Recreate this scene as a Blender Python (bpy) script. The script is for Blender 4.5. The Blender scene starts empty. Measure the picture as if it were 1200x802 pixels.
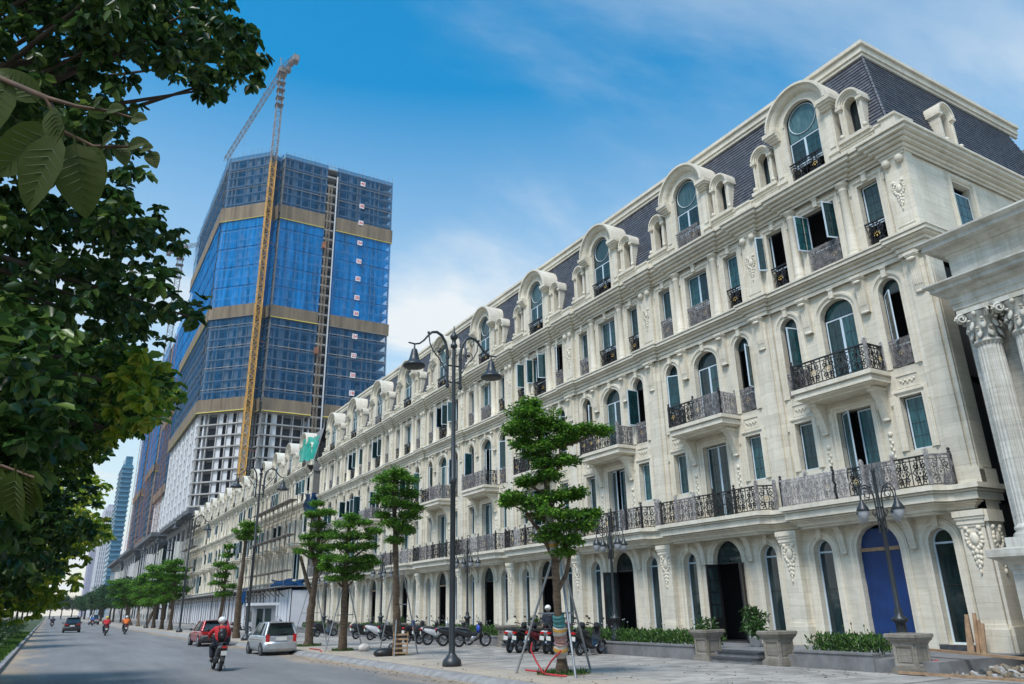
import bpy, math, random
import numpy as np
from mathutils import Vector, Matrix
from math import pi, sin, cos, radians, sqrt

random.seed(7)
rng = np.random.default_rng(7)
scene = bpy.context.scene
COL = scene.collection

# ---------------------------------------------------------------- camera
F_PX, PITCH, ROLL, YAW, EYE = 869.2, 0.3416, -0.02126, 0.5382, 2.0
fwd = Vector((sin(YAW) * cos(PITCH), cos(YAW) * cos(PITCH), sin(PITCH)))
rgt0 = Vector((cos(YAW), -sin(YAW), 0)); up0 = rgt0.cross(fwd)
rgt = cos(ROLL) * rgt0 + sin(ROLL) * up0
upv = rgt.cross(fwd)
cam_data = bpy.data.cameras.new('camera')
cam = bpy.data.objects.new('camera', cam_data); COL.objects.link(cam)
m = Matrix((rgt, upv, -fwd)).transposed().to_4x4(); m.translation = Vector((0, 0, EYE))
cam.matrix_world = m
cam_data.sensor_width = 36.0; cam_data.lens = F_PX / 1200 * 36.0
cam_data.clip_start = 0.05; cam_data.clip_end = 6000
scene.camera = cam

def at(px, py, dist):
    """point seen at pixel (px,py) of the 1200x802 photograph, dist metres along the view axis"""
    return Vector((0, 0, EYE)) + (fwd + rgt * ((px - 600) / F_PX) - upv * ((py - 401) / F_PX)) * dist

def depth(p):
    return (Vector(p) - Vector((0, 0, EYE))).dot(fwd)

# ---------------------------------------------------------------- light
SUN_EL, SUN_AZ = radians(57), radians(-122)     # azimuth measured from +Y towards +X
world = bpy.data.worlds.new('World'); scene.world = world
world.use_nodes = True
nt = world.node_tree; nt.nodes.clear()
N = nt.nodes.new; Lk = nt.links.new
out = N('ShaderNodeOutputWorld'); bg = N('ShaderNodeBackground')
sky = N('ShaderNodeTexSky'); sky.sky_type = 'NISHITA'; sky.sun_disc = False
sky.sun_elevation = SUN_EL; sky.sun_rotation = SUN_AZ
sky.altitude = 100; sky.air_density = 1.4; sky.dust_density = 0.6; sky.ozone_density = 2.2
hsv = N('ShaderNodeHueSaturation'); hsv.inputs['Saturation'].default_value = 1.75; hsv.inputs['Value'].default_value = 1.38
hsv.inputs['Hue'].default_value = 0.487
Lk(sky.outputs['Color'], hsv.inputs['Color'])
geo = N('ShaderNodeTexCoord')
sep = N('ShaderNodeSeparateXYZ'); Lk(geo.outputs['Generated'], sep.inputs[0])
# clouds: noise laid out on a plane high above the ground
addz = N('ShaderNodeMath'); addz.operation = 'ADD'; addz.inputs[1].default_value = 0.12
mx = N('ShaderNodeMath'); mx.operation = 'MAXIMUM'; mx.inputs[1].default_value = 0.02
Lk(sep.outputs['Z'], mx.inputs[0]); Lk(mx.outputs[0], addz.inputs[0])
dx = N('ShaderNodeMath'); dx.operation = 'DIVIDE'; Lk(sep.outputs['X'], dx.inputs[0]); Lk(addz.outputs[0], dx.inputs[1])
dy = N('ShaderNodeMath'); dy.operation = 'DIVIDE'; Lk(sep.outputs['Y'], dy.inputs[0]); Lk(addz.outputs[0], dy.inputs[1])
cmb = N('ShaderNodeCombineXYZ'); Lk(dx.outputs[0], cmb.inputs[0]); Lk(dy.outputs[0], cmb.inputs[1])
mp = N('ShaderNodeMapping'); mp.inputs['Rotation'].default_value = (0, 0, radians(38)); mp.inputs['Scale'].default_value = (0.6, 1.05, 1)
mp.inputs['Location'].default_value = (11.7, 9.4, 0)
Lk(cmb.outputs[0], mp.inputs[0])
n1 = N('ShaderNodeTexNoise'); n1.inputs['Scale'].default_value = 0.9; n1.inputs['Detail'].default_value = 9; n1.inputs['Roughness'].default_value = 0.58; n1.inputs['Distortion'].default_value = 0.35
Lk(mp.outputs[0], n1.inputs['Vector'])
r1 = N('ShaderNodeValToRGB'); r1.color_ramp.elements[0].position = 0.47; r1.color_ramp.elements[1].position = 0.70
r1.color_ramp.interpolation = 'EASE'
Lk(n1.outputs['Fac'], r1.inputs[0])
# thin veil that thickens towards the horizon
r2 = N('ShaderNodeValToRGB'); e = r2.color_ramp.elements
e[0].position = 0.0; e[0].color = (0.93,) * 3 + (1,)
e[1].position = 0.62; e[1].color = (0.0,) * 3 + (1,)
for p, v in ((0.10, 0.9), (0.22, 0.78), (0.34, 0.64), (0.47, 0.36)):
    q = e.new(p); q.color = (v, v, v, 1)
Lk(sep.outputs['Z'], r2.inputs[0])
veil = N('ShaderNodeMath'); veil.operation = 'MULTIPLY'; veil.inputs[1].default_value = 0.80; Lk(r2.outputs[0], veil.inputs[0])
r3 = N('ShaderNodeValToRGB'); q3 = r3.color_ramp.elements; q3[0].position = 0.40; q3[0].color = (0.95, 0.95, 0.95, 1); q3[1].position = 0.62; q3[1].color = (0.42, 0.42, 0.42, 1); Lk(sep.outputs['Z'], r3.inputs[0])
cl = N('ShaderNodeMath'); cl.operation = 'MULTIPLY'; Lk(r3.outputs[0], cl.inputs[1]); Lk(r1.outputs[0], cl.inputs[0])
tot = N('ShaderNodeMath'); tot.operation = 'ADD'; tot.use_clamp = True; Lk(veil.outputs[0], tot.inputs[0]); Lk(cl.outputs[0], tot.inputs[1])
mix = N('ShaderNodeMixRGB'); Lk(tot.outputs[0], mix.inputs[0]); Lk(hsv.outputs[0], mix.inputs[1])
mix.inputs[2].default_value = (6.2, 6.6, 6.8, 1)
Lk(mix.outputs[0], bg.inputs['Color']); bg.inputs['Strength'].default_value = 0.13
Lk(bg.outputs[0], out.inputs[0])

sd = bpy.data.lights.new('sun', 'SUN'); sd.energy = 3.6; sd.angle = radians(18); sd.color = (1.0, 0.96, 0.9)
sun = bpy.data.objects.new('sun', sd); COL.objects.link(sun)
sdir = Vector((sin(SUN_AZ) * cos(SUN_EL), cos(SUN_AZ) * cos(SUN_EL), sin(SUN_EL)))
sun.rotation_euler = sdir.to_track_quat('Z', 'Y').to_euler()
sun.location = (-40, -40, 80)
scene.view_settings.view_transform = 'Standard'; scene.view_settings.look = 'None'
scene.view_settings.exposure = 0.13; scene.view_settings.gamma = 1.0

# ---------------------------------------------------------------- object helpers
def tag(o, label=None, cat=None, group=None, kind=None):
    if label: o['label'] = label
    if cat: o['category'] = cat
    if group: o['group'] = group
    if kind: o['kind'] = kind
    return o

def thing(name, label, cat, loc=(0, 0, 0), rz=0.0, group=None):
    o = bpy.data.objects.new(name, None); COL.objects.link(o)
    o.location = loc; o.rotation_euler = (0, 0, rz); o.empty_display_size = 0.2
    return tag(o, label, cat, group)

def obj(name, mesh, parent=None, loc=(0, 0, 0), rot=(0, 0, 0)):
    o = bpy.data.objects.new(name, mesh); COL.objects.link(o)
    o.location = loc; o.rotation_euler = rot
    if parent: o.parent = parent
    return o

def kids(o):
    return [c for c in KID.get(o.name, [])]
def copy_tree(o, parent=None, loc=None, _top=True):
    c = o.copy(); COL.objects.link(c)
    if parent: c.parent = parent
    if loc is not None: c.location = loc
    for ch in list(o.children):
        copy_tree(ch, c, None, False)
    return c

class MB:
    """collects polygons with material slots and builds one mesh"""
    def __init__(s): s.v = []; s.f = []; s.mi = []; s.sm = []; s.mats = []
    def slot(s, mat):
        if mat not in s.mats: s.mats.append(mat)
        return s.mats.index(mat)
    def face(s, pts, mat, smooth=False):
        b = len(s.v); s.v.extend([tuple(p) for p in pts]); s.f.append(tuple(range(b, b + len(pts))))
        s.mi.append(s.slot(mat)); s.sm.append(smooth)
    def grid(s, rows, mat, smooth=False, closed=False):
        b = len(s.v); n = len(rows[0]); k = s.slot(mat)
        for r in rows: s.v.extend([tuple(p) for p in r])
        for i in range(len(rows) - 1):
            for j in range(n if closed else n - 1):
                j2 = (j + 1) % n
                s.f.append((b + i * n + j, b + i * n + j2, b + (i + 1) * n + j2, b + (i + 1) * n + j))
                s.mi.append(k); s.sm.append(smooth)
    def box(s, x0, x1, y0, y1, z0, z1, mat):
        b = len(s.v); k = s.slot(mat)
        s.v.extend([(x, y, z) for z in (z0, z1) for y in (y0, y1) for x in (x0, x1)])
        for q in ((0, 2, 3, 1), (4, 5, 7, 6), (0, 1, 5, 4), (2, 6, 7, 3), (0, 4, 6, 2), (1, 3, 7, 5)):
            s.f.append(tuple(b + i for i in q)); s.mi.append(k); s.sm.append(False)
    def fbox(s, a0, a1, d0, d1, z0, z1, mat):       # facade box: a along facade, d outwards
        s.box(-d1, -d0, a0, a1, z0, z1, mat)
    def tube(s, pts, r, mat, n=5, cap=True, smooth=True):
        pts = [Vector(p) for p in pts]; m_ = len(pts)
        rs = r if isinstance(r, (list, tuple)) else [r] * m_
        rows = []; prev = None
        for i, p in enumerate(pts):
            t = (pts[min(i + 1, m_ - 1)] - pts[max(i - 1, 0)])
            if t.length < 1e-9: t = Vector((0, 0, 1))
            t.normalize()
            if prev is None:
                a = Vector((0, 0, 1)) if abs(t.z) < 0.9 else Vector((1, 0, 0))
                u = t.cross(a).normalized()
            else:
                u = (prev - t * prev.dot(t))
                u = u.normalized() if u.length > 1e-6 else t.orthogonal().normalized()
            prev = u; w = t.cross(u)
            rows.append([p + (u * cos(2 * pi * k / n) + w * sin(2 * pi * k / n)) * rs[i] for k in range(n)])
        s.grid(rows, mat, smooth, True)
        if cap: s.face(rows[0][::-1], mat); s.face(rows[-1], mat)
    def bar(s, p, q, w, mat, n=4):
        s.tube([p, q], w, mat, n, False, False)
    def lathe(s, prof, mat, cx=0, cy=0, n=12, smooth=True, sy=1.0, ph=0.0, arc=1.0):
        rows = []
        for r, z in prof:
            rows.append([(cx + r * cos(ph + arc * 2 * pi * k / n), cy + sy * r * sin(ph + arc * 2 * pi * k / n), z) for k in range(n if arc == 1.0 else n + 1)])
        s.grid(rows, mat, smooth, arc == 1.0)
    def ell(s, c, r, mat, n=8, k=5, rot=None):
        rows = []
        for i in range(k + 1):
            t = -pi / 2 + pi * i / k; row = []
            for j in range(n):
                p = Vector((r[0] * cos(t) * cos(2 * pi * j / n), r[1] * cos(t) * sin(2 * pi * j / n), r[2] * sin(t)))
                if rot: p = rot @ p
                row.append(Vector(c) + p)
            rows.append(row)
        s.grid(rows, mat, True, True)
    def sweep(s, path, prof, mapf, mat, closed=False, smooth=False, ends=True):
        n = len(path); P = [Vector((p[0], p[1])) for p in path]; nr = []
        segs = []
        for i in range(n if closed else n - 1):
            d = (P[(i + 1) % n] - P[i]); d.normalize(); segs.append(Vector((-d.y, d.x)))
        for i in range(n):
            if closed: n1_, n2_ = segs[i - 1], segs[i]
            else: n1_, n2_ = segs[max(i - 1, 0)], segs[min(i, n - 2)]
            k = 1 + n1_.dot(n2_)
            nr.append((n1_ + n2_) / max(k, 0.25))
        rows = [[mapf(P[i].x + nr[i].x * o_, P[i].y + nr[i].y * o_, h) for (o_, h) in prof] for i in range(n)]
        if closed: rows.append(rows[0])
        s.grid(rows, mat, smooth, False)
        if ends and not closed and len(prof) > 2:
            s.face(rows[0], mat); s.face(rows[-1], mat)
    def prism(s, poly, z0, z1, mat, top=True, bot=True):
        lo = [(x, y, z0) for x, y in poly]; hi = [(x, y, z1) for x, y in poly]
        s.grid([lo, hi], mat, False, True)
        if top: s.face(hi, mat)
        if bot: s.face(lo[::-1], mat)
    def add(s, other, M=None):
        b = len(s.v)
        s.v.extend([tuple(M @ Vector(p)) if M else p for p in other.v])
        for f, mi, sm in zip(other.f, other.mi, other.sm):
            s.f.append(tuple(b + i for i in f)); s.mi.append(s.slot(other.mats[mi])); s.sm.append(sm)
        return s
    def mesh(s, name):
        me = bpy.data.meshes.new(name); me.from_pydata(s.v, [], s.f)
        for mt in s.mats: me.materials.append(mt)
        me.polygons.foreach_set('material_index', s.mi); me.polygons.foreach_set('use_smooth', s.sm)
        me.update(); return me
    def build(s, name, parent=None, loc=(0, 0, 0), rot=(0, 0, 0)):
        return obj(name, s.mesh(name), parent, loc, rot)

def fast_mesh(name, V, Q, mats, mi=None):
    me = bpy.data.meshes.new(name); V = np.asarray(V, np.float32); Q = np.asarray(Q, np.int32); k = Q.shape[1]
    me.vertices.add(len(V)); me.vertices.foreach_set('co', V.ravel())
    me.loops.add(Q.size); me.loops.foreach_set('vertex_index', Q.ravel())
    me.polygons.add(len(Q)); me.polygons.foreach_set('loop_start', np.arange(0, Q.size, k, dtype=np.int32))
    me.polygons.foreach_set('loop_total', np.full(len(Q), k, np.int32))
    for mt in mats: me.materials.append(mt)
    if mi is not None: me.polygons.foreach_set('material_index', np.asarray(mi, np.int32))
    me.update(calc_edges=True); return me

# ---------------------------------------------------------------- materials
def nodes_of(name):
    mt = bpy.data.materials.new(name); mt.use_nodes = True; t = mt.node_tree
    return mt, t, t.nodes['Principled BSDF']

def simple(name, col, rough=0.6, metal=0.0, var=0.12, scale=3.0, bump=0.0, bscale=20.0, spec=0.5, stretch=None):
    mt, t, b = nodes_of(name); N = t.nodes.new; L = t.links.new
    b.inputs['Roughness'].default_value = rough; b.inputs['Metallic'].default_value = metal
    b.inputs['Specular IOR Level'].default_value = spec
    g = N('ShaderNodeNewGeometry')
    src = g.outputs['Position']
    if stretch:
        mp = N('ShaderNodeMapping'); mp.inputs['Scale'].default_value = stretch; L(src, mp.inputs[0]); src = mp.outputs[0]
    if var > 0:
        n = N('ShaderNodeTexNoise'); n.inputs['Scale'].default_value = scale; n.inputs['Detail'].default_value = 6; n.inputs['Roughness'].default_value = 0.6
        L(src, n.inputs['Vector'])
        r = N('ShaderNodeValToRGB'); r.color_ramp.elements[0].position = 0.3; r.color_ramp.elements[1].position = 0.7
        r.color_ramp.elements[0].color = tuple(c * (1 - var) for c in col) + (1,); r.color_ramp.elements[1].color = tuple(min(1, c * (1 + var)) for c in col) + (1,)
        L(n.outputs['Fac'], r.inputs[0]); L(r.outputs[0], b.inputs['Base Color'])
    else: b.inputs['Base Color'].default_value = tuple(col) + (1,)
    if bump > 0:
        n2 = N('ShaderNodeTexNoise'); n2.inputs['Scale'].default_value = bscale; n2.inputs['Detail'].default_value = 5; L(src, n2.inputs['Vector'])
        bp = N('ShaderNodeBump'); bp.inputs['Strength'].default_value = bump; bp.inputs['Distance'].default_value = 0.02
        L(n2.outputs['Fac'], bp.inputs['Height']); L(bp.outputs[0], b.inputs['Normal'])
    return mt

def stone(name, c1, c2, joint=0.80, bw=0.9, bh=0.45, streak=0.16):
    """travertine cladding: horizontal veining, thin joints, grime that runs down"""
    mt, t, b = nodes_of(name); N = t.nodes.new; L = t.links.new
    b.inputs['Roughness'].default_value = 0.62; b.inputs['Specular IOR Level'].default_value = 0.35
    g = N('ShaderNodeNewGeometry'); sp = N('ShaderNodeSeparateXYZ'); L(g.outputs['Position'], sp.inputs[0])
    ad = N('ShaderNodeMath'); ad.operation = 'ADD'; L(sp.outputs['X'], ad.inputs[0]); L(sp.outputs['Y'], ad.inputs[1])
    cb = N('ShaderNodeCombineXYZ'); L(ad.outputs[0], cb.inputs[0]); L(sp.outputs['Z'], cb.inputs[1])
    br = N('ShaderNodeTexBrick'); br.inputs['Scale'].default_value = 1.0; br.inputs['Brick Width'].default_value = bw; br.inputs['Row Height'].default_value = bh
    br.inputs['Mortar Size'].default_value = 0.009; br.inputs['Mortar Smooth'].default_value = 0.3
    br.inputs['Color1'].default_value = (0.92, 0.92, 0.915, 1); br.inputs['Color2'].default_value = (1.05, 1.045, 1.03, 1); br.inputs['Mortar'].default_value = (joint, joint * 0.98, joint * 0.94, 1)
    L(cb.outputs[0], br.inputs['Vector'])
    mp = N('ShaderNodeMapping'); mp.inputs['Scale'].default_value = (1.6, 1.6, 13); L(g.outputs['Position'], mp.inputs[0])
    n1 = N('ShaderNodeTexNoise'); n1.inputs['Scale'].default_value = 0.8; n1.inputs['Detail'].default_value = 7; n1.inputs['Roughness'].default_value = 0.65; n1.inputs['Distortion'].default_value = 0.5; L(mp.outputs[0], n1.inputs['Vector'])
    r1 = N('ShaderNodeValToRGB'); r1.color_ramp.elements[0].position = 0.36; r1.color_ramp.elements[1].position = 0.62
    r1.color_ramp.elements[0].color = c2 + (1,); r1.color_ramp.elements[1].color = c1 + (1,); L(n1.outputs['Fac'], r1.inputs[0])
    mu = N('ShaderNodeMixRGB'); mu.blend_type = 'MULTIPLY'; mu.inputs[0].default_value = 1; L(r1.outputs[0], mu.inputs[1]); L(br.outputs['Color'], mu.inputs[2])
    mp2 = N('ShaderNodeMapping'); mp2.inputs['Scale'].default_value = (2.2, 2.2, 0.28); L(g.outputs['Position'], mp2.inputs[0])
    n2 = N('ShaderNodeTexNoise'); n2.inputs['Scale'].default_value = 1.3; n2.inputs['Detail'].default_value = 8; n2.inputs['Roughness'].default_value = 0.7; L(mp2.outputs[0], n2.inputs['Vector'])
    r2 = N('ShaderNodeValToRGB'); r2.color_ramp.elements[0].position = 0.34; r2.color_ramp.elements[1].position = 0.6
    r2.color_ramp.elements[0].color = (1 - streak * 1.7, 1 - streak * 1.9, 1 - streak * 2.3, 1); r2.color_ramp.elements[1].color = (1, 1, 1, 1); L(n2.outputs['Fac'], r2.inputs[0])
    mu2 = N('ShaderNodeMixRGB'); mu2.blend_type = 'MULTIPLY'; mu2.inputs[0].default_value = 1; L(mu.outputs[0], mu2.inputs[1]); L(r2.outputs[0], mu2.inputs[2])
    ao = N('ShaderNodeMixRGB'); ao.blend_type = 'MULTIPLY'; ao.inputs[0].default_value = 0
    L(mu2.outputs[0], b.inputs['Base Color'])
    n3 = N('ShaderNodeTexNoise'); n3.inputs['Scale'].default_value = 30; n3.inputs['Detail'].default_value = 4; L(mp.outputs[0], n3.inputs['Vector'])
    bp = N('ShaderNodeBump'); bp.inputs['Strength'].default_value = 0.25; bp.inputs['Distance'].default_value = 0.02; L(n3.outputs['Fac'], bp.inputs['Height'])
    bp2 = N('ShaderNodeBump'); bp2.inputs['Strength'].default_value = 0.5; bp2.inputs['Distance'].default_value = 0.01; bp2.invert = True; L(br.outputs['Fac'], bp2.inputs['Height']); L(bp.outputs[0], bp2.inputs['Normal'])
    L(bp2.outputs[0], b.inputs['Normal'])
    return mt

def glass_mat(name, ca, cb_, rough=0.08, sc=(9, 9, 1.6)):
    mt, t, b = nodes_of(name); N = t.nodes.new; L = t.links.new
    g = N('ShaderNodeNewGeometry'); mp = N('ShaderNodeMapping'); mp.inputs['Scale'].default_value = sc; L(g.outputs['Position'], mp.inputs[0])
    n = N('ShaderNodeTexNoise'); n.inputs['Scale'].default_value = 1.0; n.inputs['Detail'].default_value = 5; n.inputs['Roughness'].default_value = 0.7; n.inputs['Distortion'].default_value = 0.6; L(mp.outputs[0], n.inputs['Vector'])
    r = N('ShaderNodeValToRGB'); r.color_ramp.elements[0].position = 0.38; r.color_ramp.elements[1].position = 0.72
    r.color_ramp.elements[0].color = ca + (1,); r.color_ramp.elements[1].color = cb_ + (1,); L(n.outputs['Fac'], r.inputs[0])
    oi = N('ShaderNodeObjectInfo'); mr = N('ShaderNodeMapRange'); mr.inputs['To Min'].default_value = 0.45; mr.inputs['To Max'].default_value = 1.6; L(oi.outputs['Random'], mr.inputs[0]); vm = N('ShaderNodeVectorMath'); vm.operation = 'SCALE'; L(r.outputs[0], vm.inputs[0]); L(mr.outputs[0], vm.inputs['Scale'])
    L(vm.outputs[0], b.inputs['Base Color']); b.inputs['Roughness'].default_value = rough; b.inputs['Specular IOR Level'].default_value = 0.55
    n2 = N('ShaderNodeTexNoise'); n2.inputs['Scale'].default_value = 1.2; L(g.outputs['Position'], n2.inputs['Vector'])
    bp = N('ShaderNodeBump'); bp.inputs['Strength'].default_value = 0.12; bp.inputs['Distance'].default_value = 0.05; L(n2.outputs['Fac'], bp.inputs['Height']); L(bp.outputs[0], b.inputs['Normal'])
    return mt

def net_mat(name, col, alpha, fine=(1.6, 1.6, 0.12)):
    mt = bpy.data.materials.new(name); mt.use_nodes = True; t = mt.node_tree; t.nodes.clear(); N = t.nodes.new; L = t.links.new
    o = N('ShaderNodeOutputMaterial'); mxs = N('ShaderNodeMixShader'); tr = N('ShaderNodeBsdfTransparent'); df = N('ShaderNodeBsdfDiffuse')
    g = N('ShaderNodeNewGeometry'); mp = N('ShaderNodeMapping'); mp.inputs['Scale'].default_value = fine; L(g.outputs['Position'], mp.inputs[0])
    n = N('ShaderNodeTexNoise'); n.inputs['Scale'].default_value = 1; n.inputs['Detail'].default_value = 6; n.inputs['Roughness'].default_value = 0.65; L(mp.outputs[0], n.inputs['Vector'])
    r = N('ShaderNodeValToRGB'); r.color_ramp.elements[0].position = 0.3; r.color_ramp.elements[1].position = 0.7
    r.color_ramp.elements[0].color = tuple(c * 0.62 for c in col) + (1,); r.color_ramp.elements[1].color = tuple(min(1, c * 1.35) for c in col) + (1,)
    L(n.outputs['Fac'], r.inputs[0]); L(r.outputs[0], df.inputs['Color'])
    mr = N('ShaderNodeMapRange'); mr.inputs['From Min'].default_value = 0.3; mr.inputs['From Max'].default_value = 0.7
    mr.inputs['To Min'].default_value = max(0, alpha - 0.12); mr.inputs['To Max'].default_value = min(1, alpha + 0.12); L(n.outputs['Fac'], mr.inputs[0])
    L(mr.outputs[0], mxs.inputs[0]); L(tr.outputs[0], mxs.inputs[1]); L(df.outputs[0], mxs.inputs[2]); L(mxs.outputs[0], o.inputs[0])
    return mt

def leaf_mat(name, cols, rough=0.5, trans=0.35):
    mt = bpy.data.materials.new(name); mt.use_nodes = True; t = mt.node_tree; N = t.nodes.new; L = t.links.new
    b = t.nodes['Principled BSDF']; o = t.nodes['Material Output']
    g = N('ShaderNodeNewGeometry'); r = N('ShaderNodeValToRGB'); r.color_ramp.interpolation = 'LINEAR'
    e = r.color_ramp.elements; e[0].position = 0; e[0].color = cols[0] + (1,); e[1].position = 1; e[1].color = cols[-1] + (1,)
    for i, c in enumerate(cols[1:-1]):
        q = e.new((i + 1) / (len(cols) - 1)); q.color = c + (1,)
    L(g.outputs['Random Per Island'], r.inputs[0])
    n = N('ShaderNodeTexNoise'); n.inputs['Scale'].default_value = 0.9; n.inputs['Detail'].default_value = 2; L(g.outputs['Position'], n.inputs['Vector'])
    mr = N('ShaderNodeMapRange'); mr.inputs['To Min'].default_value = 0.6; mr.inputs['To Max'].default_value = 1.4; L(n.outputs['Fac'], mr.inputs[0])
    mu = N('ShaderNodeVectorMath'); mu.operation = 'SCALE'; L(r.outputs[0], mu.inputs[0]); L(mr.outputs[0], mu.inputs['Scale'])
    L(mu.outputs[0], b.inputs['Base Color']); b.inputs['Roughness'].default_value = rough; b.inputs['Specular IOR Level'].default_value = 0.4
    tl = N('ShaderNodeBsdfTranslucent'); L(mu.outputs[0], tl.inputs['Color'])
    ms = N('ShaderNodeMixShader'); ms.inputs[0].default_value = trans; L(b.outputs[0], ms.inputs[1]); L(tl.outputs[0], ms.inputs[2]); L(ms.outputs[0], o.inputs[0])
    return mt

STONE = stone('travertine', (0.70, 0.66, 0.565), (0.62, 0.575, 0.475), streak=0.08)
TRIM = stone('moulded_stone', (0.71, 0.67, 0.575), (0.635, 0.59, 0.495), joint=0.86, bw=1.2, bh=6.0, streak=0.085)
PORT = stone('pale_travertine', (0.60, 0.60, 0.56), (0.48, 0.47, 0.43), bw=1.1, bh=0.5)
WEATHER = stone('weathered_stone', (0.30, 0.275, 0.24), (0.20, 0.185, 0.16), joint=0.8, bw=3, bh=3, streak=0.2)
GREYREN = simple('grey_render', (0.20, 0.195, 0.18), 0.9, var=0.2, scale=0.8, bump=0.2)
DARKIN = simple('dark_interior', (0.018, 0.018, 0.02), 0.9, var=0.3, scale=0.6)  # near-black colour stands in for the unlit depth behind openings
GLASS = glass_mat('teal_glass', (0.004, 0.028, 0.035), (0.022, 0.088, 0.098))
GLASSD = glass_mat('dark_glass', (0.008, 0.018, 0.022), (0.03, 0.055, 0.06), 0.05, (3, 3, 0.9))
LUNETTE = glass_mat('pale_teal_glass', (0.035, 0.085, 0.095), (0.10, 0.18, 0.19), 0.12)
ALU = simple('pale_blue_frame', (0.50, 0.60, 0.68), 0.35, var=0.08)
BLACKF = simple('black_frame', (0.014, 0.014, 0.016), 0.4, var=0.1)
IRON = simple('black_iron', (0.012, 0.012, 0.014), 0.45, var=0.2)
GOLD = simple('gilding', (0.50, 0.34, 0.11), 0.4, metal=0.6, var=0.2)
WRAP = net_mat('dusty_plastic_wrap', (0.36, 0.345, 0.345), 0.27, (7, 7, 7))
WRAP2 = net_mat('torn_white_wrap', (0.5, 0.48, 0.47), 0.42, (8, 8, 6))
BLUES = simple('blue_sheet', (0.003, 0.028, 0.125), 0.55, var=0.25, scale=1.2, bump=0.6, bscale=2.2)
WOOD = simple('raw_timber', (0.32, 0.205, 0.12), 0.8, var=0.3, scale=5, bump=0.2)
LAMPM = simple('grey_lamp_paint', (0.022, 0.027, 0.031), 0.42, var=0.2, scale=4)
OPAL = simple('opal_glass', (0.34, 0.35, 0.37), 0.3, var=0.05)

def slate(name):
    mt, t, b = nodes_of(name); N = t.nodes.new; L = t.links.new
    g = N('ShaderNodeNewGeometry'); sp = N('ShaderNodeSeparateXYZ'); L(g.outputs['Position'], sp.inputs[0])
    ad = N('ShaderNodeMath'); ad.operation = 'ADD'; L(sp.outputs['X'], ad.inputs[0]); L(sp.outputs['Y'], ad.inputs[1])
    cb = N('ShaderNodeCombineXYZ'); L(ad.outputs[0], cb.inputs[0]); L(sp.outputs['Z'], cb.inputs[1])
    br = N('ShaderNodeTexBrick'); br.inputs['Scale'].default_value = 1; br.inputs['Brick Width'].default_value = 0.26; br.inputs['Row Height'].default_value = 0.165
    br.inputs['Mortar Size'].default_value = 0.012; br.inputs['Bias'].default_value = 0
    br.inputs['Color1'].default_value = (0.060, 0.066, 0.082, 1); br.inputs['Color2'].default_value = (0.118, 0.125, 0.148, 1); br.inputs['Mortar'].default_value = (0.02, 0.02, 0.027, 1)
    L(cb.outputs[0], br.inputs['Vector']); L(br.outputs['Color'], b.inputs['Base Color']); b.inputs['Roughness'].default_value = 0.55
    return mt
SLATE = slate('roof_slate')
# ================================================================ the stone terrace
FX, CORNER, BAYW = 24.0, 12.38, 6.92          # facade plane x, near corner y, width of one house
def fm(a, z, h): return (-h, a, z)             # in-plane path (a,z), h = outwards
def pm(a, d, z): return (-d, a, z)             # plan path (a,d)

def outline(w, zb, zs, zt, n=10):
    if zs is None: return [(-w / 2, zb), (-w / 2, zt), (w / 2, zt), (w / 2, zb)]
    P = [(-w / 2, zb), (-w / 2, zs)]
    for i in range(1, n):
        t = pi - pi * i / n; P.append((w / 2 * cos(t), zs + (zt - zs) * sin(t)))
    return P + [(w / 2, zs), (w / 2, zb)]

def wall_strip(a0, a1, z0, z1, ops, mat=None, reveal=0.34):
    """one storey of wall with real openings; ops = [(centre, w, zb, zs, zt)]"""
    mat = mat or STONE; b = MB(); x = a0
    for (c, w, zb, zs, zt) in sorted(ops):
        l, r = c - w / 2, c + w / 2
        b.face([fm(x, z0, 0), fm(l, z0, 0), fm(l, z1, 0), fm(x, z1, 0)], mat)
        if zb > z0: b.face([fm(l, z0, 0), fm(r, z0, 0), fm(r, zb, 0), fm(l, zb, 0)], mat)
        O = [(c + p, q) for p, q in outline(w, zb, zs, zt)]
        for (p, q), (p2, q2) in zip(O[1:-2], O[2:-1]):
            b.face([fm(p, q, 0), fm(p2, q2, 0), fm(p2, z1, 0), fm(p, z1, 0)], mat)
        b.grid([[fm(p, q, 0) for p, q in O], [fm(p, q, -reveal) for p, q in O]], mat)
        b.face([fm(l, zb, 0), fm(r, zb, 0), fm(r, zb, -reveal), fm(l, zb, -reveal)], mat)
        x = r
    b.face([fm(x, z0, 0), fm(a1, z0, 0), fm(a1, z1, 0), fm(x, z1, 0)], mat)
    return b

SUR = [(0, -0.01), (0, 0.05), (0.035, 0.05), (0.05, 0.085), (0.13, 0.085), (0.15, 0.045), (0.19, 0.045), (0.2, 0.0)]
def surround(w, zb, zs, zt, key=True, gap=0.1, k=1.0):
    b = MB(); O = outline(w + 2 * gap, zb, (zs if zs is None else zs), zt + gap, 14)
    b.sweep(O, [(n * k, h) for n, h in SUR], fm, TRIM)
    b.sweep(outline(w, zb, zs, zt, 14), [(0, -0.02), (0.0, 0.03), (gap, 0.03), (gap, 0.0)], fm, TRIM)
    if key:
        t = zt + gap
        b.fbox(-0.09, 0.09, 0, 0.15, t - 0.06, t + 0.26 * k, TRIM); b.fbox(-0.115, 0.115, 0, 0.18, t + 0.26 * k, t + 0.32 * k, TRIM)
    if zs is None:
        t = zt + gap
        for s in (-1, 1): b.fbox(s * (w / 2 + 0.27) - 0.06, s * (w / 2 + 0.27) + 0.06, 0, 0.06, t - 0.35, t - 0.05, TRIM)
    return b.mesh('window_surround')

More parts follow.
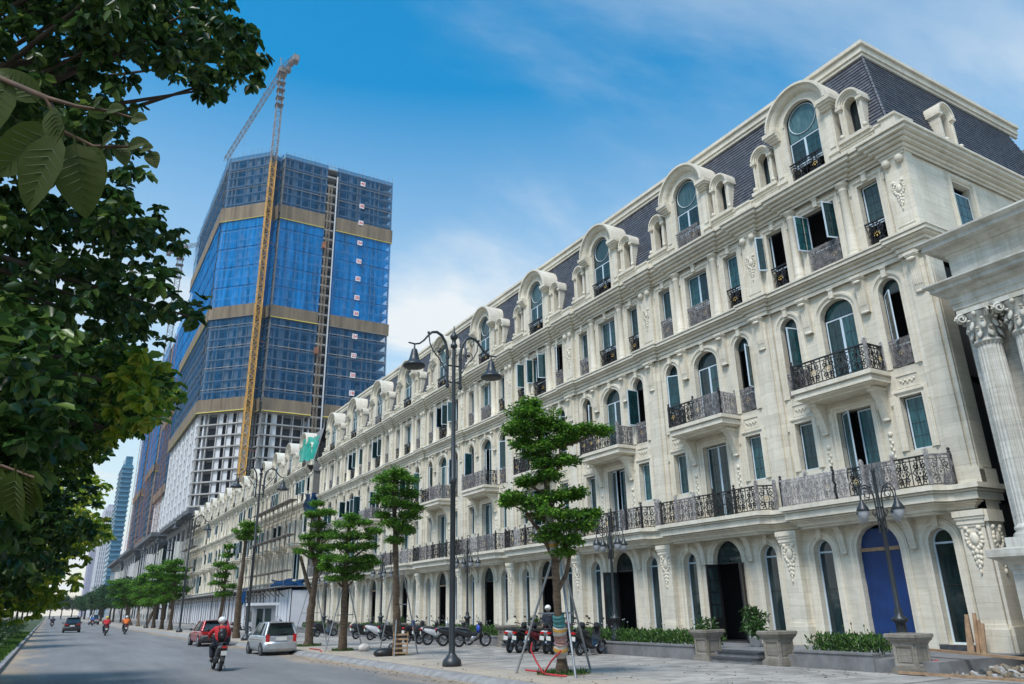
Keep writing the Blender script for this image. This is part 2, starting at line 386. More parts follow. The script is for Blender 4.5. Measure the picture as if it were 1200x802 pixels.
def frame_mesh(w, zb, zs, zt, transom=None, mat=None, dpt=-0.27):
    b = MB(); mat = mat or ALU
    b.sweep(outline(w, zb, zs, zt, 14), [(0, dpt - 0.03), (0, dpt + 0.03), (-0.05, dpt + 0.03), (-0.05, dpt - 0.03)], fm, mat)
    b.fbox(-w / 2, w / 2, dpt - 0.028, dpt + 0.028, zb, zb + 0.05, mat)
    if transom: b.fbox(-w / 2 + 0.05, w / 2 - 0.05, dpt - 0.025, dpt + 0.025, transom - 0.03, transom + 0.03, mat)
    return b.mesh('window')

def pane_mesh(w, zb, zs, zt, mat, dpt=-0.27, above=None, bars=0):
    b = MB(); O = [(p, q) for p, q in outline(w - 0.06, zb + 0.02, zs, zt - 0.03, 14)]
    if above is not None:
        O = [(-w / 2 + 0.03, above)] + [p for p in O if p[1] > above] + [(w / 2 - 0.03, above)]
    b.face([fm(p, q, dpt) for p, q in O], mat)
    for i in range(bars):
        z = zb + (zt - zb) * (i + 1) / (bars + 1); b.fbox(-w / 2 + 0.04, w / 2 - 0.04, dpt, dpt + 0.012, z - 0.009, z + 0.009, BLACKF)
    return b.mesh('pane')

LEAF = {}
def leaf_mesh(w, h, d, cols=2, rows=4):
    k = (round(w, 3), round(h, 3), d)
    if k in LEAF: return LEAF[k]
    b = MB(); a0, a1 = (0, w) if d > 0 else (-w, 0)
    t = 0.048
    for (p, q, r, s) in ((a0, a0 + t, 0, h), (a1 - t, a1, 0, h), (a0 + t, a1 - t, 0, t), (a0 + t, a1 - t, h - t, h)):
        b.fbox(p, q, -0.022, 0.022, r, s, ALU)
    b.fbox(a0 + t, a1 - t, -0.006, 0.006, t, h - t, GLASS)
    for i in range(1, cols): x = a0 + (a1 - a0) * i / cols; b.fbox(x - 0.007, x + 0.007, -0.012, 0.012, t, h - t, BLACKF)
    for i in range(1, rows): z = h * i / rows; b.fbox(a0 + t, a1 - t, -0.0125, 0.0125, z - 0.007, z + 0.007, BLACKF)
    LEAF[k] = b.mesh('casement'); return LEAF[k]

# ---- wrought iron
def spiral(cx, cz, r0, turns, d, s0=0.0, n=12, f=0.25):
    return [(cx + r0 * (1 - (1 - f) * i / n) * cos(s0 + d * 2 * pi * turns * i / n), cz + r0 * (1 - (1 - f) * i / n) * sin(s0 + d * 2 * pi * turns * i / n)) for i in range(n + 1)]

def iron_panel(L, h, z0=0.0, cells=None, top=True, posts=False, gold=0.7, seed=1):
    """ornate panel along +a from 0 to L at depth 0 (mesh local), z from z0"""
    rn = random.Random(seed); b = MB(); cells = cells or max(1, round(L / 0.62)); cw = L / cells; r = 0.022
    if top: b.fbox(0, L, -0.035, 0.035, z0 + h - 0.05, z0 + h, IRON)
    b.fbox(0, L, -0.018, 0.018, z0 + h - 0.15, z0 + h - 0.125, IRON); b.fbox(0, L, -0.02, 0.02, z0 + 0.04, z0 + 0.07, IRON)
    for q_ in range(cells * 2): b.fbox((q_ + .5) * cw / 2 - .008, (q_ + .5) * cw / 2 + .008, -.008, .008, z0 + .05, z0 + h - .1, IRON)
    T = lambda P, rr=r, mt=IRON: b.tube([(0.0, p, q) for p, q in P], rr, mt, 3, False, False)
    H = h - 0.2; zm = z0 + 0.07 + H / 2
    for i in range(cells):
        c = (i + 0.5) * cw
        if i: b.fbox(i * cw - 0.012, i * cw + 0.012, -0.012, 0.012, z0 + 0.05, z0 + h - 0.05, IRON)
        for s in (-1, 1):
            for v in (-1, 1):
                T(spiral(c + s * cw * 0.24, zm + v * H * 0.27, cw * 0.19, 1.3, s * v, pi / 2 * v))
            T([(c + s * cw * 0.05, zm - H * 0.5), (c + s * cw * 0.16, zm - H * 0.2), (c + s * cw * 0.43, zm), (c + s * cw * 0.16, zm + H * 0.2), (c + s * cw * 0.05, zm + H * 0.5)])
            T(spiral(c + s * cw * 0.09, z0 + h - 0.09, 0.035, 0.9, 1, 0, 6, 0.8))
        gm = GOLD if rn.random() < gold else IRON
        T([(c + H * 0.15 * cos(t), zm + H * 0.2 * sin(t)) for t in [2 * pi * j / 8 for j in range(9)]], r * .8, IRON)
        for j in range(5):
            t = pi * (j + 0.5) / 5; b.ell((-0.012, c + H * 0.12 * cos(t), zm - H * 0.06 + H * 0.17 * sin(t)), (0.012, 0.022, 0.034), gm, 5, 3)
        b.ell((-0.012, c, zm - H * 0.04), (0.02, 0.035, 0.05), gm, 5, 3)
    return b

def post_mesh(h, ball=True):
    b = MB(); b.box(-0.045, 0.045, -0.045, 0.045, 0, h + 0.02, IRON)
    b.lathe([(0.0, h + 0.02), (0.055, h + 0.03), (0.055, h + 0.06), (0.025, h + 0.08), (0.05, h + 0.11), (0.055, h + 0.145), (0.035, h + 0.175), (0.0, h + 0.2)], IRON, n=8)
    for z in (0.06, h - 0.1): b.box(-0.05, 0.05, -0.05, 0.05, z, z + 0.05, IRON)
    return b.mesh('post')

def wrap_mesh(L, h, seed, mat, thick=0.055, drop=0.0):
    """sheet of plastic folded over a railing, wrinkled on both sides"""
    rn = random.Random(seed); b = MB(); n = max(6, int(L / 0.07)); ks = 7; rows = []
    ph = [rn.uniform(0, 6) for _ in range(4)]; top = h + 0.015
    for side in (1, 0, -1):
        for j in range(ks if side else 1):
            row = []
            for i in range(n + 1):
                s = L * i / n; u = j / (ks - 1) if side else 0
                zz = (u * top if side == 1 else (1 - u) * top) if side else top + 0.012
                w = 0.018 * sin(s * 31 + ph[0] + 2 * u) + 0.014 * sin(s * 57 + ph[1] - 3 * zz) + 0.01 * sin(zz * 23 + ph[2])
                edge = 0.04 * sin(zz * 14 + ph[3]) * (1 if i in (0, n) else 0)
                row.append((-(side * (thick + w * 0.8)), s + edge, zz + (0.03 * sin(s * 9 + ph[0]) if (side and (j == (0 if side == 1 else ks - 1))) else 0)))
            rows.append(row)
    b.grid(rows, mat, True); return b.mesh('protective_wrap')

def cartouche(b, a, z, s, d):
    b.ell((-d, a, z), (0.06 * s, 0.15 * s, 0.2 * s), TRIM, 8, 5)
    for q in (-1, 1):
        for k in range(6):
            t = -pi / 2 + q * (0.35 + k * 0.42); b.ell((-d, a + 0.24 * s * cos(t), z + 0.3 * s * sin(t)), (0.06 * s, 0.07 * s, 0.085 * s), TRIM, 6, 4)
        b.ell((-d, a + q * 0.2 * s, z + 0.33 * s), (0.09 * s, 0.09 * s, 0.09 * s), TRIM, 7, 4)
        for k in range(3): b.ell((-d, a + q * (0.12 - 0.03 * k) * s, z - (0.42 + 0.16 * k) * s), (0.05 * s, 0.06 * s, 0.09 * s), TRIM, 6, 4)
    for k in range(5): b.ell((-d, a, z - (0.4 + 0.15 * k) * s), (0.07 * s, (0.085 - 0.012 * k) * s, 0.1 * s), TRIM, 6, 4)

def console(w, z0, z1, d_top, d_bot, flutes=True):
    """scrolled bracket"""
    b = MB(); h = z1 - z0; P = []
    for i in range(11):
        t = i / 10; P.append((d_bot + (d_top - d_bot) * (t ** 1.6) + 0.035 * sin(t * 2 * pi), z0 + h * 0.94 * t))
    L_ = [(-d, -w / 2, z) for d, z in P]; R_ = [(-d, w / 2, z) for d, z in P]
    b.grid([L_, R_], TRIM, True)
    for s in (-1, 1):
        b.face([(-d, s * w / 2, z) for d, z in P] + [(0, s * w / 2, z0 + h * 0.94), (0, s * w / 2, z0)], TRIM)
    b.fbox(-w / 2 - 0.04, w / 2 + 0.04, 0, d_top + 0.05, z1 - h * 0.06, z1, TRIM); b.fbox(-w / 2 - 0.02, w / 2 + 0.02, 0, d_top + 0.02, z1 - h * 0.1, z1 - h * 0.06, TRIM)
    b.ell((-(d_bot + 0.02), 0, z0 + 0.02), (0.05, w / 2 + 0.02, 0.06), TRIM, 8, 4)
    if flutes:
        for i in range(4):
            a = (i - 1.5) * w / 4.6; b.tube([(-d - 0.006, a, z) for d, z in P[2:8]], w / 16, TRIM, 4, True, True)
        b.ell((-(d_top - 0.01), 0, z1 - h * 0.17), (0.06, w / 2 * 1.05, 0.07), TRIM, 8, 4)
    return b

# ---- cornices (profile = outward offset, height)
BELT = [(-0.45, 4.44), (-0.45, 4.52), (-0.36, 4.52), (-0.34, 4.60), (-0.24, 4.66), (-0.24, 4.70), (-0.14, 4.70), (-0.14, 4.74), (-0.17, 4.74), (-0.17, 4.77), (-0.02, 4.77), (-0.02, 4.98), (-0.05, 4.98), (-0.05, 5.01), (0.04, 5.01), (0.04, 5.06), (0.0, 5.06), (0.0, 5.09), (0.12, 5.09), (0.12, 5.24), (0.0, 5.25)]
MIDC = [(0.0, 13.16), (0.06, 13.16), (0.06, 13.30), (0.03, 13.30), (0.03, 13.33), (0.10, 13.33), (0.10, 13.46), (0.06, 13.46), (0.06, 13.50), (0.18, 13.50), (0.18, 13.58), (0.14, 13.58), (0.14, 13.62), (0.30, 13.66), (0.30, 13.70), (0.27, 13.70), (0.27, 13.73), (0.37, 13.73), (0.37, 13.84), (0.34, 13.84), (0.34, 13.86), (0.41, 13.87), (0.41, 13.94), (0.0, 13.97)]
TOPC = [(0.0, 17.10), (0.05, 17.10), (0.05, 17.18), (0.02, 17.18), (0.02, 17.21), (0.12, 17.21), (0.12, 17.33), (0.09, 17.33), (0.09, 17.37), (0.26, 17.37), (0.26, 17.46), (0.22, 17.46), (0.22, 17.50), (0.36, 17.50), (0.36, 17.60), (0.32, 17.60), (0.32, 17.63), (0.48, 17.66), (0.48, 17.78), (0.44, 17.78), (0.44, 17.81), (0.55, 17.82), (0.55, 17.91), (0.0, 17.96)]
BAL3 = [(-0.30, 8.87), (-0.30, 8.93), (-0.10, 8.97), (-0.10, 9.02), (-0.02, 9.02), (-0.02, 9.20), (-0.06, 9.20), (-0.06, 9.23), (0.05, 9.25), (0.05, 9.40), (0, 9.41)]
H = BAYW / 2
belt_path = [(-H, 0.52), (-3.22, 0.52), (-3.06, 0.62), (-2.92, 0.86), (-2.86, 1.05), (2.86, 1.05), (2.92, 0.86), (3.05, 0.60), (3.2, 0.52), (H, 0.52)]
def build_belt():
    b = MB(); b.sweep(belt_path, BELT, pm, TRIM, ends=False)
    b.face([pm(a, d, 5.25) for a, d in belt_path] + [pm(H, 0, 5.25), pm(-H, 0, 5.25)], TRIM)
    b.face([pm(a * 0.999, max(d - 0.45, 0.03), 4.44) for a, d in belt_path] + [pm(H, 0, 4.44), pm(-H, 0, 4.44)], TRIM)
    return b.mesh('belt_cornice')
mid_path = [(-H, 0.22), (-3.0, 0.22), (-3.0, 0.10), (H - 0.46, 0.10), (H - 0.46, 0.22), (H, 0.22)]
top_path = [(-H, 0.20), (-3.0, 0.20), (-3.0, 0.06), (-1.55, 0.06), (-1.55, 0.16), (1.55, 0.16), (1.55, 0.06), (3.0, 0.06), (3.0, 0.20), (H, 0.20)]
def build_run(path, prof, name):
    b = MB(); b.sweep(path, prof, pm, TRIM, ends=False); return b.mesh(name)

def parapet(sd):
    b = MB()
    for a0, a1, d in (((-H, -3.02, 0.20), (-3.02, -1.30, 0.10)) if sd < 0 else ((1.30, 3.02, 0.10), (3.02, H, 0.20))):
        b.fbox(a0, a1, -0.2, d, 17.96, 18.52, TRIM); b.fbox(a0, a1, -0.24, d + 0.05, 18.52, 18.60, TRIM)
        if a1 - a0 > 1:
            for q in (a0 + 0.12, a1 - 0.16): b.fbox(q, q + 0.04, d, d + 0.025, 18.08, 18.42, TRIM)
            for q in (18.06, 18.42): b.fbox(a0 + 0.12, a1 - 0.12, d, d + 0.025, q, q + 0.03, TRIM)
    return b.mesh('parapet')

def roof_run(a0b, a1b, a0t, a1t, name='slate_roof', zt=22.74, n=26):
    b = MB(); db, dt, zb = 0.02, -1.0, 18.45; rows = []
    for i in range(n):
        t0, t1 = i / n, (i + 1) / n
        for t, lift in ((t0, 0.035), (t1, 0.0)):
            d = db + (dt - db) * t + lift; z = zb + (zt - zb) * t
            l = a0b + (a0t - a0b) * t; r = a1b + (a1t - a1b) * t
            rows.append((l, r, d, z))
    def strip(f0, f1, rr):
        if len(rr) > 1: b.grid([[pm(f0(l, r), d, z), pm(f1(l, r), d, z)] for l, r, d, z in rr], SLATE)
    c1 = [q for q in rows if q[3] <= 20.35]; c2 = [q for q in rows if 20.3 <= q[3] <= 21.25]; c3 = [q for q in rows if q[3] >= 21.2]
    if c2 and c1[-1] != c2[0]: c1.append(c2[0])
    if c3 and c2[-1] != c3[0]: c2.append(c3[0])
    K = lambda v: (lambda l, r: v)
    for f0, f1 in ((lambda l, r: min(l, -2.47), K(-2.46)), (K(-1.94), K(-0.8)), (K(0.8), K(1.94)), (K(2.46), lambda l, r: r)): strip(f0, f1, c1)
    for f0, f1 in ((lambda l, r: l, K(-0.8)), (K(0.8), lambda l, r: r)): strip(f0, f1, c2)
    strip(lambda l, r: l, lambda l, r: r, c3)
    return b.mesh(name)
CAPP = [(0.0, 22.68), (0.12, 22.68), (0.12, 22.80), (0.08, 22.80), (0.08, 22.83), (0.18, 22.84), (0.18, 23.08), (0.14, 23.08), (0.14, 23.12), (0.27, 23.14), (0.27, 23.30), (-1.2, 23.33)]

def big_dormer():
    b = MB(); w, zb, zs, zt = 1.55, 17.97, 20.95, 21.72
    I = outline(w, zb, zs, zt, 16); O = [(-1.2, zb), (-1.2, zs)] + [(1.2 * cos(pi - pi * i / 16), zs + 1.2 * sin(pi - pi * i / 16)) for i in range(1, 16)] + [(1.2, zs), (1.2, zb)]
    b.grid([[fm(p, q, 0.12) for p, q in O], [fm(p, q, 0.12) for p, q in I], [fm(p, q, -0.12) for p, q in I]], STONE)
    # arched hood, a deep barrel
    A = [(1.14 * cos(pi - pi * i / 24), 20.93 + 1.12 * sin(pi - pi * i / 24)) for i in range(25)]
    hood = [(0.0, 0.10), (0.0, 0.15), (0.04, 0.15), (0.05, 0.22), (0.10, 0.30), (0.18, 0.36), (0.24, 0.38), (0.24, 0.44), (0.27, 0.44), (0.27, 0.50), (0.37, 0.50), (0.38, 0.46), (0.38, -1.25)]
    b.sweep(A, hood, fm, TRIM, smooth=False)
    b.sweep([(0.78 * cos(pi - pi * i / 18), 20.95 + 0.78 * sin(pi - pi * i / 18)) for i in range(19)], [(0, 0.1), (0, 0.17), (0.06, 0.17), (0.08, 0.13), (0.2, 0.13)], fm, TRIM)
    for s in (-1, 1):
        l, r = sorted((s * 1.06, s * 1.46))
        b.fbox(l, r, -0.9, 0.14, 17.97, 20.46, STONE)                                     # pier
        l2, r2 = sorted((s * 1.14, s * 1.38)); b.fbox(l2, r2, 0.14, 0.18, 18.75, 20.2, TRIM)
        b.fbox(l - 0.04, r + 0.04, -0.9, 0.2, 18.46, 18.6, TRIM); b.fbox(l - 0.04, r + 0.04, -0.9, 0.2, 17.97, 18.12, TRIM)
        for k, (e_, z0, z1) in enumerate(((0.05, 20.46, 20.56), (0.11, 20.56, 20.66), (0.19, 20.66, 20.76), (0.24, 20.76, 20.93))):
            b.fbox(l - (e_ if s < 0 else 0.02), r + (e_ if s > 0 else 0.02), -1.1, 0.20 + e_ * 1.2, z0, z1, TRIM)
    return b.mesh('arched_dormer')

def small_dormer():
    b = MB(); w, zb, zs, zt = 0.52, 19.05, 20.25, 20.52
    I = outline(w, zb, zs, zt, 10); O = [(-0.36, zb), (-0.36, zs)] + [(0.36 * cos(pi - pi * i / 10), zs + 0.42 * sin(pi - pi * i / 10)) for i in range(1, 10)] + [(0.36, zs), (0.36, zb)]
    b.grid([[fm(p, q, 0.02) for p, q in O], [fm(p, q, 0.02) for p, q in I], [fm(p, q, -0.42) for p, q in I]], STONE)
    A = [(0.34 * cos(pi - pi * i / 12), 20.28 + 0.38 * sin(pi - pi * i / 12)) for i in range(13)]
    b.sweep(A, [(-0.02, 0.0), (-0.02, 0.06), (0.05, 0.06), (0.05, 0.10), (0.12, 0.14), (0.12, 0.18), (0.20, 0.18), (0.20, -0.8)], fm, TRIM, smooth=False)
    for s in (-1, 1):
        l, r = sorted((s * 0.265, s * 0.50)); b.fbox(l, r, -0.8, 0.035, 18.8, 20.1, STONE); l3, r3 = sorted((s * 0.40, s * 0.50)); b.fbox(l3, r3, 0.035, 0.09, 18.8, 20.1, TRIM)
        b.fbox(l3 - 0.03, r3 + 0.03, -0.8, 0.12, 20.1, 20.16, TRIM); b.fbox(l3 - 0.08, r3 + 0.08, -0.8, 0.17, 20.16, 20.28, TRIM)
        b.ell((-0.14, s * 0.5, 18.93), (0.12, 0.1, 0.11), TRIM, 8, 5)
    b.fbox(-0.66, 0.66, -0.5, 0.22, 18.66, 18.80, TRIM); b.fbox(-0.6, 0.6, -0.5, 0.14, 18.58, 18.66, TRIM)
    return b.mesh('small_dormer')

def pilaster_ground():
    b = MB(); w = 0.36
    b.fbox(-w, w, 0, 0.30, 1.2, 4.0, STONE); b.fbox(-w - 0.09, w + 0.09, 0, 0.40, 0.15, 1.08, STONE); b.fbox(-w - 0.05, w + 0.05, 0, 0.35, 1.08, 1.2, TRIM)
    for e_, z0, z1 in ((0.03, 3.98, 4.06), (0.06, 4.06, 4.2), (0.09, 4.2, 4.28), (0.12, 4.28, 4.46)): b.fbox(-w - e_, w + e_, 0, 0.3 + e_, z0, z1, TRIM)
    cartouche(b, 0, 3.62, 0.95, 0.31); return b.mesh('pilaster')
def pilaster_mid():
    b = MB()
    b.fbox(-0.52, 0.52, 0, 0.10, 5.75, 13.15, STONE); b.fbox(-0.30, 0.30, 0.10, 0.20, 5.75, 12.9, STONE)
    b.fbox(-0.58, 0.58, 0, 0.28, 5.25, 5.65, STONE); b.fbox(-0.55, 0.55, 0, 0.24, 5.65, 5.75, TRIM); return b.mesh('pilaster')
def pilaster_top():
    b = MB(); b.fbox(-0.40, 0.40, 0, 0.16, 13.97, 17.1, STONE)
    for p, q, r, s in ((-0.33, -0.29, 14.3, 16.6), (0.29, 0.33, 14.3, 16.6), (-0.29, 0.29, 14.3, 14.34)): b.fbox(p, q, 0.16, 0.185, r, s, TRIM)
    for s in (-1, 1): b.ell((-0.22, s * 0.25, 16.85), (0.14, 0.17, 0.17), TRIM, 8, 5)
    b.fbox(-0.44, 0.44, 0, 0.22, 17.0, 17.1, TRIM); cartouche(b, 0, 15.75, 0.8, 0.17); return b.mesh('pilaster')
def half_column():
    b = MB(); b.lathe([(0.26, 13.97), (0.26, 14.12), (0.2, 14.16), (0.235, 14.22), (0.2, 14.28), (0.185, 15.2), (0.165, 16.75), (0.2, 16.8), (0.17, 16.84), (0.17, 16.92), (0.24, 16.99), (0.26, 17.0), (0.26, 17.1)], TRIM, cx=-0.06, n=14)
    return b.mesh('half_column')
def relief_panel():
    b = MB()
    for p, q, r, s in ((-0.42, -0.38, 8.72, 9.2), (0.38, 0.42, 8.72, 9.2), (-0.38, 0.38, 8.72, 8.76), (-0.38, 0.38, 9.16, 9.2)): b.fbox(p, q, 0, 0.03, r, s, TRIM)
    for i in range(7): b.ell((-0.01, -0.24 + 0.08 * i, 8.96 + 0.03 * (-1) ** i), (0.035, 0.045, 0.05 + 0.03 * (i == 3)), TRIM, 6, 4)
    return b.mesh('relief_panel')
def drop_ornament():
    b = MB(); b.fbox(-0.2, 0.2, 0, 0.03, 5.6, 8.0, TRIM)
    b.ell((-0.05, 0, 7.28), (0.05, 0.09, 0.1), TRIM, 7, 4)
    for i in range(6): b.ell((-0.04, 0.03 * (-1) ** i, 7.08 - 0.12 * i), (0.045, 0.055, 0.075), TRIM, 6, 4)
    return b.mesh('drop_ornament')

TYPES = {  # w, zb, zs, zt, transom
    'g_side': (0.80, 0.62, 3.62, 4.06, 3.62), 'door': (1.62, 0.46, 3.55, 4.40, 3.5),
    's2': (0.80, 6.62, None, 8.45, None), 'c2': (1.40, 5.30, None, 8.45, None),
    's3': (0.80, 9.46, 12.30, 12.75, 12.25), 'c3': (1.42, 9.42, 12.15, 12.75, 12.1),
    's4': (0.82, 13.99, None, 16.70, None), 'c4': (1.46, 13.99, None, 16.70, None),
    'dorm': (1.55, 18.0, 20.95, 21.72, 20.1), 'tiny': (0.52, 19.05, 20.25, 20.52, None)}
MS = {}
def M(key, fn):
    if key not in MS: MS[key] = fn()
    return MS[key]
SIDE = 2.2

def add_window(root, y, kind, state, rn, full=True, front=None, x=0.0, dpt=-0.27):
    """frame with its own casements, panes, sill; state: closed / open / tilt / void"""
    w, zb, zs, zt, tr = TYPES[kind]
    if kind in ('door', 'g_side') and full == 'bare': return
    if kind == 'dorm': dpt = -0.06
    if kind == 'tiny': dpt = -0.38
    fr = obj('window', M('f' + kind, lambda: frame_mesh(w, zb, zs, zt, tr, ALU if kind == 'g_side' else BLACKF, dpt)), root, (x, y, 0))
    if kind == 'g_side':
        obj('pane', M('p' + kind, lambda: pane_mesh(w, zb, zs, zt, GLASSD, bars=1)), fr); return fr
    if kind == 'tiny':
        obj('pane', M('p' + kind, lambda: pane_mesh(w, zb, zs, zt, GLASSD, -0.4)), fr); return fr
    z0 = zb
    if kind in ('s3', 's4', 'c4'): z0 = {'s3': 10.35, 's4': 15.08, 'c4': 15.08}[kind]
    if kind == 'dorm': z0 = 18.9
    ztop = tr if tr else zt
    if tr: obj('pane', M('p' + kind, lambda: pane_mesh(w, zb, zs, zt, LUNETTE if kind == 'dorm' else (GLASSD if kind == 'door' else GLASS), dpt, above=tr + 0.03)), fr)
    if kind == 'dorm' and full is True:
        def ring():
            b = MB(); b.tube([(0.035, 0.66 * cos(2 * pi * k / 20), 20.98 + 0.66 * sin(2 * pi * k / 20)) for k in range(21)], 0.022, ALU, 4); return b.mesh('frame_ring')
        obj('frame_ring', M('ring', ring), fr)
    if z0 > zb + 0.1:
        def sillbar():
            b = MB(); b.fbox(-w / 2 + 0.05, w / 2 - 0.05, dpt - 0.03, dpt + 0.03, z0 - 0.06, z0, ALU); return b.mesh('sill')
        obj('sill', M('s' + kind, sillbar), fr)
    h = ztop - z0 - 0.05 - (0.0 if tr else 0.01); iw = w - 0.11
    if kind[0] == 's':
        d = 1 if rn.random() < 0.5 else -1
        ang = {'closed': 0, 'open': rn.uniform(1.2, 2.2), 'ajar': rn.uniform(0.4, 0.9)}.get(state, 0)
        if state != 'void': obj('casement', leaf_mesh(iw, h, d), fr, (-(dpt + 0.035), -d * iw / 2, z0 + 0.02), (0, 0, d * ang))
    elif state != 'void':
        for d in (1, -1):
            ang = {'closed': 0, 'open': rn.uniform(1.1, 1.9), 'ajar': rn.uniform(0.3, 0.8) * (rn.random() < 0.6)}.get(state, 0)
            obj('casement', leaf_mesh(iw / 2, h, d), fr, (-(dpt + 0.035), -d * iw / 2, z0 + 0.02), (0, 0, d * ang))
    if front == 'iron':
        rh = {'s3': 0.98, 's4': 1.08, 'c4': 1.08, 'dorm': 1.0}[kind]
        obj('railing', M(('r', kind), lambda: iron_panel(w, rh, zb + 0.02, cells=2 if w > 1 else 1, seed=5).mesh('railing')), fr, (0.0 if kind != 'dorm' else -0.2, -w / 2, 0))
        if rn.random() < 0.4: obj('protective_wrap', M(('w', kind, 0), lambda: wrap_mesh(w - 0.04, rh, 3, WRAP)), fr, (0.0 if kind != 'dorm' else -0.2, -w / 2 + 0.02, zb + 0.02))
    if front == 'wrap':
        obj('protective_wrap', M(('w2', kind), lambda: wrap_mesh(w - 0.04, {'s3': 0.98, 's4': 1.08, 'c4': 1.08, 'dorm': 1.0}[kind], 8, WRAP)), fr, (0.0 if kind != 'dorm' else -0.2, -w / 2 + 0.02, zb + 0.02))
        obj('railing', M(('r', kind), lambda: iron_panel(w, {'s3': 0.98, 's4': 1.08, 'c4': 1.08, 'dorm': 1.0}[kind], zb + 0.02, cells=2 if w > 1 else 1, seed=5).mesh('railing')), fr, (0.0 if kind != 'dorm' else -0.2, -w / 2, 0))
    return fr

def door_leaf(w, h, d):
    b = MB(); a0, a1 = (0, w) if d > 0 else (-w, 0); t = 0.09
    for (p, q, r, s) in ((a0, a0 + t, 0, h), (a1 - t, a1, 0, h), (a0 + t, a1 - t, 0, 0.9), (a0 + t, a1 - t, h - t, h)): b.fbox(p, q, -0.03, 0.03, r, s, BLACKF)
    b.fbox(a0 + t, a1 - t, -0.006, 0.006, 0.9, h - t, GLASSD); x = (a0 + a1) / 2
    b.fbox(x - 0.012, x + 0.012, -0.015, 0.015, 0.9, h - t, BLACKF)
    for k in range(1, 4): b.fbox(a0 + t, a1 - t, -0.016, 0.016, 0.9 + (h - 1) * k / 4, 0.925 + (h - 1) * k / 4, BLACKF)
    b.fbox(a0 + 0.15, a1 - 0.15, 0.03, 0.045, 0.12, 0.78, BLACKF)
    return b.mesh('door_leaf')

def railing_run(root, y0, seed, path, z, h, npan, wraps, name='railing'):
    """railing with posts along a plan path of straight legs"""
    rn = random.Random(seed)
    for (p, q), n in zip(zip(path[:-1], path[1:]), npan):
        P, Q = Vector(p), Vector(q); Ln = (Q - P).length; seg = Ln / n; dirv = (Q - P).normalized()
        ang = math.atan2(-(dirv.y) * -1, dirv.x)       # a->y, d->-x
        rz = math.atan2(dirv.y, dirv.x)                # rotation of local +y axis towards plan dir
        for k in range(n):
            o_ = P + dirv * seg * k
            key = (round(seg, 2), h, rn.randint(0, 2))
            loc = (-o_.y, y0 + o_.x, z)
            pn = obj(name, M(('rail',) + key, lambda: iron_panel(seg, h, 0, seed=key[2]).mesh('railing')), root, loc, (0, 0, rz))
            wv = wraps(rn)
            if wv:
                mt = WRAP if rn.random() < 0.75 else WRAP2; f = 1.0 if wv == 1 else 0.45; fl = round(seg * f, 2)
                obj('protective_wrap', M(('wr', fl, h, key[2], mt.name), lambda: wrap_mesh(fl, h, key[2] * 7 + 1, mt)), pn, (0, rn.uniform(0, seg - fl), 0))
            obj('railing_post', M(('post', h), lambda: post_mesh(h)), root, loc)
            if rn.random() < 0.35: 
                def pw():
                    b = MB(); b.lathe([(0.07, 0), (0.085, 0.25), (0.07, 0.5), (0.09, 0.75), (0.075, h), (0.1, h + 0.12), (0.04, h + 0.22)], WRAP2, n=7); return b.mesh('protective_wrap')
                obj('protective_wrap', M(('pw', h), pw), root, loc)
    o_ = path[-1]; obj('railing_post', M(('post', h), lambda: post_mesh(h)), root, (-o_[1], y0 + o_[0], z))

G_OPS = [(-SIDE, 0.80, 0.62, 3.62, 4.06), (0, 1.62, 0.46, 3.55, 4.40), (SIDE, 0.80, 0.62, 3.62, 4.06)]
def ops(s, c): return [(-SIDE,) + TYPES[s][:4], (0,) + TYPES[c][:4], (SIDE,) + TYPES[s][:4]]

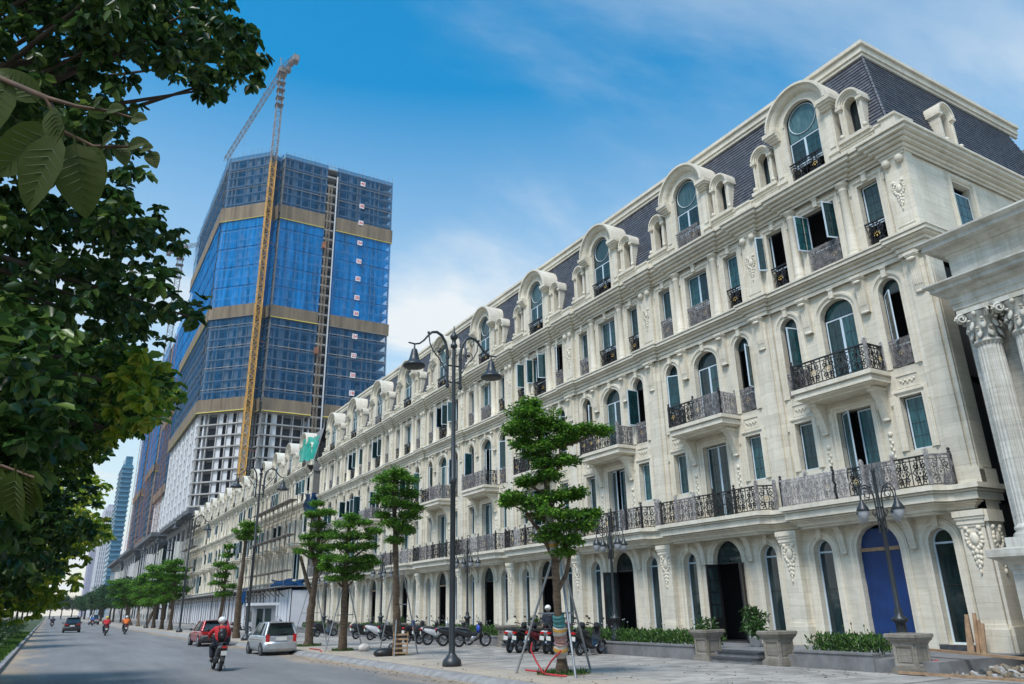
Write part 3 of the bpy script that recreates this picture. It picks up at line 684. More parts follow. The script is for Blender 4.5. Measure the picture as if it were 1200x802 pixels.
def bay(root, yc, i, far=False, ground=True):
    """one house of the terrace, yc relative to the root"""
    rn = random.Random(100 + i)
    P = lambda n, key, fn, y=yc, x=0.0: obj(n, M(key, fn), root, (x, y, 0))
    if ground: P('wall', 'w1', lambda: wall_strip(-H, H, 0.15, 5.0, G_OPS).mesh('wall'))
    P('wall', 'w2', lambda: wall_strip(-H, H, 5.0, 9.0, ops('s2', 'c2')).mesh('wall'))
    P('wall', 'w3', lambda: wall_strip(-H, H, 9.0, 13.3, ops('s3', 'c3')).mesh('wall'))
    P('wall', 'w4', lambda: wall_strip(-H, H, 13.3, 17.5, ops('s4', 'c4')).mesh('wall'))
    P('belt_cornice', 'belt', build_belt)
    P('middle_cornice', 'mid', lambda: build_run(mid_path, MIDC, 'middle_cornice'))
    P('main_cornice', 'top', lambda: build_run(top_path, TOPC, 'main_cornice'))
    P('parapet', 'par0', lambda: parapet(-1)); P('parapet', 'par1', lambda: parapet(1))
    P('arched_dormer', 'bigd', big_dormer)
    for s in (-1, 1): P('small_dormer', 'smd', small_dormer, yc + s * 2.2)
    for q in (0, 1):
        if q == 1 and i != LASTBAY.get(root.name): continue
        y = yc + (H if q else -H) + (0 if q else (0.04 if i == 0 and not far else 0))
        if ground: P('pilaster', 'pg', pilaster_ground, y)
        P('pilaster', 'pmid', pilaster_mid, y); P('pilaster', 'pt', pilaster_top, y)
        P('scroll_bracket', 'con3', lambda: console(0.34, 11.75, 13.16, 0.34, 0.12).mesh('scroll_bracket'), y, -0.1)
    for s in (-1, 1):
        y = yc + s * 1.24
        P('half_column', 'hc', half_column, y)
        P('scroll_bracket', 'con3', lambda: None, y)
        P('scroll_bracket', 'con2', lambda: console(0.28, 7.75, 8.87, 0.62, 0.1, False).mesh('scroll_bracket'), y)
        P('drop_ornament', 'drop', drop_ornament, y)
        if ground: P('scroll_bracket', 'con1', lambda: console(0.24, 3.5, 4.44, 0.34, 0.06, False).mesh('scroll_bracket'), yc + s * 1.3)
        P('relief_panel', 'rel', relief_panel, yc + s * SIDE)
    # balcony on the third storey
    def b3():
        b = MB(); pth = [(-1.62, 0.0), (-1.62, 1.08), (1.62, 1.08), (1.62, 0.0)]
        b.sweep(pth, BAL3, pm, TRIM, ends=False); b.face([pm(a, d, 9.41) for a, d in pth], TRIM); b.face([pm(a * 0.82, max(0, d - 0.3), 8.87) for a, d in pth], TRIM)
        return b.mesh('balcony_slab')
    P('balcony_slab', 'b3', b3)
    wr = lambda r: (1 if r.random() < 0.5 else (2 if r.random() < 0.4 else 0))
    if not far or i < 3:
        railing_run(root, yc, 40 + i, [(-1.56, 0.05), (-1.56, 1.02), (1.56, 1.02), (1.56, 0.05)], 9.41, 0.95, [1, 2 if i % 2 else 1, 1], wr)
        railing_run(root, yc, 70 + i, [(-3.3, 0.46), (-2.86, 0.98), (2.86, 0.98), (3.3, 0.46)], 5.25, 0.98, [1, 5, 1], wr)
    # surrounds and windows
    for s in (-1, 1):
        y = yc + s * SIDE
        if ground: P('window_surround', 'su1', lambda: surround(*TYPES['g_side'][:4]), y)
        P('window_surround', 'su2', lambda: surround(*TYPES['s2'][:4], key=False, k=0.8), y)
        P('window_surround', 'su3', lambda: surround(*TYPES['s3'][:4]), y)
        P('window_surround', 'su4', lambda: surround(*TYPES['s4'][:4], k=0.9), y)
    if ground: P('door_surround', 'sud', lambda: surround(*TYPES['door'][:4]), yc)
    P('window_surround', 'suc2', lambda: surround(*TYPES['c2'][:4], key=False, k=0.8)); P('window_surround', 'suc3', lambda: surround(*TYPES['c3'][:4])); P('window_surround', 'suc4', lambda: surround(*TYPES['c4'][:4], k=0.9))
    fixed = {0: dict(s2=('closed', 'closed'), c2='ajar', s3=('ajar', 'open'), c3='closed', s4=('closed', 'open'), c4='open'),
             1: dict(s2=('closed', 'closed'), c2='closed', s3=('open', 'ajar'), c3='closed', s4=('closed', 'closed'), c4='closed'),
             2: dict(s2=('closed', 'closed'), c2='ajar', s3=('open', 'open'), c3='closed', s4=('closed', 'closed'), c4='closed')}.get(i if not far else -1)
    pick = lambda p=0.3: 'open' if rn.random() < p else ('ajar' if rn.random() < 0.15 else 'closed')
    st = fixed or dict(s2=(pick(.2), pick(.2)), c2=pick(.3), s3=(pick(.5), pick(.5)), c3=pick(.3), s4=(pick(.25), pick(.25)), c4=pick(.35))
    for k, s in enumerate((-1, 1)):
        y = yc + s * SIDE
        if ground: add_window(root, y, 'g_side', 'closed', rn)
        add_window(root, y, 's2', st['s2'][k], rn)
        add_window(root, y, 's3', st['s3'][k], rn, front=('iron' if rn.random() < 0.6 else 'wrap'))
        add_window(root, y, 's4', st['s4'][k], rn, front=('iron' if (rn.random() < 0.6 or (i == 0 and not far)) else 'wrap'))
        add_window(root, y, 'tiny', 'closed', rn)
    add_window(root, yc, 'c2', st['c2'], rn); add_window(root, yc, 'c3', st['c3'], rn)
    add_window(root, yc, 'c4', st['c4'], rn, front='iron' if rn.random() < 0.7 else 'wrap')
    add_window(root, yc, 'dorm', 'closed', rn, front='iron')

# ---- the finished terrace
LASTBAY = {}
NB = 10
terr = thing('townhouse_terrace', 'finished cream stone terrace with balconies, arched dormers and slate roof along the pavement', 'building', (FX, CORNER, 0.0))
LASTBAY[terr.name] = NB - 1
Y0 = 16.2 - CORNER
for i in range(NB):
    yc = Y0 + BAYW * i
    bay(terr, yc, i)
    rn = random.Random(i)
    a0b, a0t = (-H - 0.02, -H + 1.0) if i == 0 else (-H, -H)
    obj('slate_roof', M('roof0' if i == 0 else 'roof', lambda: roof_run(a0b, H, a0t, H)), terr, (0, yc, 0))
    def cap(): b = MB(); b.sweep([(-H, -1.0), (H, -1.0)], CAPP, pm, TRIM, ends=False); return b.mesh('ridge_coping')
    def cap0(): b = MB(); b.sweep([(-H + 1.0, -12.7), (-H + 1.0, -1.0), (H, -1.0)], CAPP, pm, TRIM, ends=False); return b.mesh('ridge_coping')
    obj('ridge_coping', M('cap0', cap0) if i == 0 else M('cap', cap), terr, (0, yc, 0))
    # ground-floor doors
    if i == 0:
        def sheet():
            b = MB(); O = outline(1.6, 0.47, 3.55, 4.39, 14); n = 14
            rows = [[fm(p * (1 - 2 * k / n) if False else p, q, -0.2) for p, q in O]]
            for r_ in range(17):
                z = 0.5 + r_ * 0.235; hw = 0.8 if z < 3.55 else 0.8 * sqrt(max(0.0, 1 - ((z - 3.55) / 0.84) ** 2))
                rows.append([fm(-hw + 2 * hw * k / n, min(z, 4.38), -0.2 + 0.014 * sin(k * 1.7 + r_ * 0.9) + 0.012 * sin(r_ * 2.3 - k)) for k in range(n + 1)])
            b.grid(rows[1:], BLUES, True); b.fbox(-0.78, 0.78, -0.19, -0.15, 3.52, 3.64, WOOD); b.fbox(-0.78, 0.78, -0.2, -0.14, 0.47, 0.56, WOOD); return b.mesh('door_sheet')
        o_ = obj('door_sheet', sheet(), terr, (0, yc, 0)); tag(o_, 'bright blue sheet closing the arched doorway')
    else:
        add_window(terr, yc, 'door', 'void', rn)
        if i in (1, 2):
            dl = {1: (1.5, 2.0), 2: (1.75, 0.0)}[i]
            for d, an in zip((-1, 1), dl):
                if an: obj('door_leaf', M(('dl', d), lambda: door_leaf(0.76, 3.0, d)), terr, (0.2, yc - d * 0.76, 0.47), (0, 0, d * an))
        elif i % 2: 
            def plank(): b = MB(); b.fbox(-0.78, 0.78, -0.19, -0.13, 3.4, 3.5, WOOD); return b.mesh('door_brace')
            obj('door_brace', M('plk', plank), terr, (0, yc, 0))
# dark rooms behind the openings, back of the house
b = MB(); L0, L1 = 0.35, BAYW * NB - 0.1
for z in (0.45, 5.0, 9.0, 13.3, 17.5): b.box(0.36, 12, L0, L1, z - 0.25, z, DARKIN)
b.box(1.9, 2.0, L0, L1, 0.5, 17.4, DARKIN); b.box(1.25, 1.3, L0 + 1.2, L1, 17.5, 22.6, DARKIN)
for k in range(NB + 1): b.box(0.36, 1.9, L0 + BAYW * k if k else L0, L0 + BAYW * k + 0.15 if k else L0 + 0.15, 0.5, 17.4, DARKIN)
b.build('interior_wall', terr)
CORNERD = simple('shaded_side_render', (0.13, 0.12, 0.11), .9, var=.2, scale=1.2)  # shade of the gap beside the portico put into a darker wall colour
# corner return: side wall, cornices, roof side, side window and dormer
b = MB(); SIDEX = 13.9
def sideop(x, z0, z1): return (x, z0, z1)
wx, wz0, wz1 = 3.35, 13.99, 16.7
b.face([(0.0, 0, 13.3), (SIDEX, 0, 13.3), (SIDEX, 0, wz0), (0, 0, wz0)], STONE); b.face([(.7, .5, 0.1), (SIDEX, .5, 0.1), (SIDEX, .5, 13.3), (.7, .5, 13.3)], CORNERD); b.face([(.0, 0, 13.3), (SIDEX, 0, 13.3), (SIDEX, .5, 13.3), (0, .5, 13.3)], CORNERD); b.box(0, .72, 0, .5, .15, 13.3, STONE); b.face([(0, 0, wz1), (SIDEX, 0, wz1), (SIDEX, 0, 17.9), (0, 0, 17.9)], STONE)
b.face([(0, 0, wz0), (wx - 0.6, 0, wz0), (wx - 0.6, 0, wz1), (0, 0, wz1)], STONE); b.face([(wx + 0.6, 0, wz0), (SIDEX, 0, wz0), (SIDEX, 0, wz1), (wx + 0.6, 0, wz1)], STONE)
for x in (wx - 0.6, wx + 0.6): b.face([(x, 0, wz0), (x, 0.3, wz0), (x, 0.3, wz1), (x, 0, wz1)], STONE)
b.face([(wx - 0.6, 0, wz1), (wx + 0.6, 0, wz1), (wx + 0.6, 0.3, wz1), (wx - 0.6, 0.3, wz1)], STONE)
b.face([(-0.0, 0, 0.15), (0.0, 0.4, 0.15), (0, 0.4, 17.9), (0, 0, 17.9)], STONE)
b.build('side_wall', terr)
def corner_run(prof, a, d, name):
    b = MB(); b.sweep([(a, -SIDEX), (a, d), (Y0 - H, d)], prof, pm, TRIM, ends=False); b.build(name, terr)
corner_run(TOPC, -0.06, 0.20, 'main_cornice'); 
b = MB(); b.sweep([(-0.06, -1.4), (-0.06, 0.22), (Y0 - H, 0.22)], MIDC, pm, TRIM, ends=True); b.build('middle_cornice', terr)
b = MB(); b.sweep([(-0.10, -0.95), (-0.10, 0.52), (Y0 - H, 0.52)], BELT, pm, TRIM, ends=False); b.face([(-0.52, -0.1, 5.25), (-0.52, 0.4, 5.25), (0, 0.4, 5.25), (0, -0.1, 5.25)], TRIM); b.build('belt_cornice', terr)
b = MB(); b.fbox(0.0, 0.36, -17, 0.2, 17.96, 18.4, TRIM); b.fbox(-0.04, 0.5, -0.8, 0.24, 17.96, 18.62, TRIM); b.fbox(-0.1, 0.56, -0.86, 0.3, 18.62, 18.7, TRIM); b.build('parapet', terr)
# stone cladding of the corner tower side next to the pilasters
b = MB(); b.box(-0.2, 0.62, -0.1, 0.0, 5.75, 13.15, STONE); b.box(-0.26, 0.68, -0.18, 0.0, 5.25, 5.7, STONE); b.box(-0.3, 0.5, -0.14, 0.0, 0.15, 1.15, STONE); b.box(-0.28, 0.4, -0.09, 0.0, 1.15, 4.1, STONE)
b.box(-0.36, 0.5, -0.16, 0.0, 4.1, 4.44, TRIM); b.box(-0.16, 0.3, -0.06, 0.0, 13.97, 17.1, STONE); b.build('corner_pilaster', terr)
b = MB(); cartouche(b, 0, 3.62, 0.95, 0.1); obj('cartouche', b.mesh('cartouche'), terr, (0.05, 0, 0), (0, 0, pi / 2))
b = MB(); rows = []; n = 26
for i in range(n):
    for t, lift in ((i / n, 0.035), ((i + 1) / n, 0.0)):
        z = 18.45 + (22.74 - 18.45) * t; y = 0.34 - 0.0 + 1.0 * t - lift; x = -0.02 + 1.02 * t
        rows.append([(x, y, z), (SIDEX - 2 * t, y, z)])
b.grid(rows, SLATE); b.build('slate_roof', terr)
b = MB(); m_ = 22                                                     # hip tiles
for i in range(m_):
    t0, t1 = i / m_, (i + 1) / m_
    p = lambda t: (-0.04 + 1.02 * t, 0.32 + 1.0 * t, 18.47 + 4.27 * t)
    b.tube([p(t0), p(t1)], [0.075, 0.055], ALU if False else SLATE, 5)
b.build('hip_tiles', terr)
ws = obj('window', M('fc4', lambda: None), terr, (wx, 0, 0), (0, 0, pi / 2))
leafm = leaf_mesh(1.1, 2.25, 1, 3, 5)
obj('casement', leafm, ws, (0.1, 0.55, 14.05), (0, 0, 0)).rotation_euler = (0, 0, pi)
b = MB(); O = [(-0.72, wz0), (-0.72, wz1 + 0.1), (0.72, wz1 + 0.1), (0.72, wz0)]
b.sweep(O, SUR, fm, TRIM); obj('window_surround', b.mesh('window_surround'), terr, (wx, 0, 0), (0, 0, pi / 2))
obj('small_dormer', MS['smd'], terr, (4.1, 0.34, 0), (0, 0, pi / 2))
obj('window', MS['ftiny'], terr, (4.1, 0.34, 0), (0, 0, pi / 2))
# far gable wall and flat roof behind the coping
b = MB(); yE = Y0 - H + BAYW * NB
b.face([(0, yE, 0), (14, yE, 0), (14, yE, 18.4), (0, yE, 18.4)], GREYREN); b.face([(0, yE, 18.4), (14, yE, 18.4), (14, yE, 22.7), (1, yE, 22.7)], GREYREN)
b.face([(14, 0.4, 0), (14, yE, 0), (14, yE, 22.7), (14, 0.4, 22.7)], GREYREN); b.build('gable_wall', terr)
# ================================================================ ground
def ground_mat():
    mt, t, b = nodes_of('asphalt'); N = t.nodes.new; L = t.links.new
    g = N('ShaderNodeNewGeometry'); sp = N('ShaderNodeSeparateXYZ'); L(g.outputs['Position'], sp.inputs[0])
    n = N('ShaderNodeTexNoise'); n.inputs['Scale'].default_value = 60; n.inputs['Detail'].default_value = 3; L(g.outputs['Position'], n.inputs['Vector'])
    mp = N('ShaderNodeMapping'); mp.inputs['Scale'].default_value = (1.1, 0.045, 1); L(g.outputs['Position'], mp.inputs[0])
    n2 = N('ShaderNodeTexNoise'); n2.inputs['Scale'].default_value = 1; n2.inputs['Detail'].default_value = 6; n2.inputs['Roughness'].default_value = 0.6; L(mp.outputs[0], n2.inputs['Vector'])
    r = N('ShaderNodeValToRGB'); r.color_ramp.elements[0].position = 0.3; r.color_ramp.elements[1].position = 0.72
    r.color_ramp.elements[0].color = (0.150, 0.148, 0.145, 1); r.color_ramp.elements[1].color = (0.215, 0.211, 0.206, 1)
    ad = N('ShaderNodeMixRGB'); ad.inputs[0].default_value = 0.3; L(n2.outputs['Fac'], ad.inputs[1]); L(n.outputs['Fac'], ad.inputs[2]); L(ad.outputs[0], r.inputs[0])
    # sand drifted along both kerbs
    ab = N('ShaderNodeMath'); ab.operation = 'SUBTRACT'; ab.inputs[1].default_value = 4.65; L(sp.outputs['X'], ab.inputs[0])
    a2 = N('ShaderNodeMath'); a2.operation = 'ABSOLUTE'; L(ab.outputs[0], a2.inputs[0])
    n3 = N('ShaderNodeTexNoise'); n3.inputs['Scale'].default_value = 0.55; n3.inputs['Detail'].default_value = 7; n3.inputs['Roughness'].default_value = 0.65
    mp3 = N('ShaderNodeMapping'); mp3.inputs['Scale'].default_value = (1.4, 0.35, 1); L(g.outputs['Position'], mp3.inputs[0]); L(mp3.outputs[0], n3.inputs['Vector'])
    m1 = N('ShaderNodeMath'); m1.operation = 'MULTIPLY_ADD'; m1.inputs[1].default_value = 4.2; L(n3.outputs['Fac'], m1.inputs[0]); L(a2.outputs[0], m1.inputs[2])
    mr = N('ShaderNodeMapRange'); mr.inputs['From Min'].default_value = 6.6; mr.inputs['From Max'].default_value = 8.1; L(m1.outputs[0], mr.inputs[0])
    mx = N('ShaderNodeMixRGB'); L(mr.outputs[0], mx.inputs[0]); L(r.outputs[0], mx.inputs[1]); mx.inputs[2].default_value = (0.36, 0.27, 0.18, 1)
    # cracks, oil along the wheel tracks, darker repairs
    dn = N('ShaderNodeTexNoise'); dn.inputs['Scale'].default_value = 1.4; dn.inputs['Detail'].default_value = 4; L(g.outputs['Position'], dn.inputs['Vector'])
    dm = N('ShaderNodeMixRGB'); dm.blend_type = 'ADD'; dm.inputs[0].default_value = 0.9; L(g.outputs['Position'], dm.inputs[1]); L(dn.outputs['Color'], dm.inputs[2])
    vo = N('ShaderNodeTexVoronoi'); vo.feature = 'DISTANCE_TO_EDGE'; vo.inputs['Scale'].default_value = 0.26; L(dm.outputs[0], vo.inputs['Vector'])
    cr = N('ShaderNodeMapRange'); cr.inputs['From Min'].default_value = 0.0; cr.inputs['From Max'].default_value = 0.006; cr.inputs['To Min'].default_value = 0.62; L(vo.outputs['Distance'], cr.inputs[0])
    ol = N('ShaderNodeTexNoise'); ol.inputs['Scale'].default_value = 0.22; ol.inputs['Detail'].default_value = 9; ol.inputs['Roughness'].default_value = 0.72; L(mp3.outputs[0], ol.inputs['Vector'])
    om = N('ShaderNodeMapRange'); om.inputs['From Min'].default_value = 0.38; om.inputs['From Max'].default_value = 0.62; om.inputs['To Min'].default_value = 0.8; om.inputs['To Max'].default_value = 1.12; L(ol.outputs['Fac'], om.inputs[0])
    mm = N('ShaderNodeMath'); mm.operation = 'MULTIPLY'; L(cr.outputs[0], mm.inputs[0]); L(om.outputs[0], mm.inputs[1])
    sc_ = N('ShaderNodeVectorMath'); sc_.operation = 'SCALE'; L(mx.outputs[0], sc_.inputs[0]); L(mm.outputs[0], sc_.inputs['Scale'])
    L(sc_.outputs[0], b.inputs['Base Color']); b.inputs['Roughness'].default_value = 0.8
    bp = N('ShaderNodeBump'); bp.inputs['Strength'].default_value = 0.3; bp.inputs['Distance'].default_value = 0.01; L(n.outputs['Fac'], bp.inputs['Height']); L(bp.outputs[0], b.inputs['Normal'])
    return mt
def paving_mat(name, size, base):
    mt, t, b = nodes_of(name); N = t.nodes.new; L = t.links.new
    g = N('ShaderNodeNewGeometry')
    br = N('ShaderNodeTexBrick'); br.offset = 0.5; br.inputs['Scale'].default_value = 1; br.inputs['Brick Width'].default_value = size; br.inputs['Row Height'].default_value = size
    br.inputs['Mortar Size'].default_value = 0.008; k = 0.82
    br.inputs['Color1'].default_value = tuple(c * .72 for c in base) + (1,); br.inputs['Color2'].default_value = tuple(c * 1.18 for c in base) + (1,); br.inputs['Mortar'].default_value = tuple(c * 0.45 for c in base) + (1,)
    L(g.outputs['Position'], br.inputs['Vector'])
    n = N('ShaderNodeTexNoise'); n.inputs['Scale'].default_value = 0.35; n.inputs['Detail'].default_value = 9; n.inputs['Roughness'].default_value = 0.68; L(g.outputs['Position'], n.inputs['Vector'])
    r = N('ShaderNodeValToRGB'); r.color_ramp.elements[0].position = 0.38; r.color_ramp.elements[1].position = 0.66
    r.color_ramp.elements[0].color = (0.72, 0.70, 0.68, 1); r.color_ramp.elements[1].color = (1.12, 1.08, 1.0, 1); L(n.outputs['Fac'], r.inputs[0])
    mu = N('ShaderNodeMixRGB'); mu.blend_type = 'MULTIPLY'; mu.inputs[0].default_value = 1; L(br.outputs['Color'], mu.inputs[1]); L(r.outputs[0], mu.inputs[2])
    # yellow sand trodden over the slabs near the kerb and tree pits
    sp = N('ShaderNodeSeparateXYZ'); L(g.outputs['Position'], sp.inputs[0])
    n3 = N('ShaderNodeTexNoise'); n3.inputs['Scale'].default_value = 0.5; n3.inputs['Detail'].default_value = 8; L(g.outputs['Position'], n3.inputs['Vector'])
    m1 = N('ShaderNodeMath'); m1.operation = 'MULTIPLY_ADD'; m1.inputs[1].default_value = -6.0; L(n3.outputs['Fac'], m1.inputs[0]); L(sp.outputs['X'], m1.inputs[2])
    mr = N('ShaderNodeMapRange'); mr.inputs['From Min'].default_value = 10.4; mr.inputs['From Max'].default_value = 8.4; mr.inputs['To Max'].default_value = 0.75; L(m1.outputs[0], mr.inputs[0])
    mx = N('ShaderNodeMixRGB'); L(mr.outputs[0], mx.inputs[0]); L(mu.outputs[0], mx.inputs[1]); mx.inputs[2].default_value = (0.42, 0.35, 0.26, 1)
    L(mx.outputs[0], b.inputs['Base Color']); b.inputs['Roughness'].default_value = 0.85
    bp = N('ShaderNodeBump'); bp.inputs['Strength'].default_value = 0.4; bp.inputs['Distance'].default_value = 0.006; bp.invert = True; L(br.outputs['Fac'], bp.inputs['Height']); L(bp.outputs[0], b.inputs['Normal'])
    return mt
ASPH = ground_mat(); PAVE = paving_mat('pavement_stone', 0.5, (0.33, 0.32, 0.305)); SLABM = paving_mat('slab_stone', 0.5, (0.34, 0.33, 0.315))
for nd in SLABM.node_tree.nodes:
    if nd.type == 'TEX_BRICK': nd.inputs['Mortar Size'].default_value = 0.0
EARTH = simple('earth', (0.20, 0.16, 0.11), 0.95, var=0.3, scale=0.8, bump=0.3, bscale=8)
KERBM = simple('kerb_concrete', (0.25, 0.245, 0.24), 0.85, var=0.35, scale=2.0, bump=0.25, bscale=25)
DSTONE = simple('dark_granite', (0.055, 0.058, 0.065), 0.45, var=0.35, scale=6)
GSTONE = simple('grey_stone_edging', (0.17, 0.17, 0.172), 0.7, var=0.3, scale=2.2)
CONC = simple('concrete', (0.36, 0.355, 0.345), 0.85, var=0.18, scale=0.35, bump=0.1)
CONCD = simple('dark_concrete', (0.17, 0.17, 0.175), 0.9, var=0.25, scale=0.4)
WHITEP = simple('white_render', (0.66, 0.67, 0.70), 0.7, var=0.07, scale=0.5)
STEEL = simple('galvanised_steel', (0.32, 0.33, 0.34), 0.4, metal=0.6, var=0.25, scale=6)
SCAF = simple('rusty_scaffold', (0.17, 0.15, 0.13), 0.7, metal=0.3, var=0.35, scale=3)
GRASSG = simple('verge_soil_green', (0.05, 0.075, 0.025), 0.95, var=0.4, scale=2.5)
def sheet(name, x0, x1, y0, y1, z, mat, nx=1, ny=1):
    me = bpy.data.meshes.new(name); me.from_pydata([(x0, y0, z), (x1, y0, z), (x1, y1, z), (x0, y1, z)], [], [(0, 1, 2, 3)]); me.materials.append(mat)
    o = obj(name, me); o['kind'] = 'structure'; return o
sheet('ground', -2500, 3500, -400, 5200, -0.012, EARTH)
sheet('road', -1.25, 10.5, -60, 1500, 0.0, ASPH)
pav = sheet('pavement', 10.86, 30, -20, 1200, 0.128, PAVE); 
sheet('verge', -14, -1.45, -60, 1500, 0.10, GRASSG)
# slabs: real pieces where they are large in the picture
def in_frame(p, mg=40):
    d = depth(p)
    if d < 1: return False
    v = Vector(p) - Vector((0, 0, EYE)); x = 600 + F_PX * v.dot(rgt) / d; y = 401 - F_PX * v.dot(upv) / d
    return -mg < x < 1200 + mg and -mg < y < 802 + mg
def slab_meshes():
    out_ = []
    for k in range(4):
        b = MB(); rn = random.Random(k); e = 0.006; z0, z1 = 0.0, 0.02 + 0.0015 * k
        b.box(e, 0.5 - e, e, 0.5 - e, z0, z1, SLABM); out_.append(b.mesh('paving_slab'))
    return out_
SL = slab_meshes(); slabs = []
for j in range(0, 90):
    for i in range(0, 17):
        x = 10.95 + 0.5 * i - 0.25 * (j % 2) * 0; y = 11.5 + 0.5 * j
        x = 10.95 + 0.5 * i
        if x + 0.5 > 19.0: continue
        if in_frame((x + 0.25, y + 0.25, 0.15)): slabs.append((depth((x, y, 0.15)), x, y))
slabs.sort(); rn = random.Random(3)
for d, x, y in slabs[:290]:
    obj('paving_slab', SL[rn.randrange(4)], pav, (x, y, 0.13), (rn.uniform(-.003, .003), rn.uniform(-.003, .003), 0))
b = MB()
for d, x, y in slabs[290:]:
    e = 0.006; b.box(x + e, x + 0.5 - e, y + e, y + 0.5 - e, 0.13, 0.149 + rn.uniform(0, 0.004), SLABM)
o = b.build('paving_slabs', pav); o['kind'] = 'stuff'
kb = MB()
kerb_prof = [(10.44, 0.0), (10.46, 0.035), (10.62, 0.125), (10.70, 0.15), (10.90, 0.152), (10.90, 0.0)]
def kerb_stone(b, y0, y1, e=0.006):
    b.grid([[(x, y0 + e, z) for x, z in kerb_prof], [(x, y1 - e, z) for x, z in kerb_prof]], KERBM)
    b.face([(x, y0 + e, z) for x, z in kerb_prof], KERBM); b.face([(x, y1 - e, z) for x, z in kerb_prof], KERBM)
b = MB(); kerb_stone(b, 0, 1); ks = b.mesh('kerb_stone')
kerb = thing('kerb', None, None, (10.7, 0, 0)); kerb['kind'] = 'structure'; 
for j in range(12, 62): obj('kerb_stone', ks, kerb, (-10.7, j, 0), (0, 0, rn.uniform(-.002, .002)))
b = MB()
for j in range(62, 400, 2): kerb_stone(b, j, j + 2, 0.01)
kerb_stone(b, 400, 1200, 0); kerb_stone(b, -20, 12, 0)
o = b.build('kerb_run', kerb, (-10.7, 0, 0)); o['kind'] = 'stuff'
b = MB(); 
for j in range(0, 90): b.box(-1.46, -1.24, j + 0.006, j + 0.994, -0.01, 0.16, KERBM)
b.box(-1.46, -1.24, 90, 1200, -0.01, 0.16, KERBM); b.box(-1.46, -1.24, -30, 0, -0.01, 0.16, KERBM)
o = b.build('verge_kerb'); o['kind'] = 'structure'

# ---- entrance platform, steps, planting beds, planters
b = MB(); b.box(19.36, 24.0, 12.0, 84, 0.12, 0.45, GSTONE)
for y0, y1 in ((17.5, 19.2), (31.2, 32.9), (44.9, 46.6), (58.6, 60.3)):
    b.box(18.72, 19.36, y0, y1, 0.12, 0.285, GSTONE); b.box(18.68, 19.36, y0 - 0.02, y1 + 0.02, 0.285, 0.325, DSTONE)
    b.box(19.02, 19.37, y0, y1, 0.325, 0.452, GSTONE); b.box(18.98, 19.62, y0 - 0.02, y1 + 0.02, 0.452, 0.492, DSTONE)
o = b.build('entrance_terrace'); o['kind'] = 'structure'
b = MB()
for i in range(NB):
    y = 16.2 + BAYW * i
    for s, w in ((-SIDE, 0.55), (0, 0.95), (SIDE, 0.55)): b.box(23.55 if s == 0 else 23.72, 24.2, y + s - w, y + s + w, 0.452, 0.462 + (0.0 if s == 0 else 0.15), DSTONE)
b.build('door_sills', terr, (-FX, -CORNER, 0))

LEAFV = np.array([[0, 0, 0], [-.5, .38, .12], [-.36, .8, .10], [0, 1, -.06], [.36, .8, .10], [.5, .38, .12]])
LEAFQ = np.array([[0, 1, 2, 3], [0, 3, 4, 5]])
def leaves(P, D, U, size, wid=0.5, rg=rng):
    """P base, D direction, U up-normal (N,3) -> leaf-shaped faces folded along the midrib"""
    n = len(P); D = D / np.maximum(np.linalg.norm(D, axis=1, keepdims=True), 1e-6)
    S = np.cross(D, U); S /= np.maximum(np.linalg.norm(S, axis=1, keepdims=True), 1e-6); Nn = np.cross(S, D)
    size = np.broadcast_to(size, (n,))[:, None, None]; L = LEAFV[None] * size
    V = P[:, None] + S[:, None] * L[..., 0:1] * wid + D[:, None] * L[..., 1:2] + Nn[:, None] * L[..., 2:3]
    Q = LEAFQ[None] + 6 * np.arange(n)[:, None, None]
    return V.reshape(-1, 3), Q.reshape(-1, 4)
def clump(c, r, n, size, flat=0.6, wid=0.5, up=0.35, rg=rng, shell=0.5):
    """n leaves spread through an ellipsoid, facing outwards and up"""
    v = rg.normal(size=(n, 3)); v /= np.linalg.norm(v, axis=1, keepdims=True)
    rad = rg.random((n, 1)) ** shell; r = np.broadcast_to(np.asarray(r, float), (3,))
    P = np.asarray(c) + v * rad * r
    D = v * 0.8 + rg.normal(size=(n, 3)) * 0.6; D[:, 2] *= flat; D[:, 2] -= 0.1
    U = np.array([0, 0, 1.0]) + rg.normal(size=(n, 3)) * up
    return leaves(P, D, U, size * rg.uniform(0.6, 1.25, n), wid)
def merge(L):
    V = []; Q = []; k = 0
    for v, q in L: V.append(v); Q.append(q + k); k += len(v)
    return np.concatenate(V), np.concatenate(Q)

HEDGE = leaf_mat('hedge_leaf', [(0.025, 0.06, 0.014), (0.05, 0.12, 0.02), (0.10, 0.20, 0.035)], 0.55, 0.3)
def hedge(y0, y1, x0=19.75, x1=21.0, z0=0.5, h=0.42):
    L = []; n = int((y1 - y0) * 260)
    P = np.stack([rng.uniform(x0, x1, n * 2), rng.uniform(y0, y1, n * 2), rng.uniform(z0, z0 + h, n * 2) + 0.05 * np.sin(rng.uniform(0, 9, n * 2))], 1)
    D = rng.normal(size=P.shape); D[:, 2] = np.abs(D[:, 2]) + 0.8; U = rng.normal(size=P.shape)
    return leaves(P, D, U, rng.uniform(0.09, 0.2, len(P)), 0.32)
BEDS = [(13.75, 16.35, 'short clipped green hedge in a stone bed below the blue doorway'),
        (20.55, 30.0, 'long green hedge bed with small white flowers behind the foreground street tree'),
        (34.1, 43.6, 'green hedge bed behind the motorbikes left of the bench-high planter'),
        (47.8, 57.3, 'green hedge bed in the middle distance behind the pale scooter'), (61.5, 71.0, 'far green hedge bed near the end of the finished terrace')]
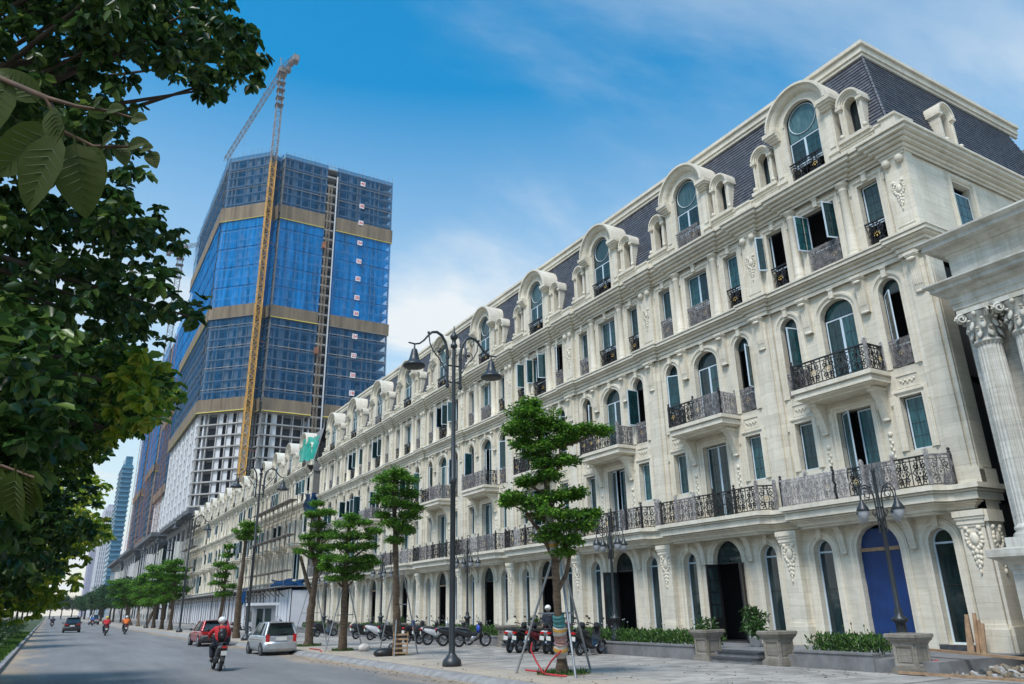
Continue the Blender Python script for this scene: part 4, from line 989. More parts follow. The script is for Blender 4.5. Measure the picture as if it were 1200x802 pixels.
for y0, y1, lab in BEDS:
    t = thing('hedge_bed', lab, 'hedge', (20.3, (y0 + y1) / 2, 0.15), 0, 'planted beds in front of the terrace')
    ox, oy = 20.3, (y0 + y1) / 2
    b = MB(); b.box(19.30 - ox, 19.62 - ox, y0 - oy, y1 - oy, -0.02, 0.39, GSTONE); b.box(19.27 - ox, 19.66 - ox, y0 - oy - 0.01, y1 - oy + 0.01, 0.39, 0.44, GSTONE); b.build('stone_edging', t)
    V, Q = hedge(y0 + 0.1, y1 - 0.1); V = V - np.array([ox, oy, 0.15]); o = obj('foliage', fast_mesh('foliage', V, Q, [HEDGE]), t); o['kind'] = 'stuff'
    b = MB()
    for k in range(int((y1 - y0) * 3)):
        p = (rng.uniform(-0.6, 0.8), rng.uniform(y0 - oy + .2, y1 - oy - .2), rng.uniform(0.9, 1.25)); b.tube([(p[0], p[1], 0.5), p], 0.006, HEDGE, 3)
        if y0 > 20: b.ell(p, (0.03, 0.03, 0.03), OPAL, 5, 3)
        else: b.ell(p, (0.025, 0.025, 0.04), HEDGE, 5, 3)
    o = b.build('flower_stems', t); o['kind'] = 'stuff'

def planter_parts(t):
    b = MB(); b.box(-.52, .52, -.52, .52, 0, .16, WEATHER); b.box(-.47, .47, -.47, .47, .16, .22, WEATHER)
    b.prism([(-.40, -.40), (.40, -.40), (.40, .40), (-.40, .40)], .22, .95, WEATHER)
    b.build('plinth', t)
    def panel():
        q = MB(); O = [(-.30, .32), (-.30, .84), (.30, .84), (.30, .32)]
        q.sweep(O, [(0, 0.0), (0, .03), (.05, .05), (.1, .05), (.1, 0)], lambda a, z, h: (-.40 - h, a, z), WEATHER, closed=True)
        q.box(-.42, -.40, -.26, .26, .37, .79, WEATHER); return q.mesh('side_panel')
    for k in range(4): obj('side_panel', M('plpanel', panel), t, (0, 0, 0), (0, 0, k * pi / 2))
    b = MB(); sq = lambda r: [(-r, -r), (r, -r), (r, r), (-r, r)]
    rows = []
    for r, z in ((.42, .93), (.46, .95), (.46, .99), (.52, 1.05), (.55, 1.08), (.55, 1.13), (.59, 1.15), (.59, 1.25), (.56, 1.27), (.40, 1.27), (.40, 1.1)): rows.append([(x, y, z) for x, y in sq(r)])
    b.grid(rows, WEATHER, False, True); b.face([(x, y, 1.2) for x, y in sq(.4)], EARTH); b.build('rim', t)
BROAD = leaf_mat('broad_leaf', [(0.03, 0.08, 0.02), (0.07, 0.15, 0.03)], 0.4, 0.25)
PL = [(19.45, 12.72, 'square weathered stone planter right of the blue doorway, nearest the camera', 0), (19.35, 16.95, 'square stone planter right of the dark entrance steps', 0),
      (19.35, 19.95, 'stone planter filled with a leafy shrub left of the dark entrance steps', 1), (19.35, 30.65, 'stone planter half hidden behind the wrapped foreground tree', 1), (19.35, 33.5, 'empty stone planter behind the row of motorbikes beside the black door', 0),
      (19.35, 44.3, 'stone planter in the middle distance right of its pair', 0), (19.35, 47.25, 'stone planter in the middle distance left of its pair', 1), (19.35, 58.0, 'small far stone planter right of its pair', 0), (19.35, 61.0, 'small far stone planter left of its pair', 0)]
for x, y, lab, pl in PL:
    t = thing('planter', lab, 'planter', (x, y, 0.15), 0, 'stone planters along the terrace'); t.scale = (.72, .72, .76); planter_parts(t)
    if pl:
        L = []
        for k in range(9):
            a = rng.uniform(0, 6.28); L.append(clump((0.22 * cos(a), 0.22 * sin(a), 1.3 + rng.uniform(0, .22)), (.22, .22, .25), 26, .2, 1.4, .3))
        V, Q = merge(L); s_ = obj('planter_shrub', fast_mesh('planter_shrub', V * .8, Q, [BROAD]), None, (x, y, 0.1)); tag(s_, 'green leafy shrub growing in the ' + ('planter left of the entrance steps' if y < 21 else 'planter at y %d' % y if False else ('planter left of the entrance steps' if y < 21 else ('planter behind the wrapped tree' if y < 35 else 'far planter behind the parked scooters'))), 'shrub', 'shrubs in planters')
for (x, y, r, h, lab) in ((21.9, 20.15, .2, .34, 'white round pot with a small plant on the platform right of the dark door'), (22.7, 20.9, .28, .5, 'larger pale pot with a bushy plant behind the small white pot')):
    t = thing('flower_pot', lab, 'pot', (x, y, 0.46)); b = MB(); b.lathe([(0, 0), (r * .7, 0), (r * .95, h * .9), (r * 1.08, h * .9), (r * 1.08, h), (r * .9, h), (0, h * .93)], WHITEP, n=14); b.build('pot', t)
    L = [clump((rng.uniform(-r, r), rng.uniform(-r, r), h + r * rng.uniform(.5, 2.2)), (r * .9, r * .9, r * .8), 60, .2, 1.2, .3) for _ in range(6)]
    V, Q = merge(L); obj('foliage', fast_mesh('foliage', V, Q, [BROAD]), t)

# ================================================================ portico building on the right
port = thing('portico_building', 'pale stone building with fluted columns and heavy cornice cut off by the right edge', 'building', (22.6, 9.0, 0.0))
def pw(x, y, z): return (x - 22.6, y - 9.0, z)
def pbox(b, x0, x1, y0, y1, z0, z1, mt=PORT): b.box(x0 - 22.6, x1 - 22.6, y0 - 9.0, y1 - 9.0, z0, z1, mt)
b = MB(); pbox(b, 22.62, 40, -6, 11.02, 0.1, 9.95); pbox(b, 22.5, 40, -6, 11.06, 10.93, 12.0); b.build('wall', port)
b = MB()
def pent(x, y, prof, y_end=-6, xe=40):   # entablature along the front and round the corner
    b.sweep([(y_end, 0), (y, 0), (y, -(xe - x))], prof, lambda a, d, z: (x - d - 22.6, a - 9.0, z), PORT, ends=False)
pent(22.15, 11.02, [(0, 9.93), (0, 10.08), (.04, 10.10), (.04, 10.26), (.08, 10.28), (.08, 10.46), (.12, 10.48), (.2, 10.55), (.24, 10.58), (.24, 10.66), (.42, 10.70), (.42, 10.80), (.48, 10.84), (.56, 10.90), (.56, 10.95), (-.4, 10.99)]); b.build('entablature', port)
b = MB(); b.face([pw(22.15, -6, 9.93), pw(22.15, 11.02, 9.93), pw(22.7, 11.02, 9.93), pw(22.7, -6, 9.93)], PORT); b.build('soffit', port)
b = MB(); pent(22.5, 11.06, [(0, 11.88), (.05, 11.92), (.05, 11.98), (.12, 12.02), (.16, 12.10), (.28, 12.13), (.30, 12.2), (.5, 12.22), (.5, 12.34), (.56, 12.38), (.64, 12.44), (.64, 12.50), (-.6, 12.55)]); b.build('upper_cornice', port)
b = MB(); pbox(b, 21.75, 22.62, -6, 10.95, 0.1, 2.75); b.build('pedestal_wall', port)
b = MB(); pent(21.75, 10.95, [(0, 2.60), (.04, 2.64), (.04, 2.72), (.12, 2.78), (.2, 2.86), (.32, 2.92), (.38, 2.96), (.38, 3.14), (.1, 3.2), (-.9, 3.22)], xe=22.62); b.build('ledge', port)
def fluted():
    b = MB(); z0, z1, n, fl = 3.75, 8.85, 20, 4; rows = []
    for z, r in ((z0, .40), (z0 + .05, .365), (5.5, .36), (7.2, .345), (z1 - .06, .32), (z1, .33)):
        row = []
        for k in range(n * fl):
            t = 2 * pi * k / (n * fl); rr = r * (1 - .075 * (1 if k % fl in (1, 2) else 0)) if z0 < z < z1 else r; row.append((rr * cos(t), rr * sin(t), z))
        rows.append(row)
    b.grid(rows, PORT, False, True)
    b.lathe([(.0, 8.85), (.36, 8.85), (.38, 8.9), (.36, 8.95), (.30, 8.96), (.31, 9.3), (.36, 9.6), (.46, 9.78)], PORT, n=24)
    for k in range(20):
        t = 2 * pi * k / 20; b.ell((.34 * cos(t), .34 * sin(t), 8.82), (.02, .02, .03), PORT, 5, 3)
    b.box(-.46, .46, -.46, .46, 9.80, 9.93, PORT)
    for lay, (z, r, m_) in enumerate(((9.12, .38, 8), (9.38, .42, 8))):
        for k in range(m_):
            t = 2 * pi * (k + .5 * lay) / m_; R = Matrix.Rotation(t, 3, 'Z') @ Matrix.Rotation(-.35, 3, 'Y')
            b.ell((r * cos(t), r * sin(t), z), (.05, .10, .16), PORT, 6, 4, R); b.ell(((r + .06) * cos(t), (r + .06) * sin(t), z + .15), (.05, .06, .045), PORT, 6, 3)
    for sx in (-1, 1):
        for sy in (-1, 1):
            c = Vector((sx * .40, sy * .40, 9.66)); dirv = Vector((sx, sy, 0)).normalized()
            for q in (-1, 1):
                side = Vector((-dirv.y, dirv.x, 0)) * .07 * q
                b.tube([c + side + dirv * (.15 * (1 - .72 * i / 14) * cos(i * .72)) + Vector((0, 0, .15 * (1 - .72 * i / 14) * sin(i * .72))) for i in range(15)], .035, PORT, 5)
    for a in (0, pi / 2, pi, 3 * pi / 2): b.ell((.45 * cos(a), .45 * sin(a), 9.72), (.07, .07, .08), PORT, 6, 4)
    b.lathe([(.52, 3.45), (.52, 3.5), (.5, 3.55), (.44, 3.6), (.47, 3.66), (.46, 3.72), (.40, 3.75)], PORT, n=24); b.box(-.55, .55, -.55, .55, 3.2, 3.45, PORT)
    return b.mesh('fluted_column')
fc = fluted()
for y in (10.38, 9.32, 6.0, 4.9): obj('fluted_column', fc, port, pw(22.25, y, 0) if False else (22.25 - 22.6, y - 9.0, 0))
b = MB(); pbox(b, 22.48, 22.62, 10.62, 10.98, 3.2, 9.93); b.build('pilaster', port)

# building-site bits at the corner
t = thing('timber_stack', 'rough timber boards leaning upright against the corner pilaster', 'timber', (23.2, 13.1, 0.3)); t.scale = (.8, .8, .8)
for k, (dx, dy, h, lean) in enumerate(((0, .35, 1.35, .05), (-.1, .15, 1.5, -.04), (0.05, .05, 1.55, .03), (.1, -.1, 1.3, -.02), (-.05, -.22, 1.2, .06))):
    b = MB(); b.box(-.03, .03, -.06, .06, 0, h, WOOD); b.build('board', t, (dx, dy, 0), (lean, .12, 0))
b = MB(); b.box(-.08, .08, -2.0, 2.0, -.03, .03, WOOD); tag(b.build('plank', None, (20.6, 12.1, 0.62), (.02, .04, -.3)), 'long pale plank lying across the rubble at the far right corner', 'plank')
b = MB(); b.box(-.03, .03, -2.2, 2.2, -.03, .03, WOOD); tag(b.build('timber_beam', None, (18.9, 10.6, 0.21), (0, 0, .0)), 'timber beam lying on the pavement edge right of the nearest planter', 'timber')
b = MB()
for k in range(150):
    s = rng.uniform(.05, .15); q_ = Vector((rng.uniform(19.4, 22.8), rng.uniform(9.6, 13.0), 0.14 + s * .2)); w_ = Vector(rng.normal(size=3)) * s * .8; b.tube([q_ - w_ * .5, q_ + w_ * .1, q_ + w_ * .5], [s * .5, s * rng.uniform(.5, .9), s * .35], (EARTH, WEATHER, CONC)[k % 3], 5, True, False)
o = b.build('rubble'); o['kind'] = 'stuff'; o['label'] = 'earth and rubble between the corner and the portico'
RED = simple('red_hose', (0.42, 0.03, 0.035), 0.45, var=0.1)
b = MB(); b.tube([(19.9, 12.3, .45), (19.75, 12.7, .4), (19.6, 12.45, .25), (19.5, 12.3, .2)], .03, RED, 6); tag(b.build('red_pipe'), 'short red pipe lying in the rubble right of the nearest planter', 'pipe')

# ================================================================ lamps
def tall_lamp(y, lab, x=11.81, rz=0):
    t = thing('street_lamp', lab, 'street lamp', (x, y, 0.15), rz, 'tall double-arm street lamps')
    b = MB(); b.lathe([(0, 0), (.32, 0), (.32, .1), (.29, .2), (.2, .28), (.16, .34), (.12, .38), (.105, .42), (.10, 2.5), (.09, 6.0), (.12, 6.05), (.12, 6.2), (.085, 6.25), (.072, 9.0), (.065, 11.1), (.06, 11.15), (.13, 11.2), (.13, 11.3), (.08, 11.35), (.08, 11.5), (.14, 11.55), (.15, 11.65), (.09, 11.75), (.05, 11.8), (.015, 12.05), (0, 12.1)], LAMPM, n=12); b.build('pole', t)
    for s in (-1, 1):
        b = MB(); f = lambda L: [(s * x_, 0, z_) for x_, z_ in L]
        b.tube(f([(.27, 9.5) if False else (.27, 9.55), (.27, 9.9), (.27, 10.6), (.28, 11.0), (.36, 11.35), (.52, 11.6), (.72, 11.7), (.92, 11.66), (1.08, 11.5), (1.25, 11.28), (1.42, 11.13), (1.6, 11.08), (1.86, 11.1)]), [.05, .055, .055, .055, .055, .055, .055, .05, .045, .04, .035, .032, .028], LAMPM, 6)
        b.tube(f([(1.05, 11.55), (1.0, 11.2), (.85, 10.9), (.66, 10.72), (.5, 10.5), (.33, 10.2)]), .024, LAMPM, 5)
        b.tube(f([(.62 + .2 * (1 - .5 * i / 12) * cos(i * .5 - 1.2), 10.92 + .2 * (1 - .5 * i / 12) * sin(i * .5 - 1.2)) for i in range(13)]), .02, LAMPM, 4); b.ell((s * .62, 0, 10.95), (.08, .08, .08), LAMPM, 6, 4)
        for z in (9.8, 10.45): b.tube(f([(.08, z), (.3, z)]), .035, LAMPM, 5)
        for z in (9.6, 10.7): b.tube(f([(.27, z), (.27, z + .12)]), .075, LAMPM, 6)
        b.ell((s * 1.06, 0, 11.62), (.06, .06, .06), LAMPM, 6, 4); b.build('arm', t)
        b = MB(); b.lathe([(.03, 11.08), (.035, 10.9), (.1, 10.86), (.12, 10.78), (.16, 10.6), (.2, 10.46), (.28, 10.36), (.40, 10.28), (.42, 10.22), (.38, 10.18), (.1, 10.2), (0, 10.2)], LAMPM, cx=s * 1.62, n=14); b.build('lamp_shade', t)
    return t
tall_lamp(24.12, 'tall dark double-arm street lamp with bell shades, nearest the camera')
tall_lamp(55.8, 'tall double-arm street lamp standing behind the silver car')
tall_lamp(87.3, 'tall double-arm street lamp with a pale base left of the red car')
tall_lamp(119.0, 'far double-arm street lamp among the pruned street trees')
def small_lamp(x, y, lab):
    t = thing('garden_lamp', lab, 'lamp post', (x, y, 0.45), -.538 - pi / 4 + .38, 'short ornamental lamps in front of the terrace'); t.scale = (1.0, 1.0, 1)
    b = MB(); b.lathe([(0, 0), (.2, 0), (.2, .3), (.15, .36), (.17, .5), (.13, .6), (.13, .9), (.2, .95), (.2, 1.02), (.09, 1.1), (.11, 1.2), (.065, 1.3), (.055, 3.6), (.085, 3.65), (.085, 3.72), (.05, 3.78), (.045, 5.0), (.07, 5.04), (.03, 5.12), (0, 5.4)], LAMPM, n=10); b.build('pole', t)
    for k in range(4):
        R = Matrix.Rotation(pi / 4 + k * pi / 2, 4, 'Z'); b = MB(); f = lambda L: [R @ Vector((x_, 0, z_)) for x_, z_ in L]
        b.tube(f([(.13, 3.3), (.13, 4.1), (.15, 4.35), (.25, 4.55), (.4, 4.62), (.55, 4.58), (.63, 4.44), (.64, 4.2)]), .02, LAMPM, 5)
        b.tube(f([(.40 + .16 * (1 - .6 * i / 10) * cos(i * .6 + 1.3), 4.36 + .16 * (1 - .6 * i / 10) * sin(i * .6 + 1.3)) for i in range(11)]), .015, LAMPM, 4)
        for z in (3.4, 4.0): b.tube(f([(.04, z), (.14, z)]), .02, LAMPM, 4)
        b.tube(f([(.14, 3.9), (.2, 3.75), (.28, 3.85), (.24, 3.95)]), .014, LAMPM, 4); b.build('arm', t)
        c = R @ Vector((.64, 0, 0)); b = MB(); b.lathe([(.02, 4.22), (.04, 4.16), (.07, 4.09), (.13, 4.0), (.165, 3.93), (.175, 3.88), (.15, 3.87)], LAMPM, cx=c.x, cy=c.y, n=10); b.build('lamp_shade', t)
        b = MB(); b.lathe([(.15, 3.87), (.145, 3.79), (.11, 3.69), (.06, 3.62), (0, 3.6)], OPAL, cx=c.x, cy=c.y, n=10); b.build('lamp_glass', t)
small_lamp(20.1, 13.3, 'short ornamental lamp with hanging opal globes in front of the blue doorway')
small_lamp(19.95, 25.7, 'short ornamental lamp rising from the hedge right of the foreground tree')
small_lamp(19.95, 38.85, 'short ornamental lamp between the tall lamp and the black doorway')
small_lamp(19.95, 52.0, 'short ornamental lamp partly hidden behind the bare-trunk tree')
small_lamp(19.95, 65.0, 'far short ornamental lamp near the end of the finished terrace')

# fallen leaves and grit on the pavement and along the kerb
n = 1500; P = np.stack([np.where(rng.random(n) < .55, rng.normal(10.1, .5, n), rng.uniform(11, 19, n)), 13 + 50 * rng.random(n) ** 1.5, np.zeros(n)], 1); P[:, 2] = np.where(P[:, 0] < 10.44, .006, .157)
P = P[(P[:, 0] < 10.35) | (P[:, 0] > 10.95)]; D = rng.normal(size=P.shape); D[:, 2] = 0; V, Q = leaves(P, D, np.array([0, 0, 1.0]) + rng.normal(size=P.shape) * .12, rng.uniform(.03, .085, len(P)), .5)
o = obj('fallen_leaves', fast_mesh('fallen_leaves', V, Q, [leaf_mat('dry_leaf', [(.10, .07, .03), (.2, .13, .05), (.06, .07, .03)], .8, 0)])); o['kind'] = 'stuff'; o['label'] = 'dry leaves and grit scattered along the kerb and pavement'
# ================================================================ second terrace, unfinished
ROW2Y = 85.6; NB2 = 13
t2 = thing('scaffolded_terrace', 'unfinished pale terrace wrapped in scaffolding beyond the finished one', 'building', (FX, ROW2Y, 0))
LASTBAY[t2.name] = NB2 - 1
for i in range(NB2):
    bay(t2, H + 0.4 + BAYW * i, i + 3, far=True, ground=False)
LASTBAY[t2.name] = None
b = MB(); Ln = BAYW * NB2
for z in (5.0, 9.0, 13.3, 17.5): b.box(0.36, 12, 0.5, Ln, z - 0.25, z, CONCD)
b.box(2.2, 2.3, 0.5, Ln, 0.5, 17.4, DARKIN); b.build('interior_wall', t2)
b = MB(); b.box(0.02, 12, 0.0, 0.35, 0, 18.3, GREYREN); b.box(1.3, 12, 0.0, 0.35, 18.3, 22.3, GREYREN)
for z in (4.9, 9.0, 13.2, 17.4): b.box(-0.1, 12, -0.12, 0.0, z - .2, z + .25, CONCD)
b.box(0.6, 1.9, -0.08, 0.0, 18.6, 20.6, DARKIN); b.box(5, 6.4, -0.08, 0.0, 13.9, 16.2, DARKIN); b.build('end_wall', t2)
b = MB(); rows = [[pm(0.3, 0.0 - 1.0 * k, 18.3 + 4.2 * k), pm(Ln, 0.0 - 1.0 * k, 18.3 + 4.2 * k)] for k in (0, .5, 1)]; b.grid(rows, CONCD)
b.face([(1.0, 0.3, 22.5), (1, Ln, 22.5), (12, Ln, 22.5), (12, 0.3, 22.5)], CONCD); b.build('roof_slab', t2)
for i in range(NB2): obj('interior_wall', M('pier2', lambda: (lambda q: (q.box(-0.15, 0.6, -0.35, 0.35, 0.1, 4.9, CONC), q.mesh('pier'))[1])(MB())), t2, (0, 0.4 + BAYW * i, 0)).name = 'pier'
# hoarding of white sheets below
HOARD = simple('white_hoarding', (0.60, 0.62, 0.67), 0.6, var=0.1, scale=0.7)
GNET = net_mat('green_net', (0.03, 0.30, 0.24), 0.85); BNET = net_mat('blue_tarpaulin', (0.008, 0.04, 0.11), 0.97)
h = thing('site_hoarding', 'tall white sheet hoarding closing the ground floor of the unfinished terrace', 'hoarding', (21.8, 130, 0.13))
rn = random.Random(2)
hp = MB(); hp.box(-.03, .03, 0, 1.02, 0, 3.9, HOARD); hp = hp.mesh('sheet_panel')
y = -46.6
while y < 44:
    obj('sheet_panel', hp, h, (rn.uniform(-.06, .06), y, rn.uniform(0, .15)), (0, 0, rn.uniform(-.05, .05))); y += 1.12 if rn.random() < .7 else 1.75
b = MB(); b.box(.1, .2, -46.5, 44, 0, 3.7, DARKIN); b.box(.2, 2.2, -46.7, -46.5, 0, 3.9, HOARD); b.build('backing', h)
b = MB(); b.box(-1.1, 2.2, -46.9, 44.5, 4.25, 4.35, CONCD)
for k in range(44): b.bar((-1.05, -44 + 2 * k, 4.2), (0, -44 + 2 * k, 3.3), .05, SCAF); b.bar((-1.05, -44 + 2 * k, 0), (-1.05, -44 + 2 * k, 4.2), .04, SCAF)
b.build('protective_deck', h)
def cloth(name, lab, c, w, hh, mat, sd, facing=0.0, lean=0.15, cat='tarpaulin'):
    b = MB(); rows = []
    for j in range(9):
        z = hh * j / 8; rows.append([(0.12 * sin(i * 1.3 + sd) + 0.08 * sin(j * 1.7 + i) + lean * z, w * (i / 12 - .5) * (1 - .12 * sin(j + sd)), z + .1 * sin(i * .9 + sd)) for i in range(13)])
    b.grid(rows, mat, True); return tag(b.build(name, None, c, (0, 0, facing)), lab, cat)
cloth('green_net', 'green safety net over the end dormer of the unfinished terrace', (23.5, 87.2, 18.6), 2.6, 2.9, GNET, 1.0, 0.5, 0.2, 'safety net')
cloth('blue_tarpaulin', 'blue tarpaulin on the grey end wall beside the upper storey', (24.2, 85.2, 12.4), 2.2, 2.2, BNET, 2.0, 1.3)
cloth('blue_tarpaulin', 'blue tarpaulin heaped on the deck at the end of the unfinished terrace', (22.4, 87.5, 4.3), 5.5, 1.0, BNET, 3.0, 0.4)
cloth('blue_tarpaulin', 'dark blue tarpaulin hanging over the middle of the white hoarding', (20.6, 101, 2.9), 1.9, 1.7, BNET, 4.0, 0.1)
def scaffold(y0, y1, lab, z1=18.2, x=22.9):
    s = thing('scaffold', lab, 'scaffolding', (x, y0, 4.3), 0, 'scaffolding on the unfinished terrace'); n = int((y1 - y0) / 2.1); H_ = z1 - 4.3
    v = MB(); v.bar((0, 0, 0), (0, 0, H_), .035, SCAF); v = v.mesh('standard'); l_ = MB(); l_.bar((0, 0, 0), (0, y1 - y0, 0), .03, SCAF); l_ = l_.mesh('ledger')
    rn = random.Random(int(y0))
    for k in range(n + 1):
        for d in (0, -.9): obj('standard', v, s, (d, (y1 - y0) * k / n, 0), (rn.uniform(-.01, .01), 0, 0))
    for j in range(int(H_ / 1.95) + 1):
        for d in (0, -.9): obj('ledger', l_, s, (d, 0, j * 1.95))
        if j % 2: b = MB(); b.box(-.9, 0, 0, y1 - y0 - rn.uniform(0, 6), 0, .05, SCAF); b.build('deck', s, (0, 0, j * 1.95 + .05))
    b = MB()
    for k in range(n): 
        if rn.random() < .6: j = rn.randrange(6); b.bar((-.9, (y1 - y0) * k / n, j * 1.95), (-.9, (y1 - y0) * (k + 1) / n, (j + 1) * 1.95), .025, SCAF)
    b.build('brace', s)
scaffold(87.5, 112, 'scaffolding over the near bays of the unfinished terrace', 15.5); scaffold(122, 134, 'scaffolding in the middle of the unfinished terrace', 9)
scaffold(158, 177, 'scaffolding at the far end of the unfinished terrace', 20)
# guard booth
t = thing('guard_booth', 'small grey guard booth with a white roof and dark window in front of the hoarding', 'booth', (18.7, 82.0, 0.13))
b = MB(); b.box(-1.1, 1.1, -1.1, 1.1, 0, 2.4, simple('booth_grey', (.3, .31, .33), .6)); b.build('cabin', t)
b = MB(); b.box(-1.35, 1.35, -1.35, 1.35, 2.4, 2.65, WHITEP); b.build('roof', t)
for dx in (-.45, .35): b = MB(); b.box(dx - .3, dx + .3, -1.14, -1.1, .9 if dx > 0 else .2, 2.1, GLASSD); b.build('window' if dx > 0 else 'door', t)
b = MB(); b.box(-1.14, -1.1, -.6, .4, .9, 2.0, GLASSD); b.build('window', t)

# ================================================================ towers
NETB = net_mat('bright_blue_net', (0.008, 0.21, 0.55), 0.66, (0.9, 0.9, 0.05)); NETD = net_mat('dark_blue_net', (0.012, 0.09, 0.20), 0.56, (0.9, 0.9, 0.08))
BAND = simple('brown_catch_net', (0.20, 0.155, 0.105), 0.9, var=0.4, scale=0.5, stretch=(1, 1, .1)); YEL = simple('yellow_edge', (0.75, 0.62, 0.12), 0.6, var=0)
INNERD = simple('tower_inner_dark', (0.035, 0.04, 0.05), 0.95, var=0.5, scale=0.1); ORANGE = simple('orange_crane_paint', (0.62, 0.34, 0.07), 0.5, var=0.25, scale=0.3); CRGREY = simple('grey_crane_paint', (0.22, 0.2, 0.19), 0.5, var=0.3, scale=0.4)
HOISTM = simple('hoist_beige', (0.30, 0.24, 0.18), .7, var=.3, scale=.3)
RUST = simple('rust_red_mast', (0.30, 0.12, 0.06), 0.7, var=0.3, scale=.3)
TWHITE = simple('tower_white_concrete', (0.60, 0.61, 0.63), 0.8, var=0.08, scale=0.08)

def lattice(b, p, q, w, mat, step=None, t=0.10):
    p, q = Vector(p), Vector(q); d = q - p; Ln = d.length; d.normalize(); step = step or w * 1.05
    a = Vector((1, 0, 0)) if abs(d.x) < .7 else Vector((0, 0, 1)); u = d.cross(a).normalized(); v = d.cross(u)
    if abs(d.z) > .9: u, v = Vector((1, 0, 0)), Vector((0, 1, 0))
    cs = [(u * sx + v * sy) * (w / 2) for sx, sy in ((-1, -1), (1, -1), (1, 1), (-1, 1))]
    for c in cs: b.tube([p + c, q + c], t, mat, 4, False, False)
    n = max(1, int(Ln / step))
    for k in range(n):
        for j in range(4):
            s0, s1 = (cs[j], cs[(j + 1) % 4]) if k % 2 else (cs[(j + 1) % 4], cs[j])
            b.tube([p + d * (Ln * k / n) + s0, p + d * (Ln * (k + 1) / n) + s1], t * .6, mat, 3, False, False)
            b.tube([p + d * (Ln * k / n) + cs[j], p + d * (Ln * k / n) + cs[(j + 1) % 4]], t * .6, mat, 3, False, False)

def inset(poly, d):
    n = len(poly); o_ = []
    for i in range(n):
        a, b_, c = Vector(poly[i - 1]), Vector(poly[i]), Vector(poly[(i + 1) % n])
        e1 = (b_ - a).normalized(); e2 = (c - b_).normalized(); n1_ = Vector((-e1.y, e1.x)); n2_ = Vector((-e2.y, e2.x)); k = max(.3, 1 + n1_.dot(n2_))
        o_.append(tuple(b_ + (n1_ + n2_) * (d / k)))
    return o_

